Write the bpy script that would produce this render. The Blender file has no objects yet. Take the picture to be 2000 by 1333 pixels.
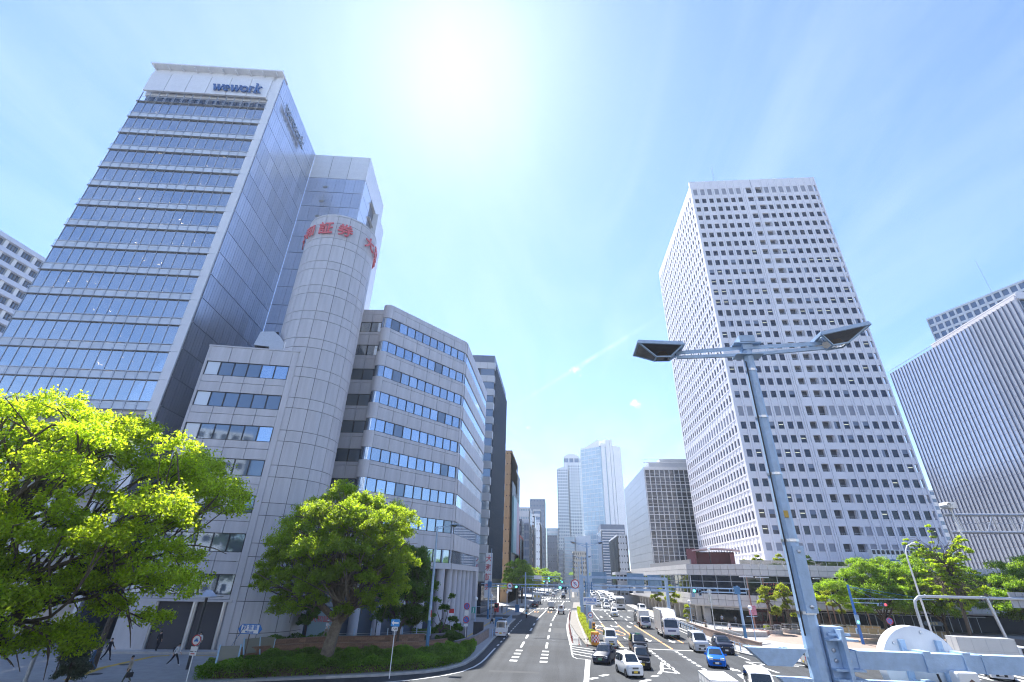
import bpy, bmesh, math, random
import numpy as np
from mathutils import Vector, Matrix
R = math.radians
rnd = random.Random(7)
S = bpy.context.scene
# ---------------------------------------------------------------- camera
EYE = Vector((0.0, 0.0, 7.4))
PITCH, ROLL, YAW, FPX = 0.4684696, 0.02422336, -0.10205942, 912.65
_r = Vector((math.cos(YAW), -math.sin(YAW), 0))
AX_F = Vector((math.sin(YAW) * math.cos(PITCH), math.cos(YAW) * math.cos(PITCH), math.sin(PITCH)))
_u = _r.cross(AX_F)
AX_R = _r * math.cos(ROLL) + _u * math.sin(ROLL)
AX_U = -_r * math.sin(ROLL) + _u * math.cos(ROLL)
cam = bpy.data.cameras.new('camera'); camo = bpy.data.objects.new('camera', cam); S.collection.objects.link(camo)
m3 = Matrix((AX_R, AX_U, -AX_F)).transposed()
camo.matrix_world = Matrix.Translation(EYE) @ m3.to_4x4()
cam.sensor_width = 36; cam.sensor_fit = 'HORIZONTAL'; cam.lens = 36 * FPX / 2000
cam.clip_start = 0.1; cam.clip_end = 9000
S.camera = camo
# ---------------------------------------------------------------- sky, sun, exposure
SUN_EL, SUN_AZ = R(58.0), R(-18.6)          # azimuth from +Y towards +X
SUN = Vector((math.sin(SUN_AZ) * math.cos(SUN_EL), math.cos(SUN_AZ) * math.cos(SUN_EL), math.sin(SUN_EL)))
W = bpy.data.worlds.new('World'); S.world = W; W.use_nodes = True
nt = W.node_tree; nt.nodes.clear()
wo = nt.nodes.new('ShaderNodeOutputWorld'); bg = nt.nodes.new('ShaderNodeBackground')
sky = nt.nodes.new('ShaderNodeTexSky'); sky.sky_type = 'NISHITA'; sky.sun_disc = False
sky.sun_elevation = SUN_EL; sky.sun_rotation = SUN_AZ
sky.air_density = 1.0; sky.dust_density = .25; sky.ozone_density = 4; sky.altitude = 40
bg.inputs['Strength'].default_value = 0.074
nt.links.new(bg.outputs[0], wo.inputs[0])
def wn(t, **k):
    n = nt.nodes.new(t)
    for a, b in k.items(): setattr(n, a, b)
    return n
# thin cirrus streaks high up: white cloud mixed into the sky by stretched noise on the view direction
tc = wn('ShaderNodeTexCoord'); sep = wn('ShaderNodeSeparateXYZ'); nt.links.new(tc.outputs['Generated'], sep.inputs[0])
def wmath(op, a, b=None, clamp=False):
    n = wn('ShaderNodeMath', operation=op, use_clamp=clamp)
    for i, x in enumerate((a, b)):
        if x is None: continue
        if isinstance(x, (int, float)): n.inputs[i].default_value = x
        else: nt.links.new(x, n.inputs[i])
    return n.outputs[0]
zc = wmath('MAXIMUM', sep.outputs[2], 0.06)
px_, py_ = wmath('DIVIDE', sep.outputs[0], zc), wmath('DIVIDE', sep.outputs[1], zc)
cb = wn('ShaderNodeCombineXYZ'); nt.links.new(px_, cb.inputs[0]); nt.links.new(py_, cb.inputs[1])
mp = wn('ShaderNodeMapping'); mp.inputs['Rotation'].default_value = (0, 0, R(-28)); mp.inputs['Scale'].default_value = (1.6, 0.42, 1)
nt.links.new(cb.outputs[0], mp.inputs[0])
nz = wn('ShaderNodeTexNoise'); nz.inputs['Scale'].default_value = 1.5; nz.inputs['Detail'].default_value = 7; nz.inputs['Roughness'].default_value = .58; nz.inputs['Distortion'].default_value = .8
nt.links.new(mp.outputs[0], nz.inputs['Vector'])
rp = wn('ShaderNodeMapRange'); rp.inputs[1].default_value = .42; rp.inputs[2].default_value = .86; rp.inputs[3].default_value = 0; rp.inputs[4].default_value = .17
nt.links.new(nz.outputs[0], rp.inputs[0])
fade = wmath('MULTIPLY', rp.outputs[0], wmath('MULTIPLY', sep.outputs[2], 6.0, True))
mx = wn('ShaderNodeMix', data_type='RGBA'); nt.links.new(fade, mx.inputs[0])
tint = wn('ShaderNodeMix', data_type='RGBA', blend_type='MULTIPLY'); tint.inputs[0].default_value = 1; nt.links.new(sky.outputs[0], tint.inputs[6]); tint.inputs[7].default_value = (.77, .84, .99, 1)
nt.links.new(tint.outputs[2], mx.inputs[6]); mx.inputs[7].default_value = (5.0, 5.5, 6.0, 1)

# a few small cumulus puffs low over the avenue and one old vapour trail, both fixed directions of the sky
def wvec(op, a, b):
    n = wn('ShaderNodeVectorMath', operation=op)
    for i, x in enumerate((a, b)):
        if isinstance(x, (tuple, Vector)): n.inputs[i].default_value = tuple(x)
        else: nt.links.new(x, n.inputs[i])
    return n.outputs['Value'] if op in ('DOT_PRODUCT', 'DISTANCE') else n.outputs[0]
def sdir(px, py): return (AX_F + AX_R * ((px - 1000) / FPX) + AX_U * ((666.5 - py) / FPX)).normalized()
pn = wn('ShaderNodeTexNoise'); pn.inputs['Scale'].default_value = 52; pn.inputs['Detail'].default_value = 6; pn.inputs['Roughness'].default_value = .62; nt.links.new(tc.outputs['Generated'], pn.inputs['Vector'])
cov = None
for px, py, r in ((1128, 722, .052), (1238, 790, .044), (1030, 836, .016)):
    dd = wvec('DISTANCE', wvec('MULTIPLY', tc.outputs['Generated'], (1, 1, 1.7)), Vector(sdir(px, py)) * Vector((1, 1, 1.7)) if False else tuple(a * b for a, b in zip(sdir(px, py), (1, 1, 1.7))))
    c_ = wmath('MULTIPLY', wmath('SUBTRACT', wmath('ADD', wmath('MULTIPLY', dd, -1.0 / r), 1.0), wmath('MULTIPLY', wmath('SUBTRACT', 1.0, pn.outputs[0]), 1.62)), 2.6 if r > .02 else 1.2)
    c_ = wmath('MAXIMUM', wmath('ADD', c_, .35), 0.0, True); cov = c_ if cov is None else wmath('MAXIMUM', cov, c_)
A_, B_ = sdir(1010, 790), sdir(1300, 612); n_ = A_.cross(B_).normalized(); mid = (A_ + B_).normalized()
tr = wmath('MULTIPLY', wmath('SUBTRACT', 1.0, wmath('MULTIPLY', wmath('ABSOLUTE', wvec('DOT_PRODUCT', tc.outputs['Generated'], tuple(n_))), 160.0), True), wmath('SUBTRACT', 1.0, wmath('MULTIPLY', wvec('DISTANCE', tc.outputs['Generated'], tuple(mid)), 5.2), True))
cov = wmath('MAXIMUM', cov, wmath('MULTIPLY', tr, wmath('MULTIPLY', wmath('SUBTRACT', pn.outputs[0], .22), 1.0)))
mx2 = wn('ShaderNodeMix', data_type='RGBA'); nt.links.new(wmath('MULTIPLY', cov, .62), mx2.inputs[0]); nt.links.new(mx.outputs[2], mx2.inputs[6]); mx2.inputs[7].default_value = (5.9, 6.7, 7.2, 1)
nt.links.new(mx2.outputs[2], bg.inputs[0])
sl = bpy.data.lights.new('sun', 'SUN'); sl.energy = 3.3; sl.angle = R(.53); sl.color = (1, .965, .91)
so = bpy.data.objects.new('sun', sl); S.collection.objects.link(so); so.location = (0, 0, 300); so.rotation_euler = SUN.to_track_quat('Z', 'Y').to_euler()
V = S.view_settings; V.view_transform = 'Standard'; V.look = 'None'; V.gamma = 1; V.use_curve_mapping = False; V.exposure = 2.02
S.cycles.max_bounces = 8; S.cycles.diffuse_bounces = 6; S.cycles.glossy_bounces = 3; S.cycles.transmission_bounces = 4
S.cycles.transparent_max_bounces = 12; S.cycles.volume_bounces = 0; S.cycles.sample_clamp_indirect = 6; S.cycles.sample_clamp_direct = 0
S.cycles.caustics_reflective = False; S.cycles.caustics_refractive = False
S.cycles.use_denoising = True; S.cycles.filter_width = 1.15

# ---------------------------------------------------------------- helpers
def ray(px, py):
    return AX_F + AX_R * ((px - 1000) / FPX) + AX_U * ((666.5 - py) / FPX)
def G(px, py, z=0.0):
    """ground survey: point of the plane Z=z seen at a photo pixel"""
    d = ray(px, py); t = (z - EYE.z) / d.z
    return Vector((d.x * t, d.y * t, z))
def wloc(o):
    v = Vector((0, 0, 0))
    while o is not None: v = v + o.location; o = o.parent
    return v
def setp(o, label=None, cat=None, group=None, kind=None):
    if label: o['label'] = label
    if cat: o['category'] = cat
    if group: o['group'] = group
    if kind: o['kind'] = kind
    return o
def thing(name, label, cat, loc=(0, 0, 0), rz=0.0, group=None):
    o = bpy.data.objects.new(name, None); S.collection.objects.link(o)
    o.location = loc; o.rotation_euler = (0, 0, rz); o.empty_display_size = .3
    return setp(o, label, cat, group)
def frame(O, U, N=None):
    """facade frame: (u along the wall, d outward, v up)"""
    O = Vector(O); U = Vector((U[0], U[1], 0)).normalized(); N = Vector((N[0], N[1], 0)).normalized() if N else Vector((U.y, -U.x, 0))
    return lambda u, d, v: (O.x + U.x * u + N.x * d, O.y + U.y * u + N.y * d, O.z + v)
class MB:
    def __init__(s, T=None): s.v = []; s.f = []; s.m = []; s.T = T
    def add(s, vs, fs, m=0):
        n = len(s.v)
        s.v += [s.T(*p) for p in vs] if s.T else [tuple(p) for p in vs]
        s.f += [tuple(i + n for i in f) for f in fs]; s.m += [m] * len(fs); return s
    def box(s, a0, a1, b0, b1, c0, c1, m=0, skip=()):
        vs = [(a0, b0, c0), (a1, b0, c0), (a1, b1, c0), (a0, b1, c0), (a0, b0, c1), (a1, b0, c1), (a1, b1, c1), (a0, b1, c1)]
        fs = [(0, 3, 2, 1), (4, 5, 6, 7), (0, 1, 5, 4), (1, 2, 6, 5), (2, 3, 7, 6), (3, 0, 4, 7)]
        return s.add(vs, [f for i, f in enumerate(fs) if i not in skip], m)
    def quad(s, *p, m=0): return s.add(p, [tuple(range(len(p)))], m)
    def prism(s, pts, z0, z1, m=0, mtop=None, cap=True):
        n = len(pts); vs = [(p[0], p[1], z0) for p in pts] + [(p[0], p[1], z1) for p in pts]
        s.add(vs, [(i, (i + 1) % n, n + (i + 1) % n, n + i) for i in range(n)], m)
        if cap:
            s.add(vs, [tuple(range(n, 2 * n))], m if mtop is None else mtop); s.add(vs, [tuple(range(n - 1, -1, -1))], m)
        return s
    def tube(s, path, r, n=8, m=0, cap=True, sq=False):
        """round (or square) bar along a list of points; r a number or one per point"""
        P = [Vector(p) for p in path]; rs = r if isinstance(r, (list, tuple)) else [r] * len(P); rings = []
        up = None
        for i, p in enumerate(P):
            t = (P[min(i + 1, len(P) - 1)] - P[max(i - 1, 0)]).normalized()
            if up is None: up = Vector((0, 0, 1)) if abs(t.z) < .95 else Vector((0, 1, 0))
            a = t.cross(up).normalized(); b = a.cross(t).normalized(); up = b
            o = math.pi / n if sq else 0
            rings.append([p + (a * math.cos(o + 2 * math.pi * k / n) + b * math.sin(o + 2 * math.pi * k / n)) * rs[i] for k in range(n)])
        vs = [q for ring in rings for q in ring]; fs = []
        for i in range(len(P) - 1):
            for k in range(n): fs.append((i * n + k, i * n + (k + 1) % n, (i + 1) * n + (k + 1) % n, (i + 1) * n + k))
        if cap: fs.append(tuple(range(n - 1, -1, -1))); fs.append(tuple(range((len(P) - 1) * n, len(P) * n)))
        return s.add(vs, fs, m)
    def bar(s, p, q, w, h=None, m=0):
        """rectangular bar from p to q, w across, h in height"""
        p, q = Vector(p), Vector(q); h = h or w; t = (q - p).normalized()
        a = t.cross(Vector((0, 0, 1)));  a = a.normalized() if a.length > 1e-4 else Vector((1, 0, 0)); b = a.cross(t).normalized()
        vs = [c + a * (sa * w / 2) + b * (sb * h / 2) for c in (p, q) for sa, sb in ((-1, -1), (1, -1), (1, 1), (-1, 1))]
        return s.add(vs, [(3, 2, 1, 0), (4, 5, 6, 7), (0, 1, 5, 4), (1, 2, 6, 5), (2, 3, 7, 6), (3, 0, 4, 7)], m)
    def lathe(s, prof, c=(0, 0, 0), n=16, m=0, axis='z'):
        vs = []; k = len(prof)
        for i in range(n):
            a = 2 * math.pi * i / n
            for r, z in prof:
                x, y = r * math.cos(a), r * math.sin(a)
                vs.append((c[0] + x, c[1] + y, c[2] + z) if axis == 'z' else ((c[0] + x, c[1] + z, c[2] + y) if axis == 'y' else (c[0] + z, c[1] + x, c[2] + y)))
        fs = [(i * k + j, ((i + 1) % n) * k + j, ((i + 1) % n) * k + j + 1, i * k + j + 1) for i in range(n) for j in range(k - 1)]
        return s.add(vs, fs, m)
    def disc(s, c, r, ax='y', n=20, m=0, r0=0.0):
        pts = []
        for i in range(n):
            a = 2 * math.pi * i / n; x, z = math.cos(a), math.sin(a)
            f = (lambda q: (c[0] + x * q, c[1], c[2] + z * q)) if ax == 'y' else ((lambda q: (c[0], c[1] + x * q, c[2] + z * q)) if ax == 'x' else (lambda q: (c[0] + x * q, c[1] + z * q, c[2])))
            pts.append((f(r), f(r0)))
        if r0: return s.add([p for q in pts for p in q], [(2 * i, 2 * ((i + 1) % n), 2 * ((i + 1) % n) + 1, 2 * i + 1) for i in range(n)], m)
        return s.add([p[0] for p in pts], [tuple(range(n))], m)
    def mesh(s, name, mats, smooth=False, off=(0, 0, 0)):
        me = bpy.data.meshes.new(name)
        me.from_pydata([(p[0] - off[0], p[1] - off[1], p[2] - off[2]) for p in s.v], [], s.f)
        mats = mats if isinstance(mats, (list, tuple)) else [mats]
        for k in mats: me.materials.append(k)
        if len(mats) > 1: me.polygons.foreach_set('material_index', s.m)
        if smooth:
            me.polygons.foreach_set('use_smooth', [True] * len(me.polygons))
            try: me.set_sharp_from_angle(angle=R(40))
            except Exception: pass
        me.update(); return me
    def build(s, name, mats, parent=None, smooth=False, world=True, kind=None):
        """link as ONE object; with world=True the vertices are world coordinates"""
        off = wloc(parent) if (parent is not None and world) else (0, 0, 0)
        return link(name, s.mesh(name, mats, smooth, off), parent, kind=kind)
def link(name, me, parent=None, loc=None, rz=0.0, kind=None):
    o = bpy.data.objects.new(name, me); S.collection.objects.link(o)
    if parent is not None: o.parent = parent
    if loc is not None: o.location = loc
    if rz: o.rotation_euler = (0, 0, rz)
    if kind: o['kind'] = kind
    return o
FLIPPED = set()
def inst(name, me, parent, wl, rz=0.0, flip=True):
    if flip and me.name not in FLIPPED:      # facade pieces are drawn with y = outward depth
        for v in me.vertices: v.co.y = -v.co.y
        me.flip_normals(); FLIPPED.add(me.name)
    return link(name, me, parent, Vector(wl) - wloc(parent), rz)
def copy_tree(o, parent=None):
    c = o.copy(); S.collection.objects.link(c); c.parent = parent
    for ch in [x for x in bpy.data.objects if x.parent == o]: copy_tree(ch, c)
    return c
def dup(o, loc, rz, label, group=None):
    c = copy_tree(o); c.location = loc; c.rotation_euler = (0, 0, rz); c['label'] = label
    if group: c['group'] = group
    return c
# ---------------------------------------------------------------- materials
MATS = {}
def mat(name, col, rough=.6, metal=0.0, spec=.5, vary=0.0, nscale=3.0, bump=0.0, bscale=20.0, ior=None, rand=0.0, coat=0.0, emit=0.0, streak=False, alpha=None):
    if name in MATS: return MATS[name]
    m = bpy.data.materials.new(name); m.use_nodes = True; t = m.node_tree; b = t.nodes['Principled BSDF']; N = t.nodes.new; L = t.links.new
    b.inputs['Base Color'].default_value = (*col, 1); b.inputs['Roughness'].default_value = rough; b.inputs['Metallic'].default_value = metal
    b.inputs['Specular IOR Level'].default_value = spec; b.inputs['Coat Weight'].default_value = coat
    if ior: b.inputs['IOR'].default_value = ior
    if emit: b.inputs['Emission Color'].default_value = (*col, 1); b.inputs['Emission Strength'].default_value = emit
    if vary or bump or rand:
        co = N('ShaderNodeTexCoord'); vec = co.outputs['Object']
    fac = None
    if vary:
        if streak:
            mp = N('ShaderNodeMapping'); mp.inputs['Scale'].default_value = (1, 1, .12); L(vec, mp.inputs[0]); v2 = mp.outputs[0]
        else: v2 = vec
        n = N('ShaderNodeTexNoise'); n.inputs['Scale'].default_value = nscale; n.inputs['Detail'].default_value = 6; n.inputs['Roughness'].default_value = .62; L(v2, n.inputs['Vector'])
        r = N('ShaderNodeMapRange'); r.inputs[1].default_value = .3; r.inputs[2].default_value = .7; r.inputs[3].default_value = 1 - vary; r.inputs[4].default_value = 1 + vary; L(n.outputs[0], r.inputs[0]); fac = r.outputs[0]
    if rand:
        oi = N('ShaderNodeObjectInfo'); r2 = N('ShaderNodeMapRange'); r2.inputs[3].default_value = 1 - rand; r2.inputs[4].default_value = 1 + rand; L(oi.outputs['Random'], r2.inputs[0])
        if fac is None: fac = r2.outputs[0]
        else:
            mm = N('ShaderNodeMath'); mm.operation = 'MULTIPLY'; L(fac, mm.inputs[0]); L(r2.outputs[0], mm.inputs[1]); fac = mm.outputs[0]
    if fac is not None:
        vm = N('ShaderNodeVectorMath'); vm.operation = 'SCALE'; vm.inputs[0].default_value = col; L(fac, vm.inputs['Scale']); L(vm.outputs[0], b.inputs['Base Color'])
    if bump:
        n = N('ShaderNodeTexNoise'); n.inputs['Scale'].default_value = bscale; n.inputs['Detail'].default_value = 3; L(vec, n.inputs['Vector'])
        bp = N('ShaderNodeBump'); bp.inputs['Strength'].default_value = bump; bp.inputs['Distance'].default_value = .05; L(n.outputs[0], bp.inputs['Height']); L(bp.outputs[0], b.inputs['Normal'])
    MATS[name] = m; return m
def glass_mat(name, tint, refl=.12, rough=.02):
    """thin clear pane: see-through with a Fresnel reflection"""
    m = bpy.data.materials.new(name); m.use_nodes = True; t = m.node_tree; t.nodes.clear(); N = t.nodes.new; L = t.links.new
    o = N('ShaderNodeOutputMaterial'); mx = N('ShaderNodeMixShader'); tr = N('ShaderNodeBsdfTransparent'); gl = N('ShaderNodeBsdfGlossy'); lw = N('ShaderNodeLayerWeight')
    tr.inputs[0].default_value = (*tint, 1); gl.inputs[0].default_value = (.95, .97, 1, 1); gl.inputs['Roughness'].default_value = rough
    lw.inputs[0].default_value = .35; r = N('ShaderNodeMapRange'); r.inputs[3].default_value = refl; r.inputs[4].default_value = .95; L(lw.outputs['Fresnel'], r.inputs[0])
    L(r.outputs[0], mx.inputs[0]); L(tr.outputs[0], mx.inputs[1]); L(gl.outputs[0], mx.inputs[2]); L(mx.outputs[0], o.inputs[0]); MATS[name] = m; return m
def leaf_mat(name, col, trans, tmix=.5):
    m = bpy.data.materials.new(name); m.use_nodes = True; t = m.node_tree; t.nodes.clear(); N = t.nodes.new; L = t.links.new
    o = N('ShaderNodeOutputMaterial'); at = N('ShaderNodeAttribute'); at.attribute_name = 'tone'
    d = N('ShaderNodeBsdfPrincipled'); d.inputs['Roughness'].default_value = .5; d.inputs['Specular IOR Level'].default_value = .3
    tl = N('ShaderNodeBsdfTranslucent'); mx = N('ShaderNodeMixShader'); mx.inputs[0].default_value = tmix
    for c, sock in ((col, d.inputs['Base Color']), (trans, tl.inputs[0])):
        vm = N('ShaderNodeVectorMath'); vm.operation = 'SCALE'; vm.inputs[0].default_value = c; L(at.outputs['Fac'], vm.inputs['Scale']); L(vm.outputs[0], sock)
    L(d.outputs[0], mx.inputs[1]); L(tl.outputs[0], mx.inputs[2]); L(mx.outputs[0], o.inputs[0]); MATS[name] = m; return m
# ---------------------------------------------------------------- common materials
ASPH = mat('asphalt', (.036, .0395, .044), .85, vary=.14, nscale=.35, bump=.35, bscale=60, spec=.3)
def worn(m):
    # lane-long wear streaks, darker repair patches and speckle on the asphalt
    t = m.node_tree; N = t.nodes.new; L = t.links.new; b = t.nodes['Principled BSDF']; src = b.inputs['Base Color'].links[0].from_socket; co = N('ShaderNodeTexCoord'); fac = None
    for sc, s3, lo, hi, det in ((1.0, (1.1, .035, 1), .80, 1.22, 3), (1.0, (.16, .09, 1), .82, 1.16, 1), (9.0, (1, 1, 1), .86, 1.16, 4)):
        mp = N('ShaderNodeMapping'); mp.inputs['Scale'].default_value = s3; L(co.outputs['Object'], mp.inputs[0]); n = N('ShaderNodeTexNoise'); n.inputs['Scale'].default_value = sc; n.inputs['Detail'].default_value = det; L(mp.outputs[0], n.inputs['Vector'])
        r = N('ShaderNodeMapRange'); r.inputs[1].default_value = .35; r.inputs[2].default_value = .65; r.inputs[3].default_value = lo; r.inputs[4].default_value = hi; L(n.outputs[0], r.inputs[0])
        if fac is None: fac = r.outputs[0]
        else: q = N('ShaderNodeMath'); q.operation = 'MULTIPLY'; L(fac, q.inputs[0]); L(r.outputs[0], q.inputs[1]); fac = q.outputs[0]
    v = N('ShaderNodeVectorMath'); v.operation = 'SCALE'; L(src, v.inputs[0]); L(fac, v.inputs['Scale']); L(v.outputs[0], b.inputs['Base Color'])
worn(ASPH)
WHITE_LINE = mat('road_paint_white', (.60, .60, .58), .7, vary=.14, nscale=5)
ORANGE_LINE = mat('road_paint_orange', (.68, .30, .10), .7, vary=.12, nscale=5)
PAVE = mat('pavement_tile', (.30, .30, .30), .8, vary=.12, nscale=1.5, bump=.2, bscale=25)
PAVE_PALE = mat('pavement_pale', (.28, .275, .265), .8, vary=.10, nscale=1.2, bump=.2, bscale=25)
PLAZA = mat('plaza_brick', (.26, .19, .155), .8, vary=.16, nscale=1.8, bump=.3, bscale=18)
KERB = mat('kerb_stone', (.38, .38, .37), .75, vary=.15, nscale=2)
TACT = mat('tactile_yellow', (.52, .34, .05), .7, vary=.12, nscale=4)
SOIL = mat('soil', (.10, .075, .05), .95, vary=.3, nscale=3)
BRICK = mat('wall_brick', (.25, .15, .10), .85, vary=.25, nscale=6, bump=.4, bscale=30, rand=.2)
BLUEPOLE = mat('pole_blue_grey', (.35, .48, .64), .42, vary=.13, nscale=7, spec=.5, bump=.10, bscale=35)
DKBLUE = mat('pole_dark_blue', (.05, .17, .33), .45, vary=.08, nscale=3)
WHITEP = mat('white_paint', (.78, .78, .76), .45)
GALV = mat('galvanised_steel', (.45, .47, .50), .4, metal=.6, vary=.08, nscale=6)
STEEL = mat('stainless_rail', (.55, .57, .60), .3, metal=.9)
BLACK = mat('black_paint', (.015, .015, .018), .4)
REDP = mat('red_paint', (.55, .03, .04), .5)
SIGNBLUE = mat('sign_blue', (.03, .18, .55), .45)
SIGNWHITE = mat('sign_white', (.82, .82, .82), .45)
ORANGEP = mat('orange_plastic', (.75, .30, .03), .5)
CONC = mat('concrete', (.42, .41, .40), .8, vary=.12, nscale=1.5, bump=.2, bscale=15)
GRLAMP = mat('signal_green_lit', (.12, 1.0, .62), .4, emit=1.3)
RDLAMP = mat('signal_red_lit', (1.0, .05, .05), .4, emit=1.2)
# ---------------------------------------------------------------- ground, roads, pavements
b = MB(); b.quad((-900, -300, -.03), (900, -300, -.03), (900, 1300, -.03), (-900, 1300, -.03)); b.build('ground', CONC, kind='structure')
b = MB(); b.quad((-300, -60, 0), (300, -60, 0), (300, 108, 0), (-300, 108, 0))
b.quad((-300, 108, 0), (30, 108, 0), (30, 800, 0), (-20, 800, 0), (-20, 117, 0), (-300, 117, 0)); b.build('road', ASPH, kind='structure')
def slab(name, pts, m, h=.13, edge=True, z0=-.02):
    b = MB(); b.prism(pts, z0, h, 0); o = b.build(name, [m], kind='structure')
    if edge:   # kerb stones a touch proud of the slab, one by one, along the listed edge
        pass
    return o
LK = [(-9.0, 107.3), (-9.0, 72), (-8.75, 62), (-8.75, 56), (-9.1, 52), (-10.0, 49.3), (-11.6, 47.2), (-14.5, 45.2), (-18.5, 43.2), (-24, 40.5), (-32, 34), (-40, 25)]
slab('pavement', LK + [(-130, 25), (-130, 107.3), (-10.2, 107.8)], PAVE)
slab('pavement', [(-130, 117), (-11.2, 117), (-9.6, 118.5), (-9.1, 121), (-9.1, 143), (-11, 146), (-130, 146)], PAVE)
slab('pavement', [(-130, 152), (-11, 152), (-9.3, 155), (-9.3, 196), (-10, 205), (-130, 205)], PAVE)
slab('pavement', [(-130, 232), (-11, 232), (-9.0, 237), (-3, 600), (-130, 600)], PAVE)
RK = [(23.3, 235), (21.6, 171), (20.8, 140), (20.6, 100), (20.6, 71), (20.9, 68), (21.8, 65), (23.3, 62.8), (25.6, 61.4), (29, 60.8), (36, 60.6), (75, 61)]
slab('pavement', RK + [(140, 62), (140, 235)], PAVE_PALE)
slab('pavement', [(24.5, 262), (140, 262), (140, 600), (33, 600)], PAVE_PALE)
b = MB(); b.quad((29.2, 83.5, .134), (31.5, 78.6, .134), (36, 76.8, .134), (60, 76.2, .134), (75, 78, .134), (75, 107, .134), (36, 107, .134), (31.5, 101, .134), (33.5, 92, .134), (31.6, 87, .134)); b.build('plaza_paving', PLAZA, kind='structure')
# kerb stones, one object per stone where they are big enough to tell apart
kroot = thing('kerb', 'row of pale kerb stones along the left edge of the avenue', 'kerb', (-9, 70, 0))
def kerb_run(root, pts, L=1.0, sgn=1):
    P = [Vector((p[0], p[1], 0)) for p in pts]
    me = MB(); me.box(.01, L - .01, -.11, .07, 0, .155); mesh = me.mesh('kerb_stone', KERB)
    for i in range(len(P) - 1):
        d = P[i + 1] - P[i]; n = max(1, round(d.length / L)); a = math.atan2(d.y, d.x)
        for k in range(n):
            o = inst('kerb_stone', mesh, root, P[i] + d * (k / n), a, False); o.scale = (d.length / n / L, 1, 1)
kerb_run(kroot, LK[:9])
kr2 = thing('kerb', 'row of pale kerb stones along the right edge of the avenue', 'kerb', (20.6, 80, 0))
kerb_run(kr2, list(reversed(RK[3:11])), 1.4)
# painted markings, thin sheets 4-8 mm above the asphalt
Z1 = .006
mw = MB(); mo = MB()
def strip(b, p, q, w, z=Z1, m=0):
    p, q = Vector((p[0], p[1], 0)), Vector((q[0], q[1], 0)); d = (q - p).normalized(); n = Vector((-d.y, d.x, 0)) * (w / 2)
    b.quad(*[(c.x, c.y, z) for c in (p - n, q - n, q + n, p + n)], m=m)
def pline(b, pts, w, z=Z1):
    P = [Vector((p[0], p[1], 0)) for p in pts]; L_, R_ = [], []
    for i, p in enumerate(P):
        d = (P[min(i + 1, len(P) - 1)] - P[max(i - 1, 0)]).normalized(); n = Vector((-d.y, d.x, 0)) * (w / 2); L_.append(p + n); R_.append(p - n)
    for i in range(len(P) - 1): b.quad(*[(c.x, c.y, z) for c in (R_[i], R_[i + 1], L_[i + 1], L_[i])])
def dashes(b, x, y0, y1, ln, gap, w, x1=None):
    y = y0
    while y < y1:
        f = lambda yy: x if x1 is None else x + (x1 - x) * (yy - y0) / (y1 - y0)
        strip(b, (f(y), y), (f(y + ln), y + ln), w); y += ln + gap
pline(mw, [(-7.7, 64.5), (-7.7, 56), (-7.78, 53.6), (-8.05, 51.2), (-8.7, 48.6), (-9.9, 46.4), (-11.8, 44.2), (-15, 41.8), (-22, 37.5)], .2)
dashes(mw, -7.7, 66.5, 108, 1.6, 1.9, .2)
dashes(mw, -7.6, 118, 140, 1.6, 1.9, .2, -6.7)
for x in (-4.8, -1.8):
    for y in (55.4, 57.8, 60.3, 62.8): strip(mw, (x, y), (x, y + .95), .75)
    for y0, y1 in ((66, 71.5), (75.5, 80), (85.8, 90.5), (95.5, 100.2)): strip(mw, (x, y0), (x, y1), .28)
for x0, x1 in ((-4.75, -3.75), (-1.65, -.7)):
    strip(mw, (x0, 107), (x1, 140), .25)
dashes(mw, -3.6, 152, 196, 5, 5, .25, -1.6); strip(mw, (-.4, 152), (1.3, 195), .25)
dashes(mw, -.5, 236, 560, 5, 5, .25, 8); dashes(mw, -4, 236, 560, 5, 5, .25, 4)
# crossings over the avenue
def zebra(y0, y1, x0, x1, pitch=.95, w=.48, sk=0.0):
    x = x0
    while x < x1: mw.quad((x, y0, Z1), (x + w, y0, Z1), (x + w + sk, y1, Z1), (x + sk, y1, Z1)); x += pitch
zebra(145, 149.5, -8.6, 2.6, 1.05, .5, .5); zebra(147.3, 151, 8.2, 20.5, 1.25, .6, -1.2)
zebra(195, 200, -9, 3.2, 1.0, .5); zebra(224, 230, -9, 4, 1.1, .55); zebra(208, 222, -10.5, -8.6, .9, .4)
for k in range(9): strip(mw, (-9.6 - 0, 206 + k * 1.9), (-4.2, 206.9 + k * 1.9), .7)
strip(mw, (-8.8, 141.6), (2.2, 142.6), .3); strip(mw, (8.4, 153.5), (21, 153), .35)
# median edge line, hatch and the pointed hatched nose
pline(mw, [(1.2, 69.6), (1.05, 84), (1.1, 96), (1.5, 112), (2.1, 130), (2.5, 141)], .28)
pline(mw, [(1.2, 69.6), (1.15, 64), (1.2, 60), (1.6, 58.9), (2.7, 58.5)], .14)
for k in range(40):
    y = 70.3 + k * 1.05; xl = 1.35; xr = 2.55 - max(0, (y - 80) / 45)
    if xr > xl + .2: strip(mw, (xl, y), (xr, y + .12), .27)
for k, (xa, ya, xb, yb) in enumerate(((1.25, 68.6, 4.3, 66.2), (1.25, 66.6, 3.9, 64.2), (1.25, 64.6, 3.6, 62.2), (1.25, 62.4, 3.2, 60.2))): strip(mw, (xa, ya), (xb, yb), .26)
mw.quad((1.7, 46.0, Z1), (2.12, 46.0, Z1), (2.95, 58.3, Z1), (2.45, 58.3, Z1))
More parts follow.
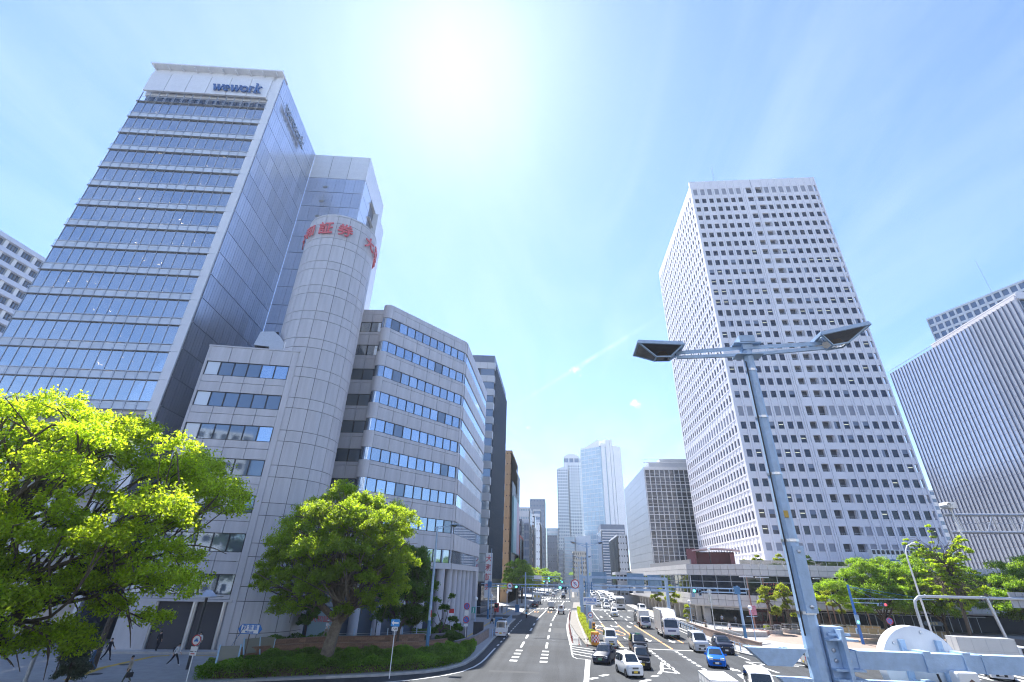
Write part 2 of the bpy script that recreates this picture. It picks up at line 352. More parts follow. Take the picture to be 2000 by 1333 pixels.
# right carriageway
for x, y1 in ((7.6, 103.8), (10.5, 102.3), (13.5, 102)): strip(mo, (x, 69.6), (x, y1), .28)
strip(mo, (16.4, 76.5), (16.4, 90), .28)
strip(mw, (5.0, 69.3), (16.4, 68.6), .38)
for x in (7.6, 10.5, 13.5):
    for k in range(7 if x != 7.6 else 3): strip(mw, (x, 67.6 - k * 1.95), (x, 66.5 - k * 1.95), .34)
for k in range(6): strip(mw, (16.6 + .02 * k * k, 56 - k * 1.95), (16.6 + .02 * (k + 1) ** 2, 54.9 - k * 1.95), .3)
for x0, x1 in ((10.65, 11.7), (13.6, 14.0)): dashes(mw, x0, 105.5, 146, 4.2, 4.6, .26, x1)
dashes(mw, 7.7, 105.5, 146, 1.6, 1.8, .26, 8.3); pline(mw, [(8.6, 148), (9.2, 160), (10.6, 180), (12, 200)], .3)
for x0, x1, ya, yb in ((12, 15, 158, 200), (15.2, 18.6, 158, 200)): dashes(mw, x0, ya, yb, 5, 6, .26, x1)
pline(mw, [(20.2, 62.5), (20.0, 66), (19.95, 72), (20.0, 100), (20.4, 140)], .16)
pline(mw, [(4.95, 66), (5.05, 84), (5.6, 92), (6.3, 97.5), (6.9, 100.5)], .2)
# gore triangle and guide dashes in the junction
pline(mw, [(10.3, 58.9), (9.7, 56.2), (9.25, 53.6), (8.6, 51.6)], .32); strip(mw, (10.3, 58.9), (10.5, 52.3), .26); strip(mw, (10.45, 52.4), (8.9, 53.2), .34); strip(mw, (10.4, 54.6), (9.55, 55.0), .3)
for p, q in ((G(1152, 1327), G(1166, 1324)), (G(1173, 1321), G(1187, 1318)), (G(1252, 1332), G(1269, 1328)), (G(1274, 1322), G(1284, 1320)), (G(1425, 1305), G(1437, 1311)), (G(1445, 1318), G(1455, 1326))): strip(mw, p, q, .45)
# gore on the turning lane to the right
g = [G(1457, 1293), G(1521, 1315)]; strip(mw, g[0], g[1], .3); pline(mw, [G(1457, 1293), G(1490, 1296), G(1535, 1298), G(1600, 1302)], .26); pline(mw, [G(1480, 1301), G(1492, 1298), G(1512, 1299), G(1560, 1302)], .3)
strip(mw, G(1498, 1319), G(1516, 1320), .4); strip(mw, G(1440, 1276), G(1545, 1294), .16)
for k in range(7): strip(mw, (36.5 + k * 1.3, 55.6), (36.9 + k * 1.3, 60), .6)
for k in range(6): strip(mw, (49.5, 52.8 + k * 1.15), (59.5, 53.5 + k * 1.15), .55)
# lane arrows and the orange no-U-turn marks
def arrow(b, x, y, s=1.0, side=0):
    """white arrow pointing towards -Y; side bends it left (-1) or right (+1)"""
    strip(b, (x, y + 2.6 * s), (x, y), .22)
    if side == 0: b.quad((x - .5, y + .1, Z1), (x, y - 1.9 * s, Z1), (x + .5, y + .1, Z1))
    else:
        strip(b, (x, y + .15), (x + side * .55, y - .2), .34); xx = x + side * .5; b.quad((xx, y + .75, Z1), (xx, y - 1.1, Z1), (xx + side * .75, y - .3, Z1))
for x, y, sd in ((6.35, 98.5, 1), (9.1, 98.5, 1), (12.1, 99, 0), (9.1, 79, 1), (12.1, 78.5, 0), (15.2, 78, 0), (6.3, 79, 1), (9.0, 122, 0), (15.2, 124, 0)): arrow(mw, x, y, 1.0, sd)
for x, y in ((6.2, 90), (9.1, 89)):
    strip(mo, (x - .55, y + 3.6), (x + .45, y - .2), .2); strip(mo, (x + .5, y + 3.2), (x - .5, y + .6), .2)
    pline(mo, [(x + .45, y - .2), (x + .75, y - 2.4), (x + .5, y - 4.6), (x - .1, y - 5.4), (x - .5, y - 4.4)], .2); mo.quad((x - .85, y - 4.5, Z1), (x - .15, y - 4.4, Z1), (x - .55, y - 2.4, Z1))
for x in (-5.9, -2.6):
    y = 130; pline(mo, [(x - .5, y), (x + .3, y + 1), (x + .4, y + 5), (x - .4, y + 5.5), (x - .5, y + 2.5)], .25)
mw.build('road_marking', WHITE_LINE, kind='structure'); mo.build('road_marking', ORANGE_LINE, kind='structure')
# yellow tactile strips on the pavements
b = MB(); zt = .137
for p, q, w in (((-12.6, 70), (-12.7, 105), .3), ((-12.7, 119), (-12.4, 143), .3), ((-14.6, 102.6), (-9.8, 103.2), .3), ((23.4, 86), (24.6, 160), .3)): strip(b, p, q, w, zt)
for ps in ((G(128, 1333), G(200, 1308), G(298, 1286)), (G(296, 1286), G(330, 1284))): pline(b, ps, .55, zt)
pline(b, [G(372, 1284), G(470, 1283), G(512, 1284)], .3, zt)
b.build('tactile_paving', TACT, kind='structure')
for i, (x, y, r) in enumerate(((11.6, 84.5, .33), (-5.9, 118, .3), (-1, 74, .28))):
    b = MB(); b.lathe([(0, .007), (r, .007), (r, 0)], (x, y, 0), 18)
    setp(b.build('manhole_cover', mat('iron_cover', (.05, .05, .055), .6, metal=.5)), ['iron manhole cover in the turning lane before the lorry', 'iron manhole cover near the far left crossing', 'iron manhole cover near the tip of the hatched island'][i], 'manhole cover', 'manhole covers in the roadway')
for i, (px, py) in enumerate(((185, 1321), (243, 1302))):
    p = G(px, py); b = MB(); b.lathe([(0, .139), (.45, .139), (.45, .12)], p, 18)
    setp(b.build('manhole_cover', MATS['iron_cover']), ['dark manhole cover on the pavement beside the cyclist', 'dark manhole cover on the pavement behind the walking man'][i], 'manhole cover', 'manhole covers on the pavement')
# raised median: pale strip, white kerb stones
MEDC = mat('median_concrete', (.18, .165, .145), .85, vary=.2, nscale=1.5)
slab('median_strip', [(3.05, 70.2), (2.3, 84), (1.75, 100), (2.2, 120), (2.9, 141), (6.6, 141), (5.2, 116), (4.9, 100), (4.75, 71), (4.2, 69.7)], MEDC, .12)
slab('median_strip', [(3.4, 153), (4.6, 190), (7.6, 190), (7.4, 153)], MEDC, .12)
slab('median_strip', [(5, 236), (13, 560), (14.2, 560), (6.2, 236)], MEDC, .12)
kr3 = thing('kerb', 'white painted kerb stones around the median hedge', 'kerb', (4, 80, 0))
kerb_run(kr3, [(3.3, 70.3), (3.35, 84), (3.4, 110), (3.9, 140)], 1.2)
kerb_run(kr3, [(4.95, 110), (4.85, 71.5), (4.2, 69.9)], 1.2)

# repair patches, sealed seams and oil stains on the carriageways: thin sheets
b = MB(); PATCH = mat('asphalt_patch', (.021, .023, .026), .9, vary=.2, nscale=1.5, bump=.3, bscale=50); PATCH2 = mat('asphalt_patch_pale', (.040, .042, .045), .9, vary=.2, nscale=1.5)
for x0, x1, y0, y1, m in ((-3.9, -2.2, 62, 68, 0), (-7.2, -5.2, 88, 96, 0), (-1.2, .6, 84, 92, 1), (11.2, 13.0, 60, 66, 0), (8.0, 9.8, 84, 90, 1), (14.0, 15.8, 90, 99, 0), (-6.4, -2.0, 49.2, 50.1, 1), (-1.4, 1.0, 104, 113, 0), (17, 19.4, 72, 82, 1)):
    b.quad((x0, y0, .003), (x1, y0 + .1, .003), (x1 + .05, y1, .003), (x0 - .05, y1 - .1, .003), m=m)
for x, y0, y1 in ((-.35, 44, 73), (-3.3, 73, 104), (9.0, 46, 58), (12.0, 70, 100)):
    pts = [(x + .09 * math.sin(y * .9) + .05 * math.sin(y * 2.3), y) for y in np.linspace(y0, y1, 26)]; pline(b, pts, .07, .0045)
for y, x0, x1 in ((73.2, -4.5, 1.1), (100.8, -8, 1), (69.9, -.2, 2.4), (96.0, 5.5, 19)): pline(b, [(x, y + .07 * math.sin(x * 2.1)) for x in np.linspace(x0, x1, 20)], .08, .0045)
for x, y, r in ((6.2, 61.5, .35), (9.1, 71.5, .4), (12.2, 73, .45), (15.1, 63.5, .4), (9.2, 75, .3), (-6.3, 60, .3), (5.9, 53.5, .35)): b.add([(x + r * (1 + .25 * math.sin(3 * a)) * math.cos(a), y + 1.8 * r * math.sin(a), .0048) for a in np.linspace(0, 6.2, 14)], [tuple(range(14))])
b.build('road_patch', [PATCH, PATCH2], kind='structure')
# ---------------------------------------------------------------- office tower with curtain wall (left)
WPAN = mat('panel_white', (.66, .68, .72), .35, vary=.05, nscale=1, rand=.03, spec=.5)
METPAN = mat('panel_metal', (.58, .62, .70), .24, metal=.62, vary=.05, nscale=.6, rand=.10)
LOUV = mat('louvre_grey', (.30, .32, .36), .5)
MULL = mat('mullion_alu', (.48, .52, .58), .35, metal=.4)
DARKLINE = mat('joint_dark', (.10, .115, .15), .6)
CLEAR = glass_mat('glass_clear', (.78, .87, .96), .5)
SPAND = mat('spandrel_glass', (.58, .64, .72), .06, ior=1.7, rand=.06)
BLIND = mat('roller_blind', (.75, .78, .80), .8, rand=.10)
SLABM = mat('floor_slab', (.72, .74, .76), .8)
INWALL = mat('interior_wall', (.60, .62, .65), .8, rand=.2)
LAMP = mat('pendant_lamp_lit', (1.0, .62, .28), .4, emit=9)
LETTER = mat('letter_blue', (.05, .13, .33), .4)
HW = 92.1
U = (.9896, .144); F0 = (-74.2, 49.3, 0)
T = frame(F0, U); Wd = 23.95
t1 = thing('office_tower', 'tall office tower with glass front and metal side panels, blue lettering at the top', 'office building', (-62, 53, 0))
N1 = Vector((U[1], -U[0], 0)); Bk = -N1
def at(f, u, d, v): return f(u, d, v)
ang = math.atan2(U[1], U[0])
b = MB(T)                       # core, slabs, roof, corner strip backing
b.box(.3, 23.6, -18.4, -9, 0, HW - .4, 0); b.box(22.75, 23.6, -9, -.35, 0, HW - .4, 0); b.box(0, .25, -18.4, -9, 0, HW - .5, 0)
b.box(.0, 22.75, -9, -.5, 85.3, HW - .5, 0); b.box(22.2, 22.72, -.6, .1, 85.3, HW - .3, 0)
b.build('wall', [WPAN], t1)
b = MB(T)
for k in range(-1, 20):
    z = 82.8 - 4.1 * k
    if 0 < z < 85: b.box(.15, 22.7, -9, -.42, z - .45, z + .12, 0)
b.build('floor_slab', [SLABM], t1)
for j in range(4): b = MB(T); b.box(2.5 + 5.2 * j, 3.2 + 5.2 * j, -3.4, -2.7, 6, 85, 0); b.build('column', [SLABM], t1)
# partition walls and furniture blocks deep in the rooms
b = MB(T); rr = random.Random(3)
for k in range(14):
    z = 82.8 - 4.1 * k
    for j in range(6):
        u = rr.uniform(1, 21); b.box(u, u + rr.uniform(1, 2.5), -rr.uniform(4, 7), -3.6, z - 4 + .12, z - 4 + rr.choice((1.2, 2.4, 3.5)), 0)
b.build('partition', [INWALL], t1)
BAY = 22.5 / 15
pane = MB(); pane.box(.03, BAY - .03, -.015, .015, 0, 2.84); paneM = pane.mesh('pane', CLEAR)
bl = MB(); bl.box(.05, BAY - .05, -.02, .02, 0, 2.8); blM = bl.mesh('blind', BLIND)
sp = MB(); sp.box(.04, BAY - .04, -.02, .03, 0, 1.0); sp.box(.16, BAY - .16, -.05, .05, .62, .66); spM = sp.mesh('spandrel_panel', SPAND)
pat = {0: 'bbddbbddbbbdddbb', }
nb = 0
for k in range(14):
    zt = 82.8 - 4.1 * k            # ledge line = top of the storey below
    rk = random.Random(50 + k)
    if k:  pass
    for j in range(15):
        u = .12 + j * BAY
        inst('pane', paneM, t1, T(u, 0, zt - 2.9), ang)
        if k == 0:
            isb = rk.random() < .55
        else: isb = rk.random() < (.62 if j < 13 else 0)  # share raised: extra blinds pale the panes, standing in for sky reflection
        if j >= 13 or isb: inst('blind', blM, t1, T(u, -.32 if j >= 13 else -.25, zt - 2.88), ang)
        inst('spandrel_panel', spM, t1, T(u, .02, zt - 4.06), ang)
b = MB(T)                       # mullions and ledges stay joined: one frame of aluminium
for k in range(15):
    z = 82.8 - 4.1 * k
    b.box(-.15, 22.9, -.05, .28, z - .08, z - .02, 1); b.box(0, 22.75, -.06, .07, z - 2.98, z - 2.88, 0)
    b.box(-.15, 22.9, .26, .30, z + 1.06, z + 1.11, 0)
    for j in range(16): b.box(.1 + j * BAY - .02, .1 + j * BAY + .02, .26, .29, z - .02, z + 1.06, 0)
for j in range(16): b.box(.1 + j * BAY - .035, .1 + j * BAY + .035, -.06, .10, 24, 85.4, 0)
b.build('mullion', [MULL, mat('ledge_grey', (.26, .29, .34), .5)], t1)
b = MB(T)
for j in range(15): b.box(.16 + j * BAY, .06 + (j + 1) * BAY, -.9, -.8, 83.0, 85.3, 0)
b.build('window_band', [mat('glass_dark_blue', (.05, .09, .17), .05, ior=1.8)], t1)
b = MB(T)
for (k, u, zf) in [(k, rr.uniform(2, 21), rr.uniform(.5, .9)) for k in range(13) for _ in range(9)]:
    z = 82.8 - 4.1 * k - zf; p = T(u, -rr.uniform(1.2, 4), z)
    bb = MB(); bb.lathe([(0, .10), (.09, .03), (.11, -.02), (0, -.05)], p, 8); b.v += bb.v; n0 = len(b.v) - len(bb.v); b.f += [tuple(i + n0 for i in f) for f in bb.f]; b.m += bb.m
o = b.build('ceiling_lamp', [LAMP], t1, kind='stuff')
# sign band, corner strip and canopy
pb = MB(); pb.box(.05, 3.65, 0, .35, 0, 4.9); pbM = pb.mesh('fascia_panel', WPAN)
for j in range(6): inst('fascia_panel', pbM, t1, T(.05 + j * 3.7, 0, 85.6), ang + math.pi if False else ang)
cs = MB(); cs.box(.0, 1.28, -.2, .25, .012, 4.088); csM = cs.mesh('corner_panel', WPAN)
for k in range(21): inst('corner_panel', csM, t1, T(22.68, -.02, 82.8 + 4.1 - 4.1 * k - .0), ang)
b = MB(T); b.box(-.05, 24.1, -1.5, 1.3, HW - .25, HW + .05, 0); b.box(.05, 23.95, -.6, .1, 90.55, HW - .25, 0)
for j in range(10): b.box(.4 + 2.5 * j, .5 + 2.5 * j, .1, 1.2, HW - .7, HW - .25, 0)
b.build('roof_canopy', [WPAN], t1)
# side wall panels (facing the avenue) and the lower wing behind
Ts = frame(T(23.96, 0, 0), (Bk.x, Bk.y)); angs = math.atan2(Bk.y, Bk.x)
sw = MB(); 
def ribbed(Lp, h):
    m = MB(); m.box(.03, Lp - .03, -.06, .0, .06, h - .06, 0); n = 3
    for i in range(1, n): m.box(Lp * i / n - .012, Lp * i / n + .012, 0, .012, .03, h - .03, 1)
    return m.mesh('wall_panel', [METPAN, DARKLINE])
swM = ribbed(1.85, 4.1)
b = MB(Ts); b.box(0, 18.5, -.5, -.09, 0, HW - .05, 0); b.build('backing_wall', [DARKLINE], t1)
for k in range(21):
    z = 87.6 - 4.1 * k
    for j in range(10): inst('wall_panel', swM, t1, Ts(j * 1.85, 0, z), angs)
stp = MB(); stp.box(.03, 1.82, -.06, 0, .02, .42); stM = stp.mesh('wall_panel', METPAN)
for j in range(10): inst('wall_panel', stM, t1, Ts(j * 1.85, 0, 91.65), angs)
Tw = frame(Ts(18.5, 0, 0), U)
b = MB(Tw); b.box(0, 12.3, -15.7, -.1, 0, HW - .3, 0); b.box(-.02, 12.4, -15.8, .02, HW - .3, HW, 1); b.build('wing_core', [DARKLINE, WPAN], t1)
wp = MB(); wp.box(.05, 4.05, -.09, .0, .04, 6.66); wpM = wp.mesh('fascia_panel', WPAN)
for j in range(3): inst('fascia_panel', wpM, t1, Tw(j * 4.1, 0, 85.2), ang)
wq = ribbed(2.05, 4.1)
for k in range(16):
    for j in range(6): inst('wall_panel', wq, t1, Tw(j * 2.05, 0, 81.1 - 4.1 * k), ang)
vt = MB(); vt.box(0, 1.0, 0, .06, 0, .55, 0)
for q in range(5): vt.box(.05, .95, .06, .09, .06 + q * .1, .1 + q * .1, 0)
vtM = vt.mesh('vent_grille', LOUV)
for k in range(5): inst('vent_grille', vtM, t1, Tw(3.6, 0, 82.3 - 4.1 * k), ang)
Tw2 = frame(Tw(12.32, 0, 0), (Bk.x, Bk.y))
b = MB(Tw2); b.box(0, 5.8, -.2, .04, 40, 85.1, 0); b.box(0, 15.6, -.2, .06, 85.2, HW - .3, 1); b.box(9.5, 15.6, -.2, 1.2, 40, 84, 1)
b.box(5.8, 9.5, -1.5, -1.2, 40, 84, 2)
for k in range(11): b.box(5.8, 9.5, -1.2, .5, 43 + 4.1 * k, 43.2 + 4.1 * k, 3)
for k in range(12): b.box(0, 5.8, .04, .06, 40 + 4.1 * k, 40.08 + 4.1 * k, 2)
b.build('return_wall', [mat('panel_bright', (.62, .65, .70), .15, metal=.5), WPAN, DARKLINE, GALV], t1)
# slab-serif letters, cut from strokes
def stroke_letters(word, h):
    """returns MB in (x, depth, z) local units; extruded strokes"""
    b = MB(); x = 0; dp = .22
    def st(p, q, w):
        p, q = Vector((p[0], 0, p[1])), Vector((q[0], 0, q[1])); d = (q - p).normalized(); n = Vector((-d.z, 0, d.x)) * (w / 2)
        P = [p - n, q - n, q + n, p + n]; vs = [(v.x, 0, v.z) for v in P] + [(v.x, -dp, v.z) for v in P]
        b.add(vs, [(4, 5, 6, 7), (3, 2, 1, 0), (0, 1, 5, 4), (1, 2, 6, 5), (2, 3, 7, 6), (3, 0, 4, 7)])
    def arc(cx, cz, r, a0, a1, w, sx=1.0, n=14):
        for i in range(n):
            a, c = R(a0 + (a1 - a0) * i / n), R(a0 + (a1 - a0) * (i + 1) / n); st((cx + r * sx * math.cos(a), cz + r * math.sin(a)), (cx + r * sx * math.cos(c), cz + r * math.sin(c)), w)
    X = h * .64; s = h * .17; t = h * .09
    for c in word:
        if c == 'w':
            st((x + .1 * h, X), (x + .32 * h, 0), s); st((x + .32 * h, 0), (x + .55 * h, X * .95), t); st((x + .5 * h, X), (x + .72 * h, 0), s); st((x + .72 * h, 0), (x + .96 * h, X), t)
            for q in (.08, .5, .95): st((x + (q - .13) * h, X), (x + (q + .13) * h, X), t * .8)
            x += 1.06 * h
        elif c == 'e': arc(x + .3 * h, X / 2, X * .42, 0, 315, s * .75, 1.0); st((x + .06 * h, X * .52), (x + .56 * h, X * .52), t * .8); x += .66 * h
        elif c == 'o': arc(x + .32 * h, X / 2, X * .43, 0, 360, s * .8, 1.05); x += .70 * h
        elif c == 'r':
            st((x + .18 * h, 0), (x + .18 * h, X), s); arc(x + .38 * h, X * .66, X * .26, 150, 40, s * .6)
            st((x + .02 * h, 0), (x + .36 * h, 0), t * .8); st((x + .02 * h, X), (x + .2 * h, X), t * .8); x += .58 * h
        elif c == 'k':
            st((x + .16 * h, 0), (x + .16 * h, h), s); st((x + .2 * h, X * .42), (x + .55 * h, X), t); st((x + .3 * h, X * .55), (x + .58 * h, 0), s)
            st((x + .0, 0), (x + .34 * h, 0), t * .8); st((x + .42 * h, 0), (x + .72 * h, 0), t * .8); st((x, h), (x + .18 * h, h), t * .8); st((x + .42 * h, X), (x + .7 * h, X), t * .8); x += .72 * h
    return b, x
lb, lw_ = stroke_letters('wework', 2.3)
sg = thing('roof_sign', 'dark blue raised lettering on the white fascia of the glass tower', 'sign', T(12.3, .55, 86.3), ang)
o = lb.build('lettering', [LETTER], sg, world=False); o.scale = (8.9 / lw_, 1, 1.05)
b = MB(); b.box(.3, 8.6, .0, .2, .5, .56); b.build('bracket', [GALV], sg, world=False)
lb2, _ = stroke_letters('wework', 2.2)
sg = thing('roof_sign', 'grey raised lettering high on the metal side wall of the tower', 'sign', Ts(2.6, .45, 86.2), angs)
o = lb2.build('lettering', [mat('letter_grey', (.20, .25, .33), .4)], sg, world=False); o.scale = (9.6 / lw_, 1, 1)
b = MB(); b.box(.3, 9.2, .0, .2, .5, .56); b.build('bracket', [GALV], sg, world=False)

# ---------------------------------------------------------------- grey tiled office block with the cylinder
TILE = mat('tile_grey', (.50, .50, .53), .48, vary=.11, nscale=1.2, rand=.035, streak=True)
TILEB = mat('tile_backing', (.07, .07, .08), .8)
WGL = mat('window_glass', (.42, .52, .64), .03, metal=.75, bump=.006, bscale=.8, rand=.12)
WGD = mat('window_glass_dark', (.20, .25, .31), .04, metal=.5, bump=.006, bscale=.8, rand=.12)
FRM = mat('window_frame_dark', (.03, .035, .045), .4)
t2 = thing('office_building', 'grey tiled office block with round stair tower and ribbon windows', 'office building', (-26, 70, 0))
CC = Vector((-34.0, 57.7, 0)); CR = 5.2; HC = 56.6; H2 = 47.4
# cylinder: curved panels, each an object, on a dark backing drum
b = MB(); b.lathe([(CR - .09, 0), (CR - .09, HC - .05), (0, HC - .05)], CC, 48); b.build('stair_tower', [TILEB], t2, smooth=True)
def cpanel(da, h):
    m = MB(); n = 4; vs = []
    g = .03 / CR
    for i in range(n + 1):
        a = g + (da - 2 * g) * i / n
        for r in (CR - .1, CR):
            for z in (.03, h - .03): vs.append((r * math.cos(a), r * math.sin(a), z))
    fs = []
    for i in range(n):
        q = 4 * i; fs += [(q + 2, q + 6, q + 7, q + 3), (q + 1, q + 3, q + 7, q + 5), (q, q + 4, q + 6, q + 2)]
    fs += [(0, 2, 3, 1), (4 * n, 4 * n + 1, 4 * n + 3, 4 * n + 2)]
    m.add(vs, fs); return m.mesh('tile_panel', TILE)
NA = 18; DA = 2 * math.pi / NA
rows = []; z = .4
pat2 = [2.15, 2.1]
while z < HC - .2:
    for h in (1.35, 2.85):
        if z < HC - .2: hh = min(h, HC - z); rows.append((z, hh)); z += h
cm = {}
for z, h in rows:
    k = round(h, 2)
    if k not in cm: cm[k] = cpanel(DA, h)
    for i in range(NA):
        a = DA * i + .1
        mid = a + DA / 2
        dx, dy = math.cos(mid), math.sin(mid)
        if dx * -CC.x + dy * -CC.y < -1.5 * 10: continue     # the back of the drum stands inside the block
        inst('tile_panel', cm[k], t2, (CC.x, CC.y, z), a, False)
b = MB(); b.lathe([(CR + .01, HC - .04), (CR + .01, HC + .06), (CR - .3, HC + .06), (CR - .3, HC - .5)], CC, 48); b.build('coping', [TILE], t2, smooth=True)
# body volumes
WA = Vector((-44.1, 50.0, 0)); WU = (.975, .222); TW = frame(WA, WU); LW = 10.4; angw = math.atan2(WU[1], WU[0])
b = MB(TW); b.box(.25, 11.2, -12, -.35, 0, 33.0, 0); b.build('wing_core', [TILEB], t2)
P_ob = Vector((-26.8, 64.4, 0)); OU = Vector((10.2, 14.4, 0)).normalized(); TO = frame(P_ob, OU); LO = 17.65; ango = math.atan2(OU.y, OU.x)
P_rd = Vector((-16.6, 78.8, 0)); TR = frame(P_rd, (0, 1)); LR = 27.0
TP = frame((-32.4, 65.6, 0), (1, .08)); 
b = MB(); b.prism([(-33, 66.2), (-28.6, 66.4), (-26.9, 65.1), (-17.0, 79.2), (-17.0, 105.5), (-40, 105.5), (-42, 70), (-38, 62)], 8.4, H2 - .1, 0, 1); b.build('core', [TILEB, CONC], t2)
def row_panels(f, u0, u1, n, z0, z1, a, name='spandrel_panel', root=None, m=None, d=0.0, th=.3):
    w = (u1 - u0) / n; me = MB(); me.box(.03, w - .03, -th, 0, .026, z1 - z0 - .026); me = me.mesh(name, m or TILE)
    for i in range(n): inst(name, me, root or t2, f(u0 + i * w, d, z0), a)
def pane_mesh(w, h, mats, fr=.05, dep=.12, dbl=False):
    m = MB(); m.box(fr, w - fr, -dep - .04, -dep, fr, h - fr, 0)
    for q in ((0, fr, 0, h), (w - fr, w, 0, h), (fr, w - fr, 0, fr), (fr, w - fr, h - fr, h)): m.box(q[0], q[1], -dep - .06, -.02, q[2], q[3], 1)
    if dbl: m.box(w / 2 - .03, w / 2 + .03, -dep - .06, -dep + .05, fr, h - fr, 1)
    return m.mesh('window', mats)
CURT = mat('window_blind_light', (.62, .68, .74), .08, ior=1.8, rand=.12)
# left wing: 7 storeys of ribbon windows
zr = [31.05 - 4.0 * k for k in range(7)]
wm = [pane_mesh(1.65, 1.85, [g_, FRM], dbl=False) for g_ in (WGD, CURT, WGL)]
top = 33.1
for k, zt in enumerate(zr):
    row_panels(TW, .3, 10.3, 4, zt, (top if k == 0 else zr[k - 1] - 1.85) - (0 if k == 0 else .9), angw)
    if k: row_panels(TW, .3, 10.3, 4, zr[k - 1] - 1.85 - .9, zr[k - 1] - 1.85, angw)
    for j in range(6):
        inst('window', wm[1 if j == 0 else (2 if (j, k) in ((5, 0), (5, 2), (4, 0)) else 0)], t2, TW(.35 + j * 1.65, 0, zt - 1.85), angw)
b = MB(TW)
for k, zt in enumerate(zr):
    for q in range(3): b.box(1.8, 10.1, -.34, -.30, zt - .45 - q * .42, zt - .42 - q * .42, 0)
b.build('blind_rail', [WPAN], t2, kind='stuff')
row_panels(TW, .3, 10.3, 4, 4.72, zr[-1] - 1.85, angw)
b = MB(TW); b.box(-.05, 11.1, -12, .05, 33.1, 33.3, 0); b.box(.0, .3, -12, .0, 4.7, 33.1, 0); b.build('parapet', [TILE], t2)
b = MB(TW); b.box(10.3, 11.0, -1.5, -.02, 0, 33.1, 0); b.build('pilaster', [TILE], t2)
# entrance below the wing
b = MB(TW); b.box(.2, 10.6, -1.6, .04, 4.5, 4.72, 1); b.box(.3, 10.4, -5.6, -5.4, .3, 4.5, 0); b.box(.3, 10.4, -5.6, -1.2, .2, .32, 0)
for u in (1.4, 4.2, 7.4): b.box(u, u + .9, -5.4, -5.0, .3, 2.1, 3)
b.box(.3, 3.4, -.5, -.02, .3, 4.5, 1); b.build('entrance', [mat('lobby_wall', (.30, .30, .31), .6), TILE, STEEL, REDP, GALV], t2)
lg_ = glass_mat('glass_lobby', (.55, .62, .68), .18)
for u in np.arange(3.6, 10.2, 1.66): q = MB(TW); q.box(u + .03, u + 1.63, -1.22, -1.19, .33, 3.0, 0); q.box(u + .03, u + 1.63, -1.22, -1.19, 3.2, 4.48, 0); q.build('pane', [lg_], t2)
b = MB(TW)
for u in np.arange(3.55, 10.4, 1.66): b.box(u, u + .1, -1.3, -1.1, .3, 4.5, 0)
b.box(3.5, 10.3, -1.3, -1.05, 3.0, 3.2, 0); b.box(3.5, 10.3, -1.18, -1.16, 1.35, 1.42, 1); b.build('door_frame', [GALV, REDP], t2)
for u in (3.3, 7.0, 9.9): b = MB(); p = TW(u, -.35, 0); b.lathe([(.26, .3), (.26, 4.52)], p, 16); b.build('steel_column', [STEEL], t2, smooth=True)
b = MB(TW); b.box(-2, 11.2, -.5, 1.2, .12, .34, 0); b.build('step', [CONC], t2)
# recess between the drum and the protruding wing
zo = [45.0 - 4.25 * k for k in range(9)]
pm = [pane_mesh(1.66, 1.85, [g_, FRM]) for g_ in (WGL, WGD, CURT)]
for k, zt in enumerate(zo):
    lo = (H2 if k == 0 else zo[k - 1] - 1.85)
    for (f, u0, u1, n, a) in ((TP, .2, 3.9, 2, math.atan2(.08, 1)), (TO, .5, 17.15, 6, ango)):
        if k == 0: row_panels(f, u0, u1, n, zt, H2 - .9, a); row_panels(f, u0, u1, n, H2 - .9, H2, a)
        else: row_panels(f, u0, u1, n, zt, lo - .55, a); row_panels(f, u0, u1, n, lo - .55, lo, a)
    for j in range(2): inst('window', pm[(0 if k < 2 else 1)], t2, TP(.35 + 1.75 * j, 0, zt - 1.85), math.atan2(.08, 1))
    for j in range(10): inst('window', pm[1 if (j * 5 + k * 3) % 11 == 0 else 0], t2, TO(.52 + j * 1.66, 0, zt - 1.85), ango)
    # avenue face: foreshortened, panels and panes in rows
    if k == 0: row_panels(TR, .5, 26.9, 9, zt, H2, math.pi / 2)
    else: row_panels(TR, .5, 26.9, 9, zt, lo, math.pi / 2)
pmn = MB()
pr = MB(TR)
for k, zt in enumerate(zo):
    for j in range(22): pr.box(.6 + j * 1.2, .6 + j * 1.2 + 1.1, -.2, -.12, zt - 1.8, zt - .05, 0)
    pr.box(.5, 26.9, -.3, -.22, zt - 1.85, zt, 1)
pr.build('window', [WGL, FRM], t2, kind='stuff')
# rounded corner pieces: curved strips of tile and curved glass
def corner(c, r, a0, a1, z0, z1, m, name, n=6, inset=0.0):
    q = MB(); pts = [(c[0] + (r - inset) * math.cos(R(a0 + (a1 - a0) * i / n)), c[1] + (r - inset) * math.sin(R(a0 + (a1 - a0) * i / n))) for i in range(n + 1)]
    vs = [(p[0], p[1], z) for z in (z0, z1) for p in pts]; q.add(vs, [(i, i + 1, n + 2 + i, n + 1 + i) for i in range(n)])
    vs = [(p[0], p[1], z) for z in (z0,) for p in pts] + [(c[0], c[1], z0)]; q.add(vs, [tuple(range(n + 2))]); vs = [(p[0], p[1], z1) for p in pts] + [(c[0], c[1], z1)]; q.add(vs, [tuple(range(n + 2))])
    o = q.build(name, [m], t2)
    for p in o.data.polygons[:n]: p.use_smooth = True
no = math.degrees(math.atan2(-OU.x, OU.y))      # outward normal angle of the oblique face (u.y,-u.x)
NOB = Vector((OU.y, -OU.x, 0))
c1_ = P_ob + OU * .5 - NOB * 1.1; c2_ = P_ob + OU * 17.15 - NOB * 1.2
an = math.degrees(math.atan2(NOB.y, NOB.x))
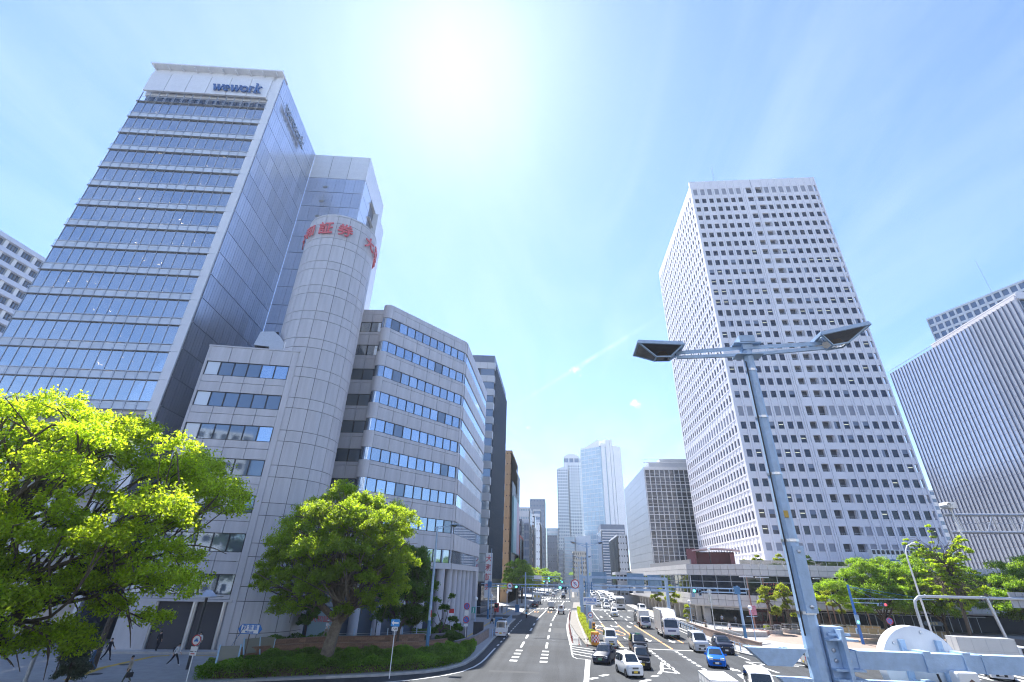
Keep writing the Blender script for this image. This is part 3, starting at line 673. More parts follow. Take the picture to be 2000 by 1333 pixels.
for k, zt in enumerate(zo):
    lo = (H2 if k == 0 else zo[k - 1] - 1.85)
    corner(c1_, 1.1, an - 95, an, zt, lo, TILE, 'corner_tile'); corner(c1_, 1.1, an - 95, an, zt - 1.85, zt, WGL, 'corner_window', inset=.12)
    corner(c2_, 1.2, an, 0, zt, lo, TILE, 'corner_tile'); corner(c2_, 1.2, an, 0, zt - 1.85, zt, WGL, 'corner_window', inset=.12)
    corner((WA.x + .62, WA.y + .72), .7, 192, 283, zt, 33.1 if k == 0 else zr[k - 1] - 1.85, TILE, 'corner_tile') if k < 7 and False else None
b = MB(TO); b.box(-.6, 17.5, -1.5, 0, 8.35, 9.15, 0); b.T = TR; b.box(.2, 27.0, -1.5, 0, 8.35, 9.15, 0); b.build('lower_band', [TILE], t2)
b = MB(); b.prism([(-33, 66.2), (-28.4, 66.5), (-27.3, 64.9), (-16.9, 79.1), (-16.9, 105.7), (-40, 105.7), (-42, 70)], H2 - .08, H2 + .05, 0); b.build('roof', [TILE], t2)
# colonnade: fat round columns and dark glazing behind
for j in range(5):
    p = TO(2.2 + j * 3.5, -.7, 0); q = MB(); q.lathe([(.62, .1), (.62, 8.36)], p, 20); q.build('column', [TILE], t2, smooth=True)
for j in range(7):
    p = TR(2 + j * 3.9, -.8, 0); q = MB(); q.lathe([(.6, .1), (.6, 8.36)], p, 20); q.build('column', [TILE], t2, smooth=True)
b = MB(TO); b.box(-.5, 17.2, -2.4, -2.2, 0, 8.4, 0)
for j in range(9): b.box(j * 2, j * 2 + .1, -2.2, -2.1, 0, 8.4, 1)
b.T = TR; b.box(-1, 24.5, -2.4, -2.2, 0, 8.4, 0); b.box(24.5, 27, -2, -.02, 0, 8.36, 2)
b.T = None; b.prism([(-30, 68), (-28, 66.5), (-20, 77), (-19.3, 105), (-35, 105)], 0, 8.4, 0)
b.prism([(-34, 62), (-27.4, 65.4), (-27, 67.5), (-36, 68)], 0, 8.5, 0); b.build('lobby_glazing', [WGD, MULL, TILE], t2)
b = MB(TO); b.box(1, 3.2, -2.15, -2.05, .2, 3.0, 0); b.box(8, 10.4, -2.15, -2.05, .2, 3.0, 0); b.build('pale_shop_window', [mat('poster_pale', (.50, .58, .55), .3)], t2)  # flat pale panels over the lobby glazing, no emission
# drum lettering: real characters, one mesh each, bent round the drum
def text_mesh(txt, size, ext=.0, name='lettering', off=0.0):
    cu = bpy.data.curves.new('txt', 'FONT'); cu.body = txt; cu.size = size; cu.extrude = ext; cu.align_x = 'CENTER'; cu.align_y = 'CENTER'; cu.offset = off; cu.resolution_u = 2
    o = bpy.data.objects.new('txt', cu); S.collection.objects.link(o); dg = bpy.context.evaluated_depsgraph_get(); dg.update()
    me = bpy.data.meshes.new_from_object(o.evaluated_get(dg)); bpy.data.objects.remove(o); bpy.data.curves.remove(cu); me.name = name; return me
def text(txt, size, m, parent, loc, rz=0.0, tilt=90, ext=.01, name='lettering', off=0.0, sx=1.0):
    me = text_mesh(txt, size, ext, name, off); me.materials.clear(); me.materials.append(m)
    o = link(name, me, parent); o.location = loc; o.rotation_euler = (R(tilt), 0, rz); o.scale = (sx, 1, 1); return o
REDLET = mat('letter_red', (.62, .13, .15), .45)
sg = thing('drum_sign', 'red raised characters round the top of the grey drum', 'sign', (CC.x, CC.y, 53.6))
for i, (ch, a) in enumerate((('大', -151), ('和', -121), ('証', -90), ('券', -60), ('大', -14), ('和', 14), ('証', 44))):
    a = R(a + 1); p = Vector((math.cos(a), math.sin(a), 0)) * (CR + .28)
    me = text_mesh(ch, 2.3, .08, 'character', .035); me.materials.clear(); me.materials.append(REDLET)
    o = link('character', me, sg); o.location = p; o.rotation_euler = (R(90), 0, a + R(90))
# cooling ducts on the wing roof
t = thing('roof_duct', 'hooded grey ventilation duct standing on the wing roof', 'duct', TW(5.6, -2.2, 33.3), angw)
b = MB(); b.prism([(0, 0), (3.4, 0), (3.4, .1), (0, .1)], 0, .1)
def xz(b, pts, y0, y1, m=0):
    n = len(pts); vs = [(p[0], y0, p[1]) for p in pts] + [(p[0], y1, p[1]) for p in pts]
    b.add(vs, [(i, (i + 1) % n, n + (i + 1) % n, n + i) for i in range(n)] + [tuple(range(n - 1, -1, -1)), tuple(range(n, 2 * n))], m)
b = MB(); xz(b, [(-.9, .9), (-.5, 2.9), (1.2, 3.1), (2.2, 2.3), (3.2, 1.0), (3.2, 0), (1.3, 0), (1.1, .8)], -1.1, 1.1, 0); b.build('hood', [GALV], t, world=False)
b = MB(); b.box(-.8, .9, -.9, .9, .72, .85, 0); b.build('mouth', [BLACK], t, world=False)
b = MB(); b.lathe([(.05, 3.0), (.2, 3.2), (.2, 3.5), (0, 3.6)], (1.2, 0, 0), 10); b.build('cap', [BLACK], t, world=False)
t = thing('roof_unit', 'pale boxy cooling unit beside the hooded duct', 'cooling unit', TW(9.2, -1.4, 33.3), angw)
b = MB(); b.box(-.6, .6, -.5, .5, 0, 1.5); b.build('casing', [WPAN], t, world=False); b = MB(); b.box(-1.5, -.7, -.4, .4, .4, 1.1); b.build('pipe_box', [GALV], t, world=False)

t = thing('sign_board', 'pale sign board with red characters under the trees by the stair tower', 'sign', (-28.6, 63.2, .2), R(20)); b = MB(); b.box(-1.6, 1.6, -.1, .1, .3, 3.4); b.build('panel', [mat('board_teal', (.30, .42, .44), .5)], t, world=False); text('大和証券', .7, REDLET, t, (0, -.115, 2.2), off=.01); b = MB(); b.box(-1.4, -1.2, -.08, .08, 0, .3); b.box(1.2, 1.4, -.08, .08, 0, .3); b.build('leg', [GALV], t, world=False)
# ---------------------------------------------------------------- white grid tower
WC = mat('concrete_white', (.72, .70, .73), .7, vary=.05, nscale=.25, streak=True)
NAVY = mat('window_navy', (.012, .02, .045), .05, ior=1.5, bump=.015, bscale=.6, rand=.4)
LVM = mat('louvre_panel', (.27, .28, .33), .6, rand=.06)
t3 = thing('office_tower', 'tall white concrete tower with a grid of small dark square windows', 'office building', (70, 155, 9.5))
WF = (49.9, 128.7, 0); WUv = (1, .0168); TF = frame(WF, WUv); af = math.atan2(.0168, 1); WW = 41.6; HT = 135.2
SD = Vector((48.9 - 49.9, 184.6 - 128.7, 0)); SL = SD.length; TSd = frame((48.9, 184.6, 0), -SD); asd = math.atan2(-SD.y, -SD.x)
b = MB(TF); b.box(.5, WW - .4, -55, -.75, 9.5, HT - .6, 0); b.build('core', [mat('core_dark', (.05, .055, .07), .7)], t3)
lows = [18.3 + 3.77 * k for k in range(8)]; lows = [18.3, 22.05, 25.85, 29.6, 33.4, 37.15, 40.95, 44.7]
ups = [53.6 + 3.764 * k for k in range(20)]
ROWS = [(14.6, 1.75, 'l')] + [(z, 2.0, 'w') for z in lows] + [(48.4, 2.7, 'l')] + [(z, 1.98, 'w') for z in ups] + [(128.8, 2.7, 'l')]
colL = [.03 + 2.45 * k for k in range(7)]; colR = [24.2 + 2.45 * k for k in range(7)]; cols = colL + colR; WWD = 1.44
b = MB(TF)
# spandrels between rows (one band each) and pairs of ribs between columns: the precast grid, joined
zs = 9.5
for z, h, k in ROWS:
    b.box(-.75, 17.3, -.75, -.05, zs, z, 0); b.box(24.0, WW + .2, -.75, -.05, zs, z, 0); b.box(17.3, 24.0, -.75, .10, zs, z - .05, 0)
    if zs > 10: b.box(-.7, 17.3, -.05, .02, zs + .14, zs + .26, 0); b.box(24, WW, -.05, .02, zs + .14, zs + .26, 0)
    b.box(-.7, 17.3, -.05, .05, z - .2, z - .06, 0); b.box(24, WW, -.05, .05, z - .2, z - .06, 0); zs = z + h
b.box(-.75, WW + .2, -.75, .0, zs, HT, 0); b.box(5.5, 28, -6, -1, HT, HT + .9, 0)
for u in colL + [colL[-1] + 2.45]:
    x = u - 1.11; b.box(x + .06, x + .50, -.75, .09, 9.5, HT - .02, 0) if u > 1 else b.box(-.78, .01, -.75, .10, 9.5, HT - .02, 0)
    if u > 1: b.box(x + .61, x + 1.05, -.75, .091, 9.5, HT - .03, 0)
for u in colR + [colR[-1] + 2.45]:
    x = u - 1.11; b.box(x + .06, x + .50, -.75, .09, 9.5, HT - .02, 0)
    if u < 41: b.box(x + .61, x + 1.05, -.75, .091, 9.5, HT - .03, 0)
b.box(WW - .1, WW + .3, -.75, .15, 9.5, HT - .04, 0)
for x in (17.25, 19.78, 20.45, 23.1): 
    for z, h, k in ROWS: b.box(x, x + (.75 if x < 23 else .95), -.75, .09, z - .06, z + h + .001, 0)
b.box(20.1, 20.2, -.7, .11, 9.5, HT, 1)
o = b.build('wall_grid', [WC, LVM], t3)
wmesh = {}
def wpiece(w, h, m, lit=False):
    key = (w, h, m.name, lit)
    if key not in wmesh:
        q = MB(); e = .07; q.box(-e, w + e, -.2, -.14, -.05, h + .12, 0); q.box(-e, w + e, -.14, -.10, -.05, .06, 1); q.box(-e, 0, -.14, -.09, 0, h, 1); q.box(w, w + e, -.14, -.09, 0, h, 1)
        if lit == 1: q.box(.15, w - .15, -.138, -.13, h * .55, h * .63, 2)
        if lit == 2: q.box(0, w, -.138, -.13, h * .45, h + .1, 3)
        if lit == 3: q.box(0, w * .5, -.138, -.13, .1, h + .1, 3)
        wmesh[key] = q.mesh('window' if m is NAVY else 'louvre', [m, FRM, mat('ceiling_strip', (.55, .55, .40), .4, emit=.35), mat('blind_blue', (.16, .20, .28), .6)])
    return wmesh[key]
rest = MB(TF); nwin = 0; rlit = random.Random(9)
for z, h, k in ROWS:
    for j, u in enumerate(cols):
        if k == 'l' or (z < 20 and j in (5, 6, 7, 8)): inst('louvre', wpiece(WWD, h, LVM), t3, TF(u, 0, z), af) if z < 60 else rest.box(u - .07, u + WWD + .07, -.2, -.13, z, z + h + .1, 1)
        elif nwin < 300: inst('window', wpiece(WWD, h, NAVY, rlit.choice((0, 0, 0, 0, 0, 0, 0, 1, 1, 2, 3))), t3, TF(u, 0, z), af); nwin += 1
        else: rest.box(u - .07, u + WWD + .07, -.2, -.14, z, z + h + .1, 0); rest.box(u, u + WWD, -.14, -.1, z, z + .08, 2)
rest.build('window', [NAVY, LVM, FRM], t3, kind='stuff')
# balconies in the middle bays: recess, parapet and rail
rc = MB(); rc.box(0, 2.05, -1.6, -1.5, 0, 2.2, 1); rc.box(0, 2.05, -1.6, .08, -.08, .0, 0); rc.box(.05, 2.0, .02, .06, .42, .47, 2)
for q in range(5): rc.box(.1 + q * .46, .13 + q * .46, .02, .06, .0, .42, 2)
rcM = rc.mesh('balcony', [WC, LVM, GALV])
wide = wpiece(2.0, 1.6, NAVY)
for i, (z, h, k) in enumerate(ROWS):
    for x in (17.98, 21.05):
        if 50 < z < 115 or z < 50: inst('balcony', rcM, t3, TF(x, 0, z), af)
        else: inst('window', wide, t3, TF(x, 0, z), af)
# side face: narrow bays, recessed slits
b = MB(TSd); NS = 23; pw = (SL - .6) / NS; zs = 9.5
for z, h, k in ROWS: b.box(0, SL, -.7, -.02, zs, z, 0); b.box(0, SL, -.02, .10, z - .45, z - .1, 0); zs = z + h
b.box(0, SL, -.7, 0, zs, HT, 0)
for j in range(NS + 1):
    x = j * pw; b.box(x, x + .42, -.7, .06, 9.5, HT - .04, 0); b.box(x + .5, x + .92, -.7, .061, 9.5, HT - .05, 0) if j < NS else None
b.build('side_grid', [WC], t3)
b = MB(TSd)
for z, h, k in ROWS: b.box(.2, SL - .2, -.3, -.16, z, z + h, 0 if k == 'w' else 1)
b.build('side_window', [NAVY, LVM], t3, kind='stuff')
b = MB(TF); b.tube([(9.5, -3, HT), (9.5, -3, HT + 10)], .06, 5); b.build('antenna', [GALV], t3)
t = thing('roof_plant', 'row of grey cooling units on a blue steel platform by the white tower', 'cooling unit', TF(21, 3, 10.2), af)
b = MB(); b.box(-2, 11, -4.5, 0, 2.3, 2.6, 0)
for x in (-1.8, 3, 7, 10.8): b.box(x, x + .3, -4.4, -4.1, 0, 2.3, 0); b.box(x, x + .3, -.3, 0, 0, 2.3, 0)
b.build('platform', [DKBLUE], t, world=False)
u = MB(); u.box(0, .9, 0, 1.4, 0, 2.0, 0); u.box(.12, .78, -.03, 0, 1.0, 1.85, 1); uM = u.mesh('fan_unit', [WHITEP, BLACK])
for k in range(9): link('fan_unit', uM, t, (k * 1.0 - 1.2, -4.2, 2.62))
b = MB(); b.box(-3, 15, -6, -4.9, .5, 2.2, 0); b.build('canopy_wall', [WPAN], t, world=False)

# ---------------------------------------------------------------- low podium with glass storey
TILEW = mat('podium_tile', (.66, .63, .61), .6, rand=.05, vary=.08, nscale=2)
PGLASS = mat('podium_glass', (.012, .018, .03), .03, ior=1.55, rand=.3)
t4 = thing('podium', 'low white podium with a dark glass storey between two tiled bands', 'shopping podium', (45, 120, 0))
PA, PB, PC, PD = (23.5, 174.6), (26.5, 112.0), (35.3, 104.2), (96, 103.0)
b = MB(); b.prism([(25.2, 174), (28, 113.2), (36, 106), (96, 105), (96, 190), (26, 190)], 3.4, 10.0, 0); b.build('core', [mat('podium_core', (.03, .03, .035), .7)], t4)
b = MB(); b.prism([(24, 174.4), (26.9, 112.3), (35.5, 104.7), (96, 103.5), (96, 190), (24, 190)], 10.0, 10.3, 0); b.build('roof_terrace', [CONC], t4)
b = MB(); b.prism([(24, 174.4), (26.9, 112.3), (35.5, 104.7), (96, 103.5), (96, 190), (24, 190)], 3.15, 3.41, 0); b.build('soffit', [TILEW], t4)
segs = [(PA, PB, 40), (PB, PC, 8), (PC, PD, 40)]
tm = {}
for p, q, n in segs:
    d = Vector((q[0] - p[0], q[1] - p[1], 0)); L_ = d.length; f = frame((p[0], p[1], 0), (d.x, d.y)); a = math.atan2(d.y, d.x); w = L_ / n
    for z0, h in ((3.4, 1.0), (4.4, 1.0), (8.8, .96), (9.76, .96)):
        m = MB(); m.box(.035, w - .035, -.4, 0, .03, h - .03); m = m.mesh('tile_panel', TILEW)
        for k in range(n): 
            if (p is PA and k < 20) or (p is PC and k > 24): continue
            inst('tile_panel', m, t4, f(k * w, 0, z0), a)
        r = MB(f)
        ks = range(20) if p is PA else (range(25, n) if p is PC else ())
        for k in ks: r.box(k * w + .02, (k + 1) * w - .02, -.4, 0, z0 + .02, z0 + h - .02)
        if r.f: r.build('tile_panel', [TILEW], t4, kind='stuff')
    gm = MB(); ng = n // 2; wg = L_ / ng; gm.box(.03, wg - .03, -.6, -.55, .03, 2.15, 0); gm.box(.03, wg - .03, -.6, -.55, 2.22, 3.36, 0); gM = gm.mesh('window', PGLASS)
    for k in range(ng): inst('window', gM, t4, f(k * wg, 0, 5.41), a)
    fr = MB(f)
    for k in range(ng + 1): fr.box(k * wg - .05, k * wg + .05, -.62, -.45, 5.41, 8.8, 0)
    fr.box(0, L_, -.62, -.48, 7.55, 7.65, 0); fr.box(0, L_, -.4, -.02, 8.7, 8.8, 1); fr.box(0, L_, -.9, -.3, 3.36, 3.42, 1); fr.build('window_frame', [MULL, WC], t4)
# red characters stuck on one pane, arcade piers, shop fronts
fPC = frame((35.3, 104.2, 0), (96 - 35.3, -1.2)); aPC = math.atan2(-1.2, 60.7)
for i, s_ in enumerate(('テナント募集', 'ザイマックス', '募集中')): pass
b = MB()
for k in range(15):
    y = 116 + k * 4.2; x = 28.4 - (y - 116) * .048; b.box(x, x + .9, y, y + .9, 0, 3.2, 0)
b.box(29.0, 30.2, 112.2, 113.4, 0, 3.2, 0)
b.build('pier', [TILEW], t4)
WOODR = mat('shop_wood', (.12, .03, .03), .5); SHOP = mat('shop_glass', (.03, .035, .04), .05, ior=1.5); CREAM = mat('shop_wall', (.36, .33, .28), .7)
b = MB(); b.prism([(31, 175), (31.5, 118), (38, 109.5), (96, 108.2), (96, 190), (31, 190)], 0, 3.2, 0); b.build('shop_back_wall', [SHOP], t4)
fs = frame((37.5, 109.6, 0), (58, -1.3)); ash = math.atan2(-1.3, 58)
b = MB(fs); b.box(0, 5.5, -.1, .25, .15, 2.75, 0)
for k in range(4): b.box(.5 + 1.25 * k, 1.5 + 1.25 * k, .25, .3, .9, 2.4, 1)
b.box(6.0, 11.5, -.1, .2, .15, 2.9, 2); b.box(6.9, 10.6, .2, .24, .9, 2.4, 3)
b.build('shop_front', [WOODR, SHOP, CREAM, BLACK], t4)
for k in range(9):
    b = MB(fs); x = 12.5 + k * 3.2; b.box(x, x + .12, -.1, .2, .15, 3, 0); b.box(x, x + 3.2, -.1, .1, 2.6, 2.7, 0); b.box(x + 1.6, x + 1.66, -.1, .12, .15, 2.6, 0)
    b.build('shop_frame', [MULL], t4)
aw = MB(); n = 8
vs = []
for i in range(n + 1):
    a = math.pi * i / n; x = 1.6 - 1.5 * math.cos(a); z = .42 * math.sin(a); vs += [(x, 0, z), (x, 1.0, z * .5 - .25)]
aw.add(vs, [(2 * i, 2 * i + 2, 2 * i + 3, 2 * i + 1) for i in range(n)]); awM = aw.mesh('awning', mat('awning_plum', (.06, .025, .05), .7))
for k in range(12): inst('awning', awM, t4, fs(6 + k * 3.2, -.6, 2.95), ash + math.pi if False else ash)
text('And.', 1.1, WHITEP, t4, Vector(fs(9.2, .27, 1.55)) - wloc(t4), ash)
b = MB(frame((29.6, 112.3, 0), (36.5 - 29.6, 106 - 112.3))); b.box(0, 9, -.3, .9, 2.75, 3.1, 0); b.build('canopy', [mat('canopy_grey', (.3, .31, .33), .5)], t4)
text('ristorante', .5, WHITEP, t4, Vector(frame((29.6, 112.3, 0), (6.9, -6.3))(5.0, .93, 2.92)) - wloc(t4), math.atan2(-6.3, 6.9), off=.01)
text('テナント募集', .62, REDLET, t4, Vector(fPC(5.0, -.5, 7.3)) - wloc(t4), aPC)
text('ザイム・トラスト', .62, REDLET, t4, Vector(fPC(5.6, -.5, 6.5)) - wloc(t4), aPC)
text('06-6341-中崎不動', .62, REDLET, t4, Vector(fPC(6.2, -.5, 5.8)) - wloc(t4), aPC)
# terrace: parapet glass, plum pavilion, lamps
ft = frame((27.2, 113.3, 0), (35.8 - 27.2, 105.4 - 113.3))
b = MB(fPC); 
for k in range(20): b.box(k * 2 + .03, k * 2 + 1.97, -1.3, -1.27, 10.4, 11.5, 0); b.box(k * 2 - .03, k * 2 + .03, -1.32, -1.25, 10.3, 11.55, 1)
b.build('terrace_glass', [glass_mat('terrace_smoked', (.25, .24, .24), .12), GALV], t4)
b = MB(frame((25.4, 150, 0), (27.5 - 25.4, 113.5 - 150))); b.box(0, 36.6, -.5, -.2, 10.3, 11.7, 0); b.build('terrace_wall', [mat('terrace_grey', (.24, .24, .25), .7)], t4)
PLUM = mat('pavilion_plum', (.16, .05, .06), .6); PINK = mat('pavilion_roof', (.46, .33, .34), .55)
t = thing('roof_pavilion', 'plum coloured pavilion with a curved pale roof on the podium terrace', 'pavilion', (31, 122, 10.3), R(-18))
b = MB(); b.box(-1.5, .5, -2, 4, 0, 3.9, 0); b.box(.5, 8.5, 2.5, 4, 0, 3.4, 0); b.box(7.6, 8.4, -1.6, 2.5, 0, 2.9, 0); b.box(.5, 8.4, 1.8, 2.5, 0, 3.2, 0); b.build('wall', [PLUM], t, world=False)
b = MB(); n = 10; vs = []
for i in range(n + 1):
    x = -.2 + 10 * i / n; z = 3.5 + .5 * math.sin(math.pi * (i / n * .9 + .05)); vs += [(x, -2.6, z), (x, 4.2, z + .2), (x, -2.6, z - .28), (x, 4.2, z - .1)]
b.add(vs, [q for i in range(n) for q in ((4 * i, 4 * i + 4, 4 * i + 5, 4 * i + 1), (4 * i, 4 * i + 2, 4 * i + 6, 4 * i + 4), (4 * i + 2, 4 * i + 3, 4 * i + 7, 4 * i + 6))]); b.build('roof', [PINK], t, world=False)

# ---------------------------------------------------------------- finned glass block on the far right
FIN = mat('fin_pale', (.52, .52, .58), .45); FGL = mat('fin_glass', (.50, .55, .66), .14, metal=.2, spec=.8, bump=.012, bscale=.3, rand=.06); FGD = mat('fin_glass_dark', (.02, .03, .05), .05, ior=1.9, rand=.2)
t5 = thing('office_building', 'broad block of silvery glass with thin pale vertical fins', 'office building', (150, 150, 0))
H5 = 81.4; f5 = frame((130, 181, 0), (1.0, -53)); L5 = 55; a5 = math.atan2(-53, 1)
b = MB(f5); b.box(.2, L5 - .2, -60, -.5, 0, H5 - .2, 0); b.build('core', [DARKLINE], t5)
nb5 = 36; w5 = L5 / nb5; fl = H5 / 22
pm5 = MB(); pm5.box(.05, w5 - .05, -.12, -.06, .06, fl - .06, 0); pm5 = pm5.mesh('pane', [FGL]); 
r5 = MB(f5); cnt = 0
for j in range(nb5 - 1, -1, -1):
    for k in range(22):
        if j >= nb5 - 14 and k < 21 and cnt < 300: inst('pane', pm5, t5, f5(j * w5, 0, k * fl), a5); cnt += 1
        else: r5.box(j * w5 + .05, j * w5 + w5 - .05, -.12, -.06, k * fl + .06, (k + 1) * fl - .06, 0)
r5.build('pane', [FGL], t5, kind='stuff')
b = MB(f5)
for j in range(nb5 + 1): b.box(j * w5 - .055, j * w5 + .055, -.3, .13, 0, H5 + .3, 0)
for k in range(23): b.box(0, L5, -.28, -.03, k * fl - .05, k * fl + .05, 0); b.box(0, L5, -.28, -.04, k * fl + 1.2, k * fl + 1.26, 0)
b.build('fin', [FIN], t5)
b = MB(f5); [b.box(j * w5 + .11, j * w5 + .24, -.05, -.02, 0, H5, 0) for j in range(nb5)]; b.build('fin_joint', [mat('gap_navy', (.06, .07, .12), .5)], t5)  # dark navy joint line beside each fin
b = MB(f5); b.box(L5 - 33, L5 + .5, -3.5, -.6, H5 - .2, H5 + 1.9, 0); b.build('parapet_wall', [WC], t5)
f5b = frame((131.7, 125.9, 0), (1, 0))
b = MB(f5b); b.box(0, 55, -40, -.3, 0, H5, 0)
for k in range(23): b.box(0, 55, -.3, -.15, k * fl - .1, k * fl + .1, 1)
for j in range(30): b.box(j * 1.85 - .06, j * 1.85 + .06, -.3, .1, 0, H5, 1)
b.build('front_glazing', [FGD, FIN], t5)
b = MB(f5b); b.box(-.4, 55, -.3, .3, H5, H5 + 1.7, 0); b.build('parapet', [WC], t5)
# ---------------------------------------------------------------- generic blocks for the distance
FACADES = {}
def grid_block(name, label, cat, pa, pb, depth, H, wall, glass, floors, bays, wfrac=.7, hfrac=.5, z0=0.0, group=None, side_bays=None, style='grid', roof=True, back=None, fins=0.0, part_windows=False, left=False):
    """block with front from pa to pb (as seen from the street), modelled windows on the front and the street side"""
    d = Vector((pb[0] - pa[0], pb[1] - pa[1], 0)); L_ = d.length; u = d.normalized(); c = Vector((pa[0], pa[1], 0)) + d / 2
    t = thing(name, label, cat, (c.x, c.y, z0), 0, group); f = frame((pa[0], pa[1], 0), (u.x, u.y)); n = Vector((u.y, -u.x, 0))
    b = MB(f); b.box(0, L_, -depth, -.45, z0, H, 0); b.build('wall', [glass], t)
    fg = frame(f(L_, 0, 0), (-n.x, -n.y)); fl_ = frame(f(0, -depth, 0), (n.x, n.y))
    g = MB()
    for ff, LL, nb_ in ((f, L_, bays), (fg, depth, side_bays if side_bays is not None else max(2, int(depth / (L_ / bays)))), (fl_, depth, side_bays if side_bays is not None else max(2, int(depth / (L_ / bays))))):
        g.T = ff; fh = (H - z0) / floors; wb = LL / max(nb_, 1)
        if nb_ == 0: g.box(.0, LL, -.5, .0, z0, H, 0); continue
        for k in range(floors):
            zz = z0 + k * fh; g.box(0, LL, -.46, -.02 - (.06 if style == 'vert' else 0), zz, zz + fh * (1 - hfrac), 0)
        if style in ('grid', 'vert', 'frame'):
            for j in range(nb_ + 1):
                w = wb * (1 - wfrac); g.box(max(0, j * wb - w / 2), min(LL, j * wb + w / 2), -.46, .0 + fins, z0, H - .01, 0)
        elif style == 'band':
            g.box(0, .4, -.46, 0, z0, H, 0); g.box(LL - .4, LL, -.46, 0, z0, H, 0)
            for j in range(nb_): g.box(j * wb - .04, j * wb + .04, -.46, -.3, z0, H, 1)
    g.T = f
    if roof: g.box(-.05, L_ + .05, -depth - .05, .05, H - .01, H + .9, 0); 
    g.build('facade', [wall, FRM], t)
    return t, f
def P_(az, D): return (math.sin(R(az)) * D, math.cos(R(az)) * D)
LG = mat('far_lightgrey', (.58, .59, .61), .6, vary=.06, nscale=.3); DG = mat('far_darkblue', (.14, .17, .23), .45, vary=.1, nscale=.4); WH = mat('far_white', (.75, .75, .75), .6, vary=.05, nscale=.2)
TANB = mat('far_tan', (.52, .32, .17), .6, vary=.06, nscale=.4); CRM = mat('far_cream', (.55, .49, .40), .65, vary=.07, nscale=.3); RED = mat('far_red', (.30, .05, .04), .6, vary=.1, nscale=.4); BRN = mat('far_brown', (.20, .15, .13), .6, vary=.1, nscale=.4)
GLA = mat('far_glass_pale', (.42, .55, .62), .08, ior=1.9, vary=.12, nscale=.12); GLB = mat('far_glass_blue', (.08, .13, .22), .06, ior=1.8, vary=.25, nscale=.15); GLK = mat('far_glass_dark', (.02, .03, .045), .08, ior=1.6, vary=.3, nscale=.2)
# slim block with pale front and dark side, next to the grey office
t6 = thing('office_building', 'slim block with pale panelled front and a dark blue louvred side', 'office building', (-20, 130, 0))
f6 = frame((-22.6, 116.0, 0), (6.1, 1.0)); H6 = 63.2
b = MB(); b.prism([(-40, 113), (-22.6, 116.1), (-16.7, 117.2), (-16.7, 149), (-40, 149)], 6, H6 - 3, 0); b.prism([(-40, 117), (-21.6, 118), (-16.9, 118.6), (-16.9, 149), (-40, 149)], H6 - 3, H6, 1); b.build('core', [FRM, DG], t6)
a6 = math.atan2(1, 6.1)
PG = mat('panel_pale', (.44, .46, .49), .4, rand=.05)
for k in range(14):
    z = 6.4 + k * 3.85
    for j in range(3):
        m = wmesh.setdefault(('s6', 0), None) or MB().box(.02, 2.04, -.3, 0, .02, 1.85).mesh('wall_panel', PG); wmesh[('s6', 0)] = m
        inst('wall_panel', m, t6, f6(j * 2.06, 0, z + 2), a6)
    m = wmesh.get(('s6', 1)) or MB().box(.0, 6.1, -.4, -.15, .05, 1.95).mesh('window', WGD); wmesh[('s6', 1)] = m
    inst('window', m, t6, f6(0, 0, z), a6)
f6b = frame((-16.5, 117, 0), (0, 1)); b = MB(f6b)
DKF = mat('louvre_navy', (.035, .055, .085), .35)
for j in range(26): b.box(1.6 + j * 1.17, 1.75 + j * 1.17, -.2, .12, 7, H6 - 3, 0)
for k in range(14): b.box(1.6, 31, -.2, .0, 6.4 + k * 3.85, 6.6 + k * 3.85, 0); b.box(0, 1.5, -.2, .0, 8.4 + k * 3.85, 10.2 + k * 3.85, 1); b.box(31, 32.5, -.2, .02, 8.4 + k * 3.85, 10.2 + k * 3.85, 1)
b.build('side_louvre', [DKF, PG], t6)
b = MB(); b.box(-30, -17.6, 117.5, 148, 0, 6.05, 0); b.box(-18, -15.2, 117, 149, 5.6, 6.0, 1); b.build('ground_floor', [GLK, DKF], t6)
sg = thing('banner_sign', 'tall white vertical sign with red characters at the side street corner', 'sign', (-15.6, 113.8, 3.4))
b = MB(); b.box(-.75, .75, -.15, .15, 0, 8.8, 0); b.build('panel', [SIGNWHITE], sg, world=False)
for k, ch in enumerate('大和証券'): text(ch, 1.45, REDLET, sg, (0, -.17, 7.6 - k * 1.85), off=.03)
b = MB(); b.box(-.1, .1, .15, 1.5, 1.5, 1.7, 0); b.box(-.1, .1, .15, 1.5, 7, 7.2, 0); b.build('bracket', [GALV], sg, world=False)
# the row along the left of the avenue
def road_row(name, label, az0, az1, tan, wall, glass, fl, bays, depth=25, X=-16.5, **k):
    D = abs(X / math.sin(R(az1))); pb = P_(az1, D); Dl = D * math.cos(R(az1)) / math.cos(R(az0)); pa = P_(az0, Dl)
    return grid_block(name, label, 'building', pa, pb, depth, 7.4 + tan * D, wall, glass, fl, bays, group=None, **k)
t, f = road_row('office_building', 'tan and cream block carrying a large pale advertising screen', -6.6, -5.5, .238, TANB, GLK, 13, 3, 26, hfrac=.12, wfrac=.3, side_bays=0)
D = 172; hb = MB(); hb.box(-16.9, -16.2, 172, 186, 9, 38.5, 0); hb.box(-16.2, -15.6, 173, 197, 15, 33.5, 1); hb.build('screen', [FRM, mat('screen_teal', (.18, .36, .42), .3, vary=.2, nscale=.1)], t)
hb = MB(); hb.box(-16.2, -15.55, 186, 197, 15.2, 33.3, 0); hb.build('poster', [mat('poster_pink', (.42, .26, .34), .4)], t)
hb = MB(); [hb.box(-16.6 + .0, -16.4, 176 + 2 * k, 176.2 + 2 * k, 33.5, 37, 0) for k in range(11)]; hb.box(-16.65, -16.35, 176, 197, 35, 35.3, 0); hb.build('screen_frame', [GALV], t)
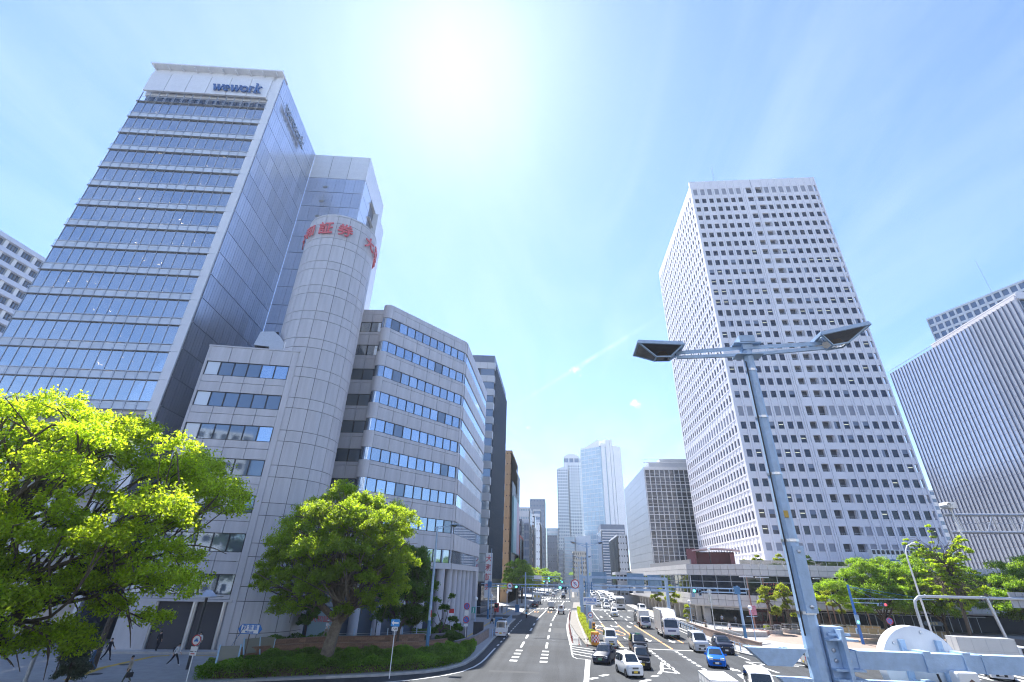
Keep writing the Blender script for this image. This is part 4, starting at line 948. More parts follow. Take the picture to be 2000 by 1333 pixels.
hb = MB(); hb.box(-23, -18.5, 171.6, 171.75, 33, 48, 0); hb.build('cream_panel', [CRM], t)
road_row('office_building', 'narrow pale tower behind the tan advertising block', -5.45, -4.98, .199, LG, GLK, 12, 2, 20, hfrac=.3)
SPECS = [
 ('office_building', 'small white shop building with narrow pale stripes behind the first tree', -5.3, -4.80, .104, WH, GLK, 6, 2, 14, {}),
 ('office_building', 'cream front and red brick side house with a domed skylight', -4.95, -4.39, .0713, RED, GLK, 5, 3, 20, dict(hfrac=.35)),
 ('office_building', 'black glass shop block above the red brick house', -4.87, -4.22, .1015, DG, GLK, 7, 3, 14, {}),
 ('office_building', 'blue glass building with vertical pale mullions beside the black block', -4.25, -3.33, .0955, DG, GLB, 8, 5, 30, dict(hfrac=.75, wfrac=.8)),
 ('office_building', 'pale blue block with dark raised roof letters', -4.95, -3.29, .125, LG, GLA, 10, 6, 20, dict(hfrac=.25)),
 ('office_building', 'thin brown tower squeezed between glass and white buildings', -3.27, -2.85, .092, BRN, GLK, 9, 2, 14, {}),
 ('office_building', 'white blank walled block with one slot window', -2.85, -2.09, .098, WH, GLK, 9, 3, 40, dict(side_bays=0, hfrac=.2, wfrac=.3)),
 ('office_building', 'white upper tower rising behind the blank white block', -3.35, -2.72, .112, WH, GLK, 12, 2, 12, dict(hfrac=.25)),
 ('office_building', 'stone coloured tower with stacked balconies and lit stair windows', -2.12, -1.62, .088, BRN, GLA, 14, 3, 20, {}),
 ('office_building', 'grey tower behind the white block with banded floors', -2.9, -2.05, .122, LG, GLB, 12, 4, 14, dict(style='band')),
]
for s in SPECS: road_row(*s[:6], *s[6:9], depth=s[9], **s[10]) if False else road_row(s[0], s[1], s[2], s[3], s[4], s[5], s[6], s[7], s[8], s[9], **s[10])
# ---------------------------------------------------------------- end of the avenue and towers beyond
def az_block(name, label, az0, az1, D, tan, wall, glass, fl, bays, depth=40, cat='office building', **k):
    z0 = k.pop('z0', 0); return grid_block(name, label, cat, P_(az0, D / math.cos(R(az0))), P_(az1, D / math.cos(R(az1))), depth, 7.4 + tan * D, wall, glass, fl, bays, z0=z0, **k)
az_block('office_building', 'dark blue banded tower with rooftop aerials closing the left row', -3.29, -1.55, 520, .143, DG, GLB, 16, 5, 50, hfrac=.3, wfrac=.5)
az_block('office_building', 'dark blue blank gabled block at the end of the left row', -1.30, -.21, 500, .0745, DG, GLK, 8, 4, 40, hfrac=.12, wfrac=.4)
az_block('office_building', 'dark glass block with pale balconies low at the end of the avenue', -.13, .46, 470, .048, DG, GLB, 7, 2, 40, style='band')
az_block('station_building', 'long white station building with a curved glass upper storey', -1.37, 2.4, 620, .088, WH, GLA, 12, 26, 60, hfrac=.4, cat='station')
az_block('office_building', 'pale gridded glass block ahead on the avenue', .56, 1.80, 480, .0735, LG, GLA, 14, 9, 40, hfrac=.75, wfrac=.85)
az_block('office_building', 'big white windowless block with hanging banner panels', 1.8, 4.82, 500, .0745, WH, GLK, 5, 6, 40, hfrac=.04, wfrac=.08)
t, f = az_block('apartment_building', 'small white apartment block with square windows behind the lamp posts', 1.5, 2.97, 400, .046, CRM, GLK, 8, 6, 20, hfrac=.5, wfrac=.45, cat='apartment building')
az_block('office_building', 'glass office block with fine horizontal white stripes', 4.72, 7.35, 400, .0865, LG, GLB, 22, 3, 40, style='band', hfrac=.62)
# slab on top of the striped block
b = MB(); p = P_(4.72, 401); q = P_(7.35, 403); 
fsb = frame((p[0], p[1], 0), (q[0] - p[0], q[1] - p[1])); b.T = fsb; b.box(0, 18.5, -30, -.5, 42.5, 46.5, 0); b.build('roof_house', [DG], t)
t7 = thing('office_building', 'tall silvery glass tower with white vertical fins on its right flank', 'office building', (45, 500, 0))
D = 500; pa, pb, pc = P_(2.85, 505), P_(5.1, 492), P_(7.55, 512); HB, HC2 = 132, 140
fa = frame((pa[0], pa[1], 0), (pb[0] - pa[0], pb[1] - pa[1])); la = math.dist(pa, pb); fb = frame((pb[0], pb[1], 0), (pc[0] - pb[0], pc[1] - pb[1])); lb_ = math.dist(pb, pc)
b = MB(); b.prism([pa, pb, pc, (pc[0] + 4, pc[1] + 45), (pa[0], pa[1] + 50)], 0, HB - 1, 0); b.build('glass_wall', [GLA], t7)
b = MB(fa)
for k in range(31): b.box(0, la, -.3, .25, 3 + k * 4.3, 3.5 + k * 4.3, 0)
for j in range(5): b.box(j * la / 5, j * la / 5 + .18, -.3, .2, 0, HB, 0)
b.quad((0, .1, HB - 1), (la, .1, HB - 1), (la, .1, HB + 7), (0, .1, HB - .8)); b.box(-.3, .3, -4, .3, 0, HB, 0); b.build('floor_line', [WH], t7)
b = MB(fb)
for x0, x1, h in ((2.0, 7.0, HC2 - 5), (8.6, 13.6, HC2), (14.4, 17.8, HC2 + 1), (18.6, lb_, HC2 - 5)): b.box(x0, x1, -20, .8, 34, h, 0)
b.build('fin_wall', [WH], t7)
b = MB(fb); b.box(0, lb_ - .4, -20, -.2, 0, HC2 - 8, 0); b.build('glass_slot', [GLB], t7)
for a0, a1, tn, lab, fl in ((-.05, 1.35, .2045, 'rounded tower of pale balconies, lower left part of the pair', 36), (1.25, 3.2, .2130, 'rounded pale tower with a grid of square windows, right part of the pair', 38)):
    t, f = az_block('apartment_tower', lab, a0, a1, 600, tn, LG, GLB, fl, 7, 30, hfrac=.55, wfrac=.55, cat='tower', roof=False)
    b = MB(f); n = 10; L_ = math.dist(P_(a0, 600 / math.cos(R(a0))), P_(a1, 600 / math.cos(R(a1)))); H = 7.4 + tn * 600; vs = []
    for i in range(n + 1):
        x = L_ * i / n; z = H + 5 * (math.sin(math.pi * (.12 + .55 * i / n)) - .3); vs += [(x, 0.2, z), (x, -29, z), (x, .2, H - .5), (x, -29, H - .5)]
    b.add(vs, [q for i in range(n) for q in ((4 * i, 4 * i + 4, 4 * i + 5, 4 * i + 1), (4 * i, 4 * i + 2, 4 * i + 6, 4 * i + 4), (4 * i + 1, 4 * i + 5, 4 * i + 7, 4 * i + 3))]); b.build('curved_roof', [LG], t)
t, f = az_block('apartment_tower', 'tall central shaft with an arched roof between the rounded towers', .78, 2.6, 620, .228, LG, GLB, 4, 3, 25, hfrac=.15, wfrac=.8, cat='tower', roof=False)
b = MB(f); n = 12; vs = []; L_ = 19.8; H = 7.4 + .228 * 620
for i in range(n + 1):
    x = L_ * i / n; z = H + 6 * math.sin(math.pi * (.1 + .8 * i / n)); vs += [(x, .2, z), (x, -24, z), (x, .2, H - .5), (x, -24, H - .5)]
b.add(vs, [q for i in range(n) for q in ((4 * i, 4 * i + 4, 4 * i + 5, 4 * i + 1), (4 * i, 4 * i + 2, 4 * i + 6, 4 * i + 4), (4 * i + 1, 4 * i + 5, 4 * i + 7, 4 * i + 3))]); b.build('arched_roof', [LG], t)
# dark gridded block behind the podium: each pane band modelled, side in pale panels
t8 = thing('office_building', 'mid height office block with pale side wall and dark gridded front', 'office building', (55, 215, 0))
H8 = 48.4; f8 = frame((34.9, 197, 0), (1, .02)); f8s = frame((33.6, 251, 0), (1.3, -54))
b = MB(f8); b.box(.3, 44, -52, -.4, 0, H8, 0); b.box(8, 40, -40, -6, H8, H8 + 5, 1); b.box(3, 9, -14, -4, H8, H8 + 3.2, 1); b.build('core', [GLK, LG], t8)
pg = MB(); pg.box(.06, 1.86, -.3, -.2, .05, .95, 0); pg.box(.06, 1.86, -.3, -.22, 1.05, 2.65, 0); pgM = pg.mesh('window', [mat('pane_grey', (.05, .06, .08), .08, ior=1.7, rand=.6)])
for k in range(16):
    for j in range(15): inst('window', pgM, t8, f8(.3 + j * 1.93, 0, 1.9 + k * 2.87), 0.02)
b = MB(f8)
for k in range(18): b.box(0, 30, -.35, .04, 1.70 + k * 2.87, 1.92 + k * 2.87, 0); b.box(0, 30, -.35, -.1, 2.9 + k * 2.87, 3.0 + k * 2.87, 0)
for j in range(17): b.box(.15 + j * 1.93, .41 + j * 1.93, -.35, .08, 0, H8, 0)
b.box(0, 44, -.5, .1, H8 - .6, H8 + .2, 0); b.build('mullion_grid', [WH], t8)
SIDEP = mat('panel_pale_grey', (.27, .275, .30), .35, rand=.06, spec=.6)
sp8 = MB(); sp8.box(.03, 4.47, -.25, 0, .03, 2.84); sp8 = sp8.mesh('wall_panel', SIDEP)
b = MB(f8s); b.box(0, 54, -.6, -.26, 0, H8, 0); b.build('side_backing', [DARKLINE], t8)
for k in range(17):
    for j in range(12): inst('wall_panel', sp8, t8, f8s(j * 4.5, 0, k * 2.87), math.atan2(-54, 1.3))
b = MB(); b.box(62, 82, 262, 300, 0, 64, 0); b.prism([(60, 262), (70, 262), (70, 290), (60, 290)], 0, 58, 0)
tb = thing('office_building', 'cream rooftop block stepping up behind the gridded office', 'office building', (70, 280, 0)); b.build('wall', [LG], tb)
b = MB(); [b.box(61 + 3 * k, 62.6 + 3 * k, 261.7, 261.9, 50 + 4 * j, 51.8 + 4 * j, 0) for k in range(7) for j in range(3)]; b.build('window', [GLK], tb)
az_block('office_building', 'grey slanted roof block between the striped glass block and the gridded office', 6.42, 7.5, 300, .0765, LG, GLK, 9, 4, 50, hfrac=.25, wfrac=.35)
az_block('shop_building', 'low grey shop with a dark upper window beyond the podium', 6.0, 8.4, 190, .009, LG, GLK, 2, 6, 12, cat='shop building', hfrac=.4)
# blocks glimpsed at the far left and far right
t9 = thing('apartment_building', 'white balcony slab block at the far left edge behind the glass tower', 'apartment building', (-175, 105, 0))
f9 = frame((-184, 76, 0), (0, 1)); H9 = 107.5
b = MB(f9); b.box(0, 95, -30, -1.5, 0, H9, 0)
for k in range(24): b.box(0, 95, -1.5, 0, H9 - 4.4 * k - 1.5, H9 - 4.4 * k, 1)
for j in range(20): b.box(j * 4.8, j * 4.8 + 1.1, -1.5, -.5, 0, H9 - .1, 2)
b.build('wall', [GLB, mat('far_slab_lavender', (.46, .50, .60), .6), LG], t9)
b = MB(f9)
for j in range(20):
    for k in range(14):
        for q in range(1, 4): b.box(j * 4.8 + 1.1 + q * .92, j * 4.8 + 1.2 + q * .92, -1.45, -1.3, H9 - 4.4 * k - 4.4, H9 - 4.4 * k - 1.5, 0)
b.build('window_frame', [FRM], t9)
t10, f = grid_block('office_tower', 'pale framed glass tower rising behind the finned block', 'office building', (192.4, 230), (212, 192), 50, 131, LG, GLB, 32, 14, hfrac=.72, wfrac=.72)
b = MB(frame((212.3, 191.5, 0), (19, -34))); b.box(0, 30, -40, 0, 0, 131.5, 0)
for j in range(10): b.box(j * 3, j * 3 + .7, 0, .5, 0, 131.6, 1)
for k in range(33): b.box(0, 30, 0, .3, k * 4.05, k * 4.05 + 1, 1)
b.build('right_bay', [GLB, LG], t10)
b = MB(); b.tube([(205, 205, 131), (205, 205, 150)], .08, 5); b.build('mast', [GALV], t10)
az_block('office_building', 'grey stepped building glimpsed in the gap beside the white tower', 34.9, 37.5, 330, .165, LG, GLB, 14, 6, 40, style='band', hfrac=.5)
# small cumulus puffs low over the avenue: clusters of soft white lobes far away, outside the haze

# unseen blocks behind the camera, added for bounced fill light and reflections in glass
for nm, lab, pa, pb, dp, h, wl, gl, fl, by in (('office_building', 'white gridded office mirrored in the glass tower', (66, -52), (14, -56), 30, 58, WH, GLB, 15, 18), ('office_building', 'pale tower mirrored in the ribbon windows', (2, -70), (-42, -66), 35, 84, LG, GLB, 21, 14), ('office_building', 'cream block mirrored low in the glass tower', (-52, -46), (-112, -40), 30, 44, WH, GLK, 11, 20), ('office_building', 'pale block mirrored in the podium glass', (140, -36), (78, -44), 30, 50, WH, GLB, 13, 20)):
    grid_block(nm, lab, 'office building', pa, pb, dp, h, wl, gl, fl, by, hfrac=.42, wfrac=.6, side_bays=0)
# ---------------------------------------------------------------- trees and hedges: real leaf faces
BARK = mat('bark', (.095, .075, .06), .9, vary=.35, nscale=5, bump=.8, bscale=14)
BARK_L = mat('bark_pale', (.17, .14, .11), .9, vary=.3, nscale=4, bump=.6, bscale=12)
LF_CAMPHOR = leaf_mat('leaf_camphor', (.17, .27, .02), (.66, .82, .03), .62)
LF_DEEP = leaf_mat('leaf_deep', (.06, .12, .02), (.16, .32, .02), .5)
LF_STREET = leaf_mat('leaf_street', (.10, .18, .02), (.36, .56, .03), .55)
LF_YEL = leaf_mat('leaf_yellow_green', (.17, .22, .02), (.52, .60, .03), .55)
LF_HEDGE = leaf_mat('leaf_hedge', (.09, .18, .02), (.30, .50, .03), .5)
LF_GREY = leaf_mat('leaf_grey_green', (.10, .13, .09), (.10, .15, .07), .3)
def leaves_mesh(name, C, tone, size, m, rng, up=.35, asp=.5, jit=.35):
    """C (n,3) leaf centres, tone (n,) -> one mesh of diamond leaves"""
    n = len(C); d = rng.normal(size=(n, 3)); d /= np.linalg.norm(d, axis=1)[:, None]; d[:, 2] -= .25; d /= np.linalg.norm(d, axis=1)[:, None]
    q = rng.normal(size=(n, 3)); q[:, 2] += up * 3; w = np.cross(d, q); w /= np.linalg.norm(w, axis=1)[:, None] + 1e-9
    l = size * rng.uniform(1 - jit, 1 + jit, n)[:, None]
    v = np.empty((n, 4, 3)); v[:, 0] = C - d * l * .5; v[:, 1] = C + w * l * asp * .5; v[:, 2] = C + d * l * .5; v[:, 3] = C - w * l * asp * .5
    me = bpy.data.meshes.new(name); me.vertices.add(4 * n); me.vertices.foreach_set('co', v.astype(np.float32).ravel())
    me.loops.add(4 * n); me.loops.foreach_set('vertex_index', np.arange(4 * n, dtype=np.int32)); me.polygons.add(n); me.polygons.foreach_set('loop_start', np.arange(0, 4 * n, 4, dtype=np.int32))
    at = me.attributes.new('tone', 'FLOAT', 'POINT'); at.data.foreach_set('value', np.repeat(tone, 4).astype(np.float32))
    me.materials.append(m); me.update(calc_edges=True); return me
def clump_points(rng, c, r, n, tufts, flat=.75, shell=.55):
    """leaf centres of one clump: tufts spread over an uneven ellipsoid shell"""
    d = rng.normal(size=(tufts, 3)); d /= np.linalg.norm(d, axis=1)[:, None]; d[:, 2] = np.where(d[:, 2] < -.35, -d[:, 2] * .5, d[:, 2])
    tc = d * (r * rng.uniform(shell, 1.0, tufts))[:, None]; tc[:, 2] *= flat
    k = rng.integers(0, tufts, n); s = r * rng.uniform(.14, .30, tufts)
    p = rng.normal(size=(n, 3)) * s[k][:, None] * .62; p[:, 2] *= .75
    return np.array(c) + tc[k] + p, k
def limb(b, p, q, r0, r1, rng, sag=.12, n=6, m=0):
    p, q = np.array(p, float), np.array(q, float); L_ = np.linalg.norm(q - p); off = rng.normal(size=3) * L_ * sag
    pts = [tuple(p + (q - p) * t + off * math.sin(math.pi * t) + np.array([0, 0, L_ * .08 * math.sin(math.pi * t)])) for t in np.linspace(0, 1, n)]
    b.tube(pts, [r0 + (r1 - r0) * i / (n - 1) for i in range(n)], 7, m, cap=False); return pts
def tree(name, label, cat, base, clumps, trunk, nleaf, lsize, lm, bark=None, seed=1, group=None, forks=5, tones=(.75, 1.25), flat=.75, up=.35, tufts=26, fork_z=.35, lean=(0, 0), r_trunk=.4, asp=.5, twigs=2):
    rng = np.random.default_rng(seed); t = thing(name, label, cat, base, 0, group); B = np.array(base, float)
    allp, allt = [], []
    vol = sum(c[3] ** 2 for c in clumps)
    for c in clumps:
        n = int(nleaf * c[3] ** 2 / vol); p, k = clump_points(rng, c[:3], c[3], n, tufts, flat); ct = rng.uniform(.85, 1.15)
        tt = rng.uniform(.85, 1.15, tufts)[k] * ct * rng.uniform(tones[0], tones[1], n); allp.append(p); allt.append(tt)
    me = leaves_mesh('crown', np.concatenate(allp), np.concatenate(allt), lsize, lm, rng, up, asp); link('crown', me, t)
    b = MB(); top = np.array([lean[0], lean[1], trunk]); limb(b, (0, 0, -.1), top, r_trunk, r_trunk * .72, rng, .04, 7)
    b.tube([(0, 0, -.1), (0, 0, .25), (0, 0, .6)], [r_trunk * 1.5, r_trunk * 1.15, r_trunk], 9, cap=False)
    cs = sorted(clumps, key=lambda c: -c[3]); cen = [np.array(c[:3]) for c in clumps]
    # main limbs to grouped clump centres, then branches to each clump
    K = min(forks, len(cen)); seeds = [cen[i] for i in rng.choice(len(cen), K, replace=False)]
    for _ in range(4):
        lab = [int(np.argmin([np.linalg.norm(c - s) for s in seeds])) for c in cen]
        seeds = [np.mean([c for c, l in zip(cen, lab) if l == i], axis=0) if i in lab else seeds[i] for i in range(K)]
    for i in range(K):
        st = top * rng.uniform(.75, 1.0); mid = st + (seeds[i] - st) * .62; pts = limb(b, st, mid, r_trunk * .55, r_trunk * .33, rng, .10, 6)
        for c, l in zip(cen, lab):
            if l == i:
                s2 = np.array(pts[rng.integers(2, 6)]); pp = limb(b, s2, c + np.array([0, 0, -.1]), r_trunk * .19, r_trunk * .05, rng, .13, 6)
                for _ in range(twigs):
                    e = c + rng.normal(size=3) * .5 * clumps[0][3]; limb(b, pp[rng.integers(2, 5)], e, r_trunk * .10, r_trunk * .03, rng, .12, 4)
    b.build('trunk', [bark or BARK], t, smooth=True, world=False); return t
def crown_clumps(seed, n, cx, cy, cz, rx, ry, rz, r0, r1, inner=.55, low=-.5):
    rng = np.random.default_rng(seed); out = []; tries = 0
    while len(out) < n and tries < 20000:
        tries += 1; d = rng.normal(size=3); d /= np.linalg.norm(d)
        if d[2] < low: continue
        s = rng.uniform(inner, 1.0); c = (cx + d[0] * rx * s, cy + d[1] * ry * s, cz + d[2] * rz * s); r = rng.uniform(r0, r1)
        if all(math.dist(c, o[:3]) > .55 * (r + o[3]) * (1 if tries < 8000 else .6) for o in out): out.append((*c, r))
    return out
# big camphor tree at the lower left, its trunk just outside the frame
base = (-33.6, 26.5, .13)
cl = crown_clumps(5, 125, 1.5, 1.9, 9.9, 11.0, 9.0, 7.3, 1.2, 2.0, .6, -.62)
_tw, _rt = np.array([.785, -.62]), np.array([.62, .785]); _rg = np.random.default_rng(77)
for i in range(46):
    a, s_ = _rg.uniform(1.5, 8.5), _rg.uniform(-9, 8.5); q = _tw * a * (1 - abs(s_) / 16) + _rt * s_; cl.append((q[0], q[1], _rg.uniform(3.2, 7.4), _rg.uniform(.9, 1.5)))
for i in range(26):
    a, s_ = _rg.uniform(2.5, 7.5), _rg.uniform(-7, 9.5); q = _tw * a * (1 - abs(s_) / 18) + _rt * s_; cl.append((q[0], q[1], _rg.uniform(7.0, 11.5), _rg.uniform(.9, 1.5)))
for i in range(22):
    a, s_ = _rg.uniform(3, 7.5), _rg.uniform(-9, 2); q = _tw * a + _rt * s_; cl.append((q[0], q[1], _rg.uniform(5.0, 10.5), _rg.uniform(1.0, 1.5)))
cl += [(10.2, 6.4, 9.0, 1.5), (10.6, 7.2, 7.2, 1.4), (9.6, 6.6, 5.4, 1.3), (11.0, 7.6, 10.4, 1.3)]
cl += [(9.2, 5.6, 10.2, 1.7), (9.9, 6.2, 6.4, 1.5), (10.4, 6.6, 8.0, 1.4), (8.8, 4.6, 4.4, 1.3), (5.5, 3.6, 2.9, 1.2), (3.5, 2.5, 3.2, 1.3), (-1, 1, 3.4, 1.3), (7.5, 5, 12.6, 1.4)]
cl = [c for c in cl if not (-.32 * c[0] + .95 * c[1] > 2.2 and c[2] < 11.5) and not (-.32 * c[0] + .95 * c[1] > 5.5)]
tree('camphor_tree', 'huge bright green spreading tree filling the lower left corner', 'tree', base, cl, 3.6, 215000, .2, LF_CAMPHOR, BARK, 11, forks=8, r_trunk=.62, tufts=34, tones=(.6, 1.35), twigs=2)
# rounded tree in front of the grey block
cl = crown_clumps(8, 110, .3, .5, 10.4, 7.3, 6.2, 6.2, 1.1, 1.8, .5, -.72) + [(-6.6, -1, 6.6, 1.3), (-6.9, -.5, 7.8, 1.2), (-8.0, -.3, 6.9, 1.2), (-8.3, 0, 8.4, 1.1), (-7.6, .2, 9.6, 1.3), (-8.8, .2, 7.4, .9), (-5.2, -1, 5.4, 1.2), (6.4, 0, 7.4, 1.2), (5.8, 0, 5.6, 1.2), (4, -1, 5.2, 1.1), (-3, -2.2, 4.9, 1.2), (2, -2.4, 4.9, 1.1), (-.5, -2.8, 5.6, 1.2), (-5, -1.5, 4.6, 1.0), (3.8, -2, 6, 1.2)]
tree('camphor_tree', 'rounded tree with a sunlit top and dark underside rising from the hedge', 'tree', (-20.6, 47.2, .13), [tuple(v * .9 for v in c) for c in cl if not (-.32 * c[0] + .95 * c[1] > 3.2 and c[2] < 12)], 3.8, 190000, .185, leaf_mat('leaf_camphor_deep', (.10, .17, .02), (.55, .72, .03), .54), BARK_L, 21, forks=6, r_trunk=.62, tufts=30, lean=(.7, .2))
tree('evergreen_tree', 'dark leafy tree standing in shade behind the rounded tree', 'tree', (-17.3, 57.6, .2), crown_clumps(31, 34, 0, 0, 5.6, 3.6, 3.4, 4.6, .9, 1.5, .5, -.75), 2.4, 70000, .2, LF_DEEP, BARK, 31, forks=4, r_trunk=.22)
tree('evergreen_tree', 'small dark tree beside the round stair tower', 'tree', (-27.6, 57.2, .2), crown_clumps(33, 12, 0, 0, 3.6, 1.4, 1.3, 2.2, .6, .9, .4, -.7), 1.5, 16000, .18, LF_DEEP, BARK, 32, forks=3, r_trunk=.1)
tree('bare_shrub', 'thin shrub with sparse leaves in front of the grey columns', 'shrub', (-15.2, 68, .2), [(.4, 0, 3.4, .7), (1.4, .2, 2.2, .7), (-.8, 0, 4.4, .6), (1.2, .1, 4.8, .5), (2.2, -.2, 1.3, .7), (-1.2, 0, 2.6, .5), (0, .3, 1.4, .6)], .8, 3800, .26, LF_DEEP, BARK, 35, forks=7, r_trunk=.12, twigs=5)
tree('grey_shrub', 'tall grey green shrub at the lower left beside the cyclist', 'shrub', tuple(G(128, 1338, .13)), [(0, 0, z, r) for z, r in ((.6, .95), (1.5, 1.0), (2.4, .9), (3.2, .75))] + [(.7, 0, 1.0, .6), (-.6, .2, 1.4, .6), (.5, 0, 2.2, .6)], .5, 26000, .13, LF_GREY, BARK, 36, forks=3, r_trunk=.08)
# street trees down the left pavement
spots = [(-12.6, 156, 12.4, 4.4, LF_STREET, 'large dark tree, nearest of the left avenue row'), (-12.3, 171, 12.0, 4.6, LF_STREET, 'second tree of the left avenue row, dark and broad'), (-11.0, 206, 10.5, 4.2, LF_YEL, 'yellow green tree, third in the left avenue row'), (-10.6, 224, 10.3, 4.0, LF_YEL, 'second yellow green tree of the left avenue row'),
         (-9.5, 262, 11.5, 5, LF_STREET, 'deep green tree just beyond the yellow green ones'), (-8.8, 292, 12, 5.2, LF_STREET, 'broad green tree in the middle of the left avenue row'), (-7.5, 335, 12.5, 5.5, LF_STREET, 'green tree further along the left avenue row'), (-6, 385, 12.5, 5.5, LF_STREET, 'green tree far along the left avenue row'), (-4, 440, 12, 5.5, LF_STREET, 'farthest green tree of the left avenue row'), (16, 420, 17, 7, LF_STREET, 'lone green tree in front of the small white apartment block')]
for i, (x, y, h, r, lm, lab) in enumerate(spots):
    tree('street_tree', lab, 'tree', (x, y, .13), crown_clumps(40 + i, 26, 0, 0, h * .62, r, r, h * .36, r * .24, r * .38, .5, -.7), h * .38, 26000 if y < 200 else 14000, .30 if y < 200 else .46, lm, BARK, 60 + i, group='avenue trees on the left pavement', forks=4, r_trunk=.2, tufts=20)
# plaza trees at right
def feather(seed, n, h, r):
    rng = np.random.default_rng(seed); out = []
    for i in range(n):      # upswept thin branches, tufts strung along each
        z0 = h * rng.uniform(.22, .72); a = rng.uniform(0, 6.28); L_ = r * rng.uniform(.6, 1.15) * (1.15 - z0 / h); up_ = rng.uniform(.35, 1.3)
        for q in np.linspace(.25, 1, 5): out.append((L_ * q * math.cos(a), L_ * q * math.sin(a), min(h, z0 + L_ * q * up_), rng.uniform(.28, .5)))
    return out + [(rng.normal() * .3, rng.normal() * .3, z, .4) for z in np.linspace(h * .7, h, 7)]
PT = [('ginkgo_tree', 'tall feathery ginkgo with thin upper branches over the plaza', (55.5, 80.5), 15.5, 6.0, 34, 70000, LF_CAMPHOR, 9.5),
      ('zelkova_tree', 'broad green tree hanging over the plaza at the podium side', (49.0, 87.5), 0, 0, 0, 110000, LF_STREET, 2.6),
      ('zelkova_tree', 'green tree behind the tubular gantry on the plaza', (58.5, 89), 0, 0, 0, 110000, LF_STREET, 2.8),
      ('zelkova_tree', 'green tree at the right edge above the box lorry', (68, 82), 0, 0, 0, 110000, LF_STREET, 3), ('zelkova_tree', 'green tree at the far right behind the road sign', (78, 92), 0, 0, 0, 50000, LF_STREET, 3)]
for i, (nm, lab, (x, y), h, r, n, nl, lm, tz) in enumerate(PT):
    cs = feather(70 + i, n, h, r) if h else crown_clumps(80 + i, 64, 0, 0, 6.2 + .5 * (i % 3), 7.0, 5.6, 4.4 + .3 * i, 1.1, 1.9, .35, -.7)
    tree(nm, lab, 'tree', (x, y, .13), cs, tz if not h else 11, nl, .22 if not h else .2, lm, BARK, 90 + i, forks=6, r_trunk=.24, flat=.45 if not h else .6, twigs=3, asp=.42, tufts=24, tones=(.8, 1.25))
# cloud pruned trees in front of the podium, in round white planters
def topiary(lab, x, y, cs, seed):
    tree('pruned_tree', lab, 'tree', (x, y, .5), cs, cs[0][2] * .8, 15000, .15, LF_YEL if seed % 2 else LF_CAMPHOR, BARK, seed, forks=len(cs), r_trunk=.2, tufts=30, twigs=1)
topiary('cloud pruned tree growing from the white ringed planter', 34.7, 93.5, [(-.3, 0, 5.6, .9), (.7, 0, 4.6, .7), (-1.0, 0, 4.1, .7), (.9, 0, 2.6, .95), (1.2, 0, 3.2, .7), (-.9, 0, .5, .5), (0, 0, 6.1, .7), (-.4, .2, 4.8, .7)], 101)
topiary('pruned tree half hidden behind the big lamp mast', 38.5, 96, [(0, 0, 6.2, 1.0), (-.6, 0, 5.0, 1.1), (.5, 0, 4.0, .9), (-.2, 0, 3.2, .8), (.7, 0, 5.4, .8), (1.0, 0, 2.2, .6)], 103)
topiary('flat topped pruned tree just right of the big lamp mast', 43.5, 97, [(-1.6, 0, 6.0, .9), (.2, 0, 4.9, 1.0), (1.6, 0, 4.6, .8), (-.8, 0, 4.0, .8), (2.2, 0, 4.9, .6), (.3, 0, 3.0, .6), (-1.2, 0, 2.0, .5)], 104)
topiary('pruned tree beside the blue crossing pole', 48.2, 98, [(-1.6, 0, 5.5, .8), (-.6, 0, 5.9, .7), (.6, 0, 4.9, .8), (-1.2, 0, 3.8, .8), (1.4, 0, 3.6, .8), (.2, 0, 2.8, .7)], 105)
for i, (x, y, lab) in enumerate(((24.2, 118.5, 'young tree with yellow green leaves in front of the podium arcade'), (22.6, 127, 'light green tree behind the gantry, at the podium side'), (24.5, 108, 'slim young tree low beside the gantry foot'))):
    tree('young_tree', lab, 'tree', (x, y, .13), [(0, 0, 5.2, .9), (.8, 0, 4.4, .8), (-.8, 0, 4.0, .8), (.2, .3, 3.4, .7), (0, 0, 6.0, .7)] if i < 2 else [(0, 0, 2.0, .6), (.2, 0, 2.9, .5), (-.2, 0, 1.3, .4)], 2.8 if i < 2 else 1, 9000 if i < 2 else 4000, .22, LF_YEL, BARK, 120 + i, forks=4, r_trunk=.09)
for i, (x, y, s) in enumerate(((39.2, 106.6, 1.2), (36.6, 107, .7), (43.5, 107, 1.3), (46.5, 107, 1.6), (49, 107.2, 1.2))):
    tree('terrace_shrub', ['bright shrub on the podium terrace left of the lamp mast', 'low shrub at the terrace corner', 'leafy shrub on the terrace behind the lamp mast', 'dark tall shrub on the terrace right of the lamp mast', 'thin dark shrub by the terrace globe lamp'][i], 'shrub', (x, y, 10.3), [(0, 0, s * .7, s * .55), (.5 * s, 0, s, s * .4), (-.5 * s, 0, s * 1.1, s * .4), (.1, 0, s * 1.6, s * .4)], .5, 5000, .2, LF_YEL if i < 3 else LF_DEEP, BARK, 130 + i, forks=3, r_trunk=.06)
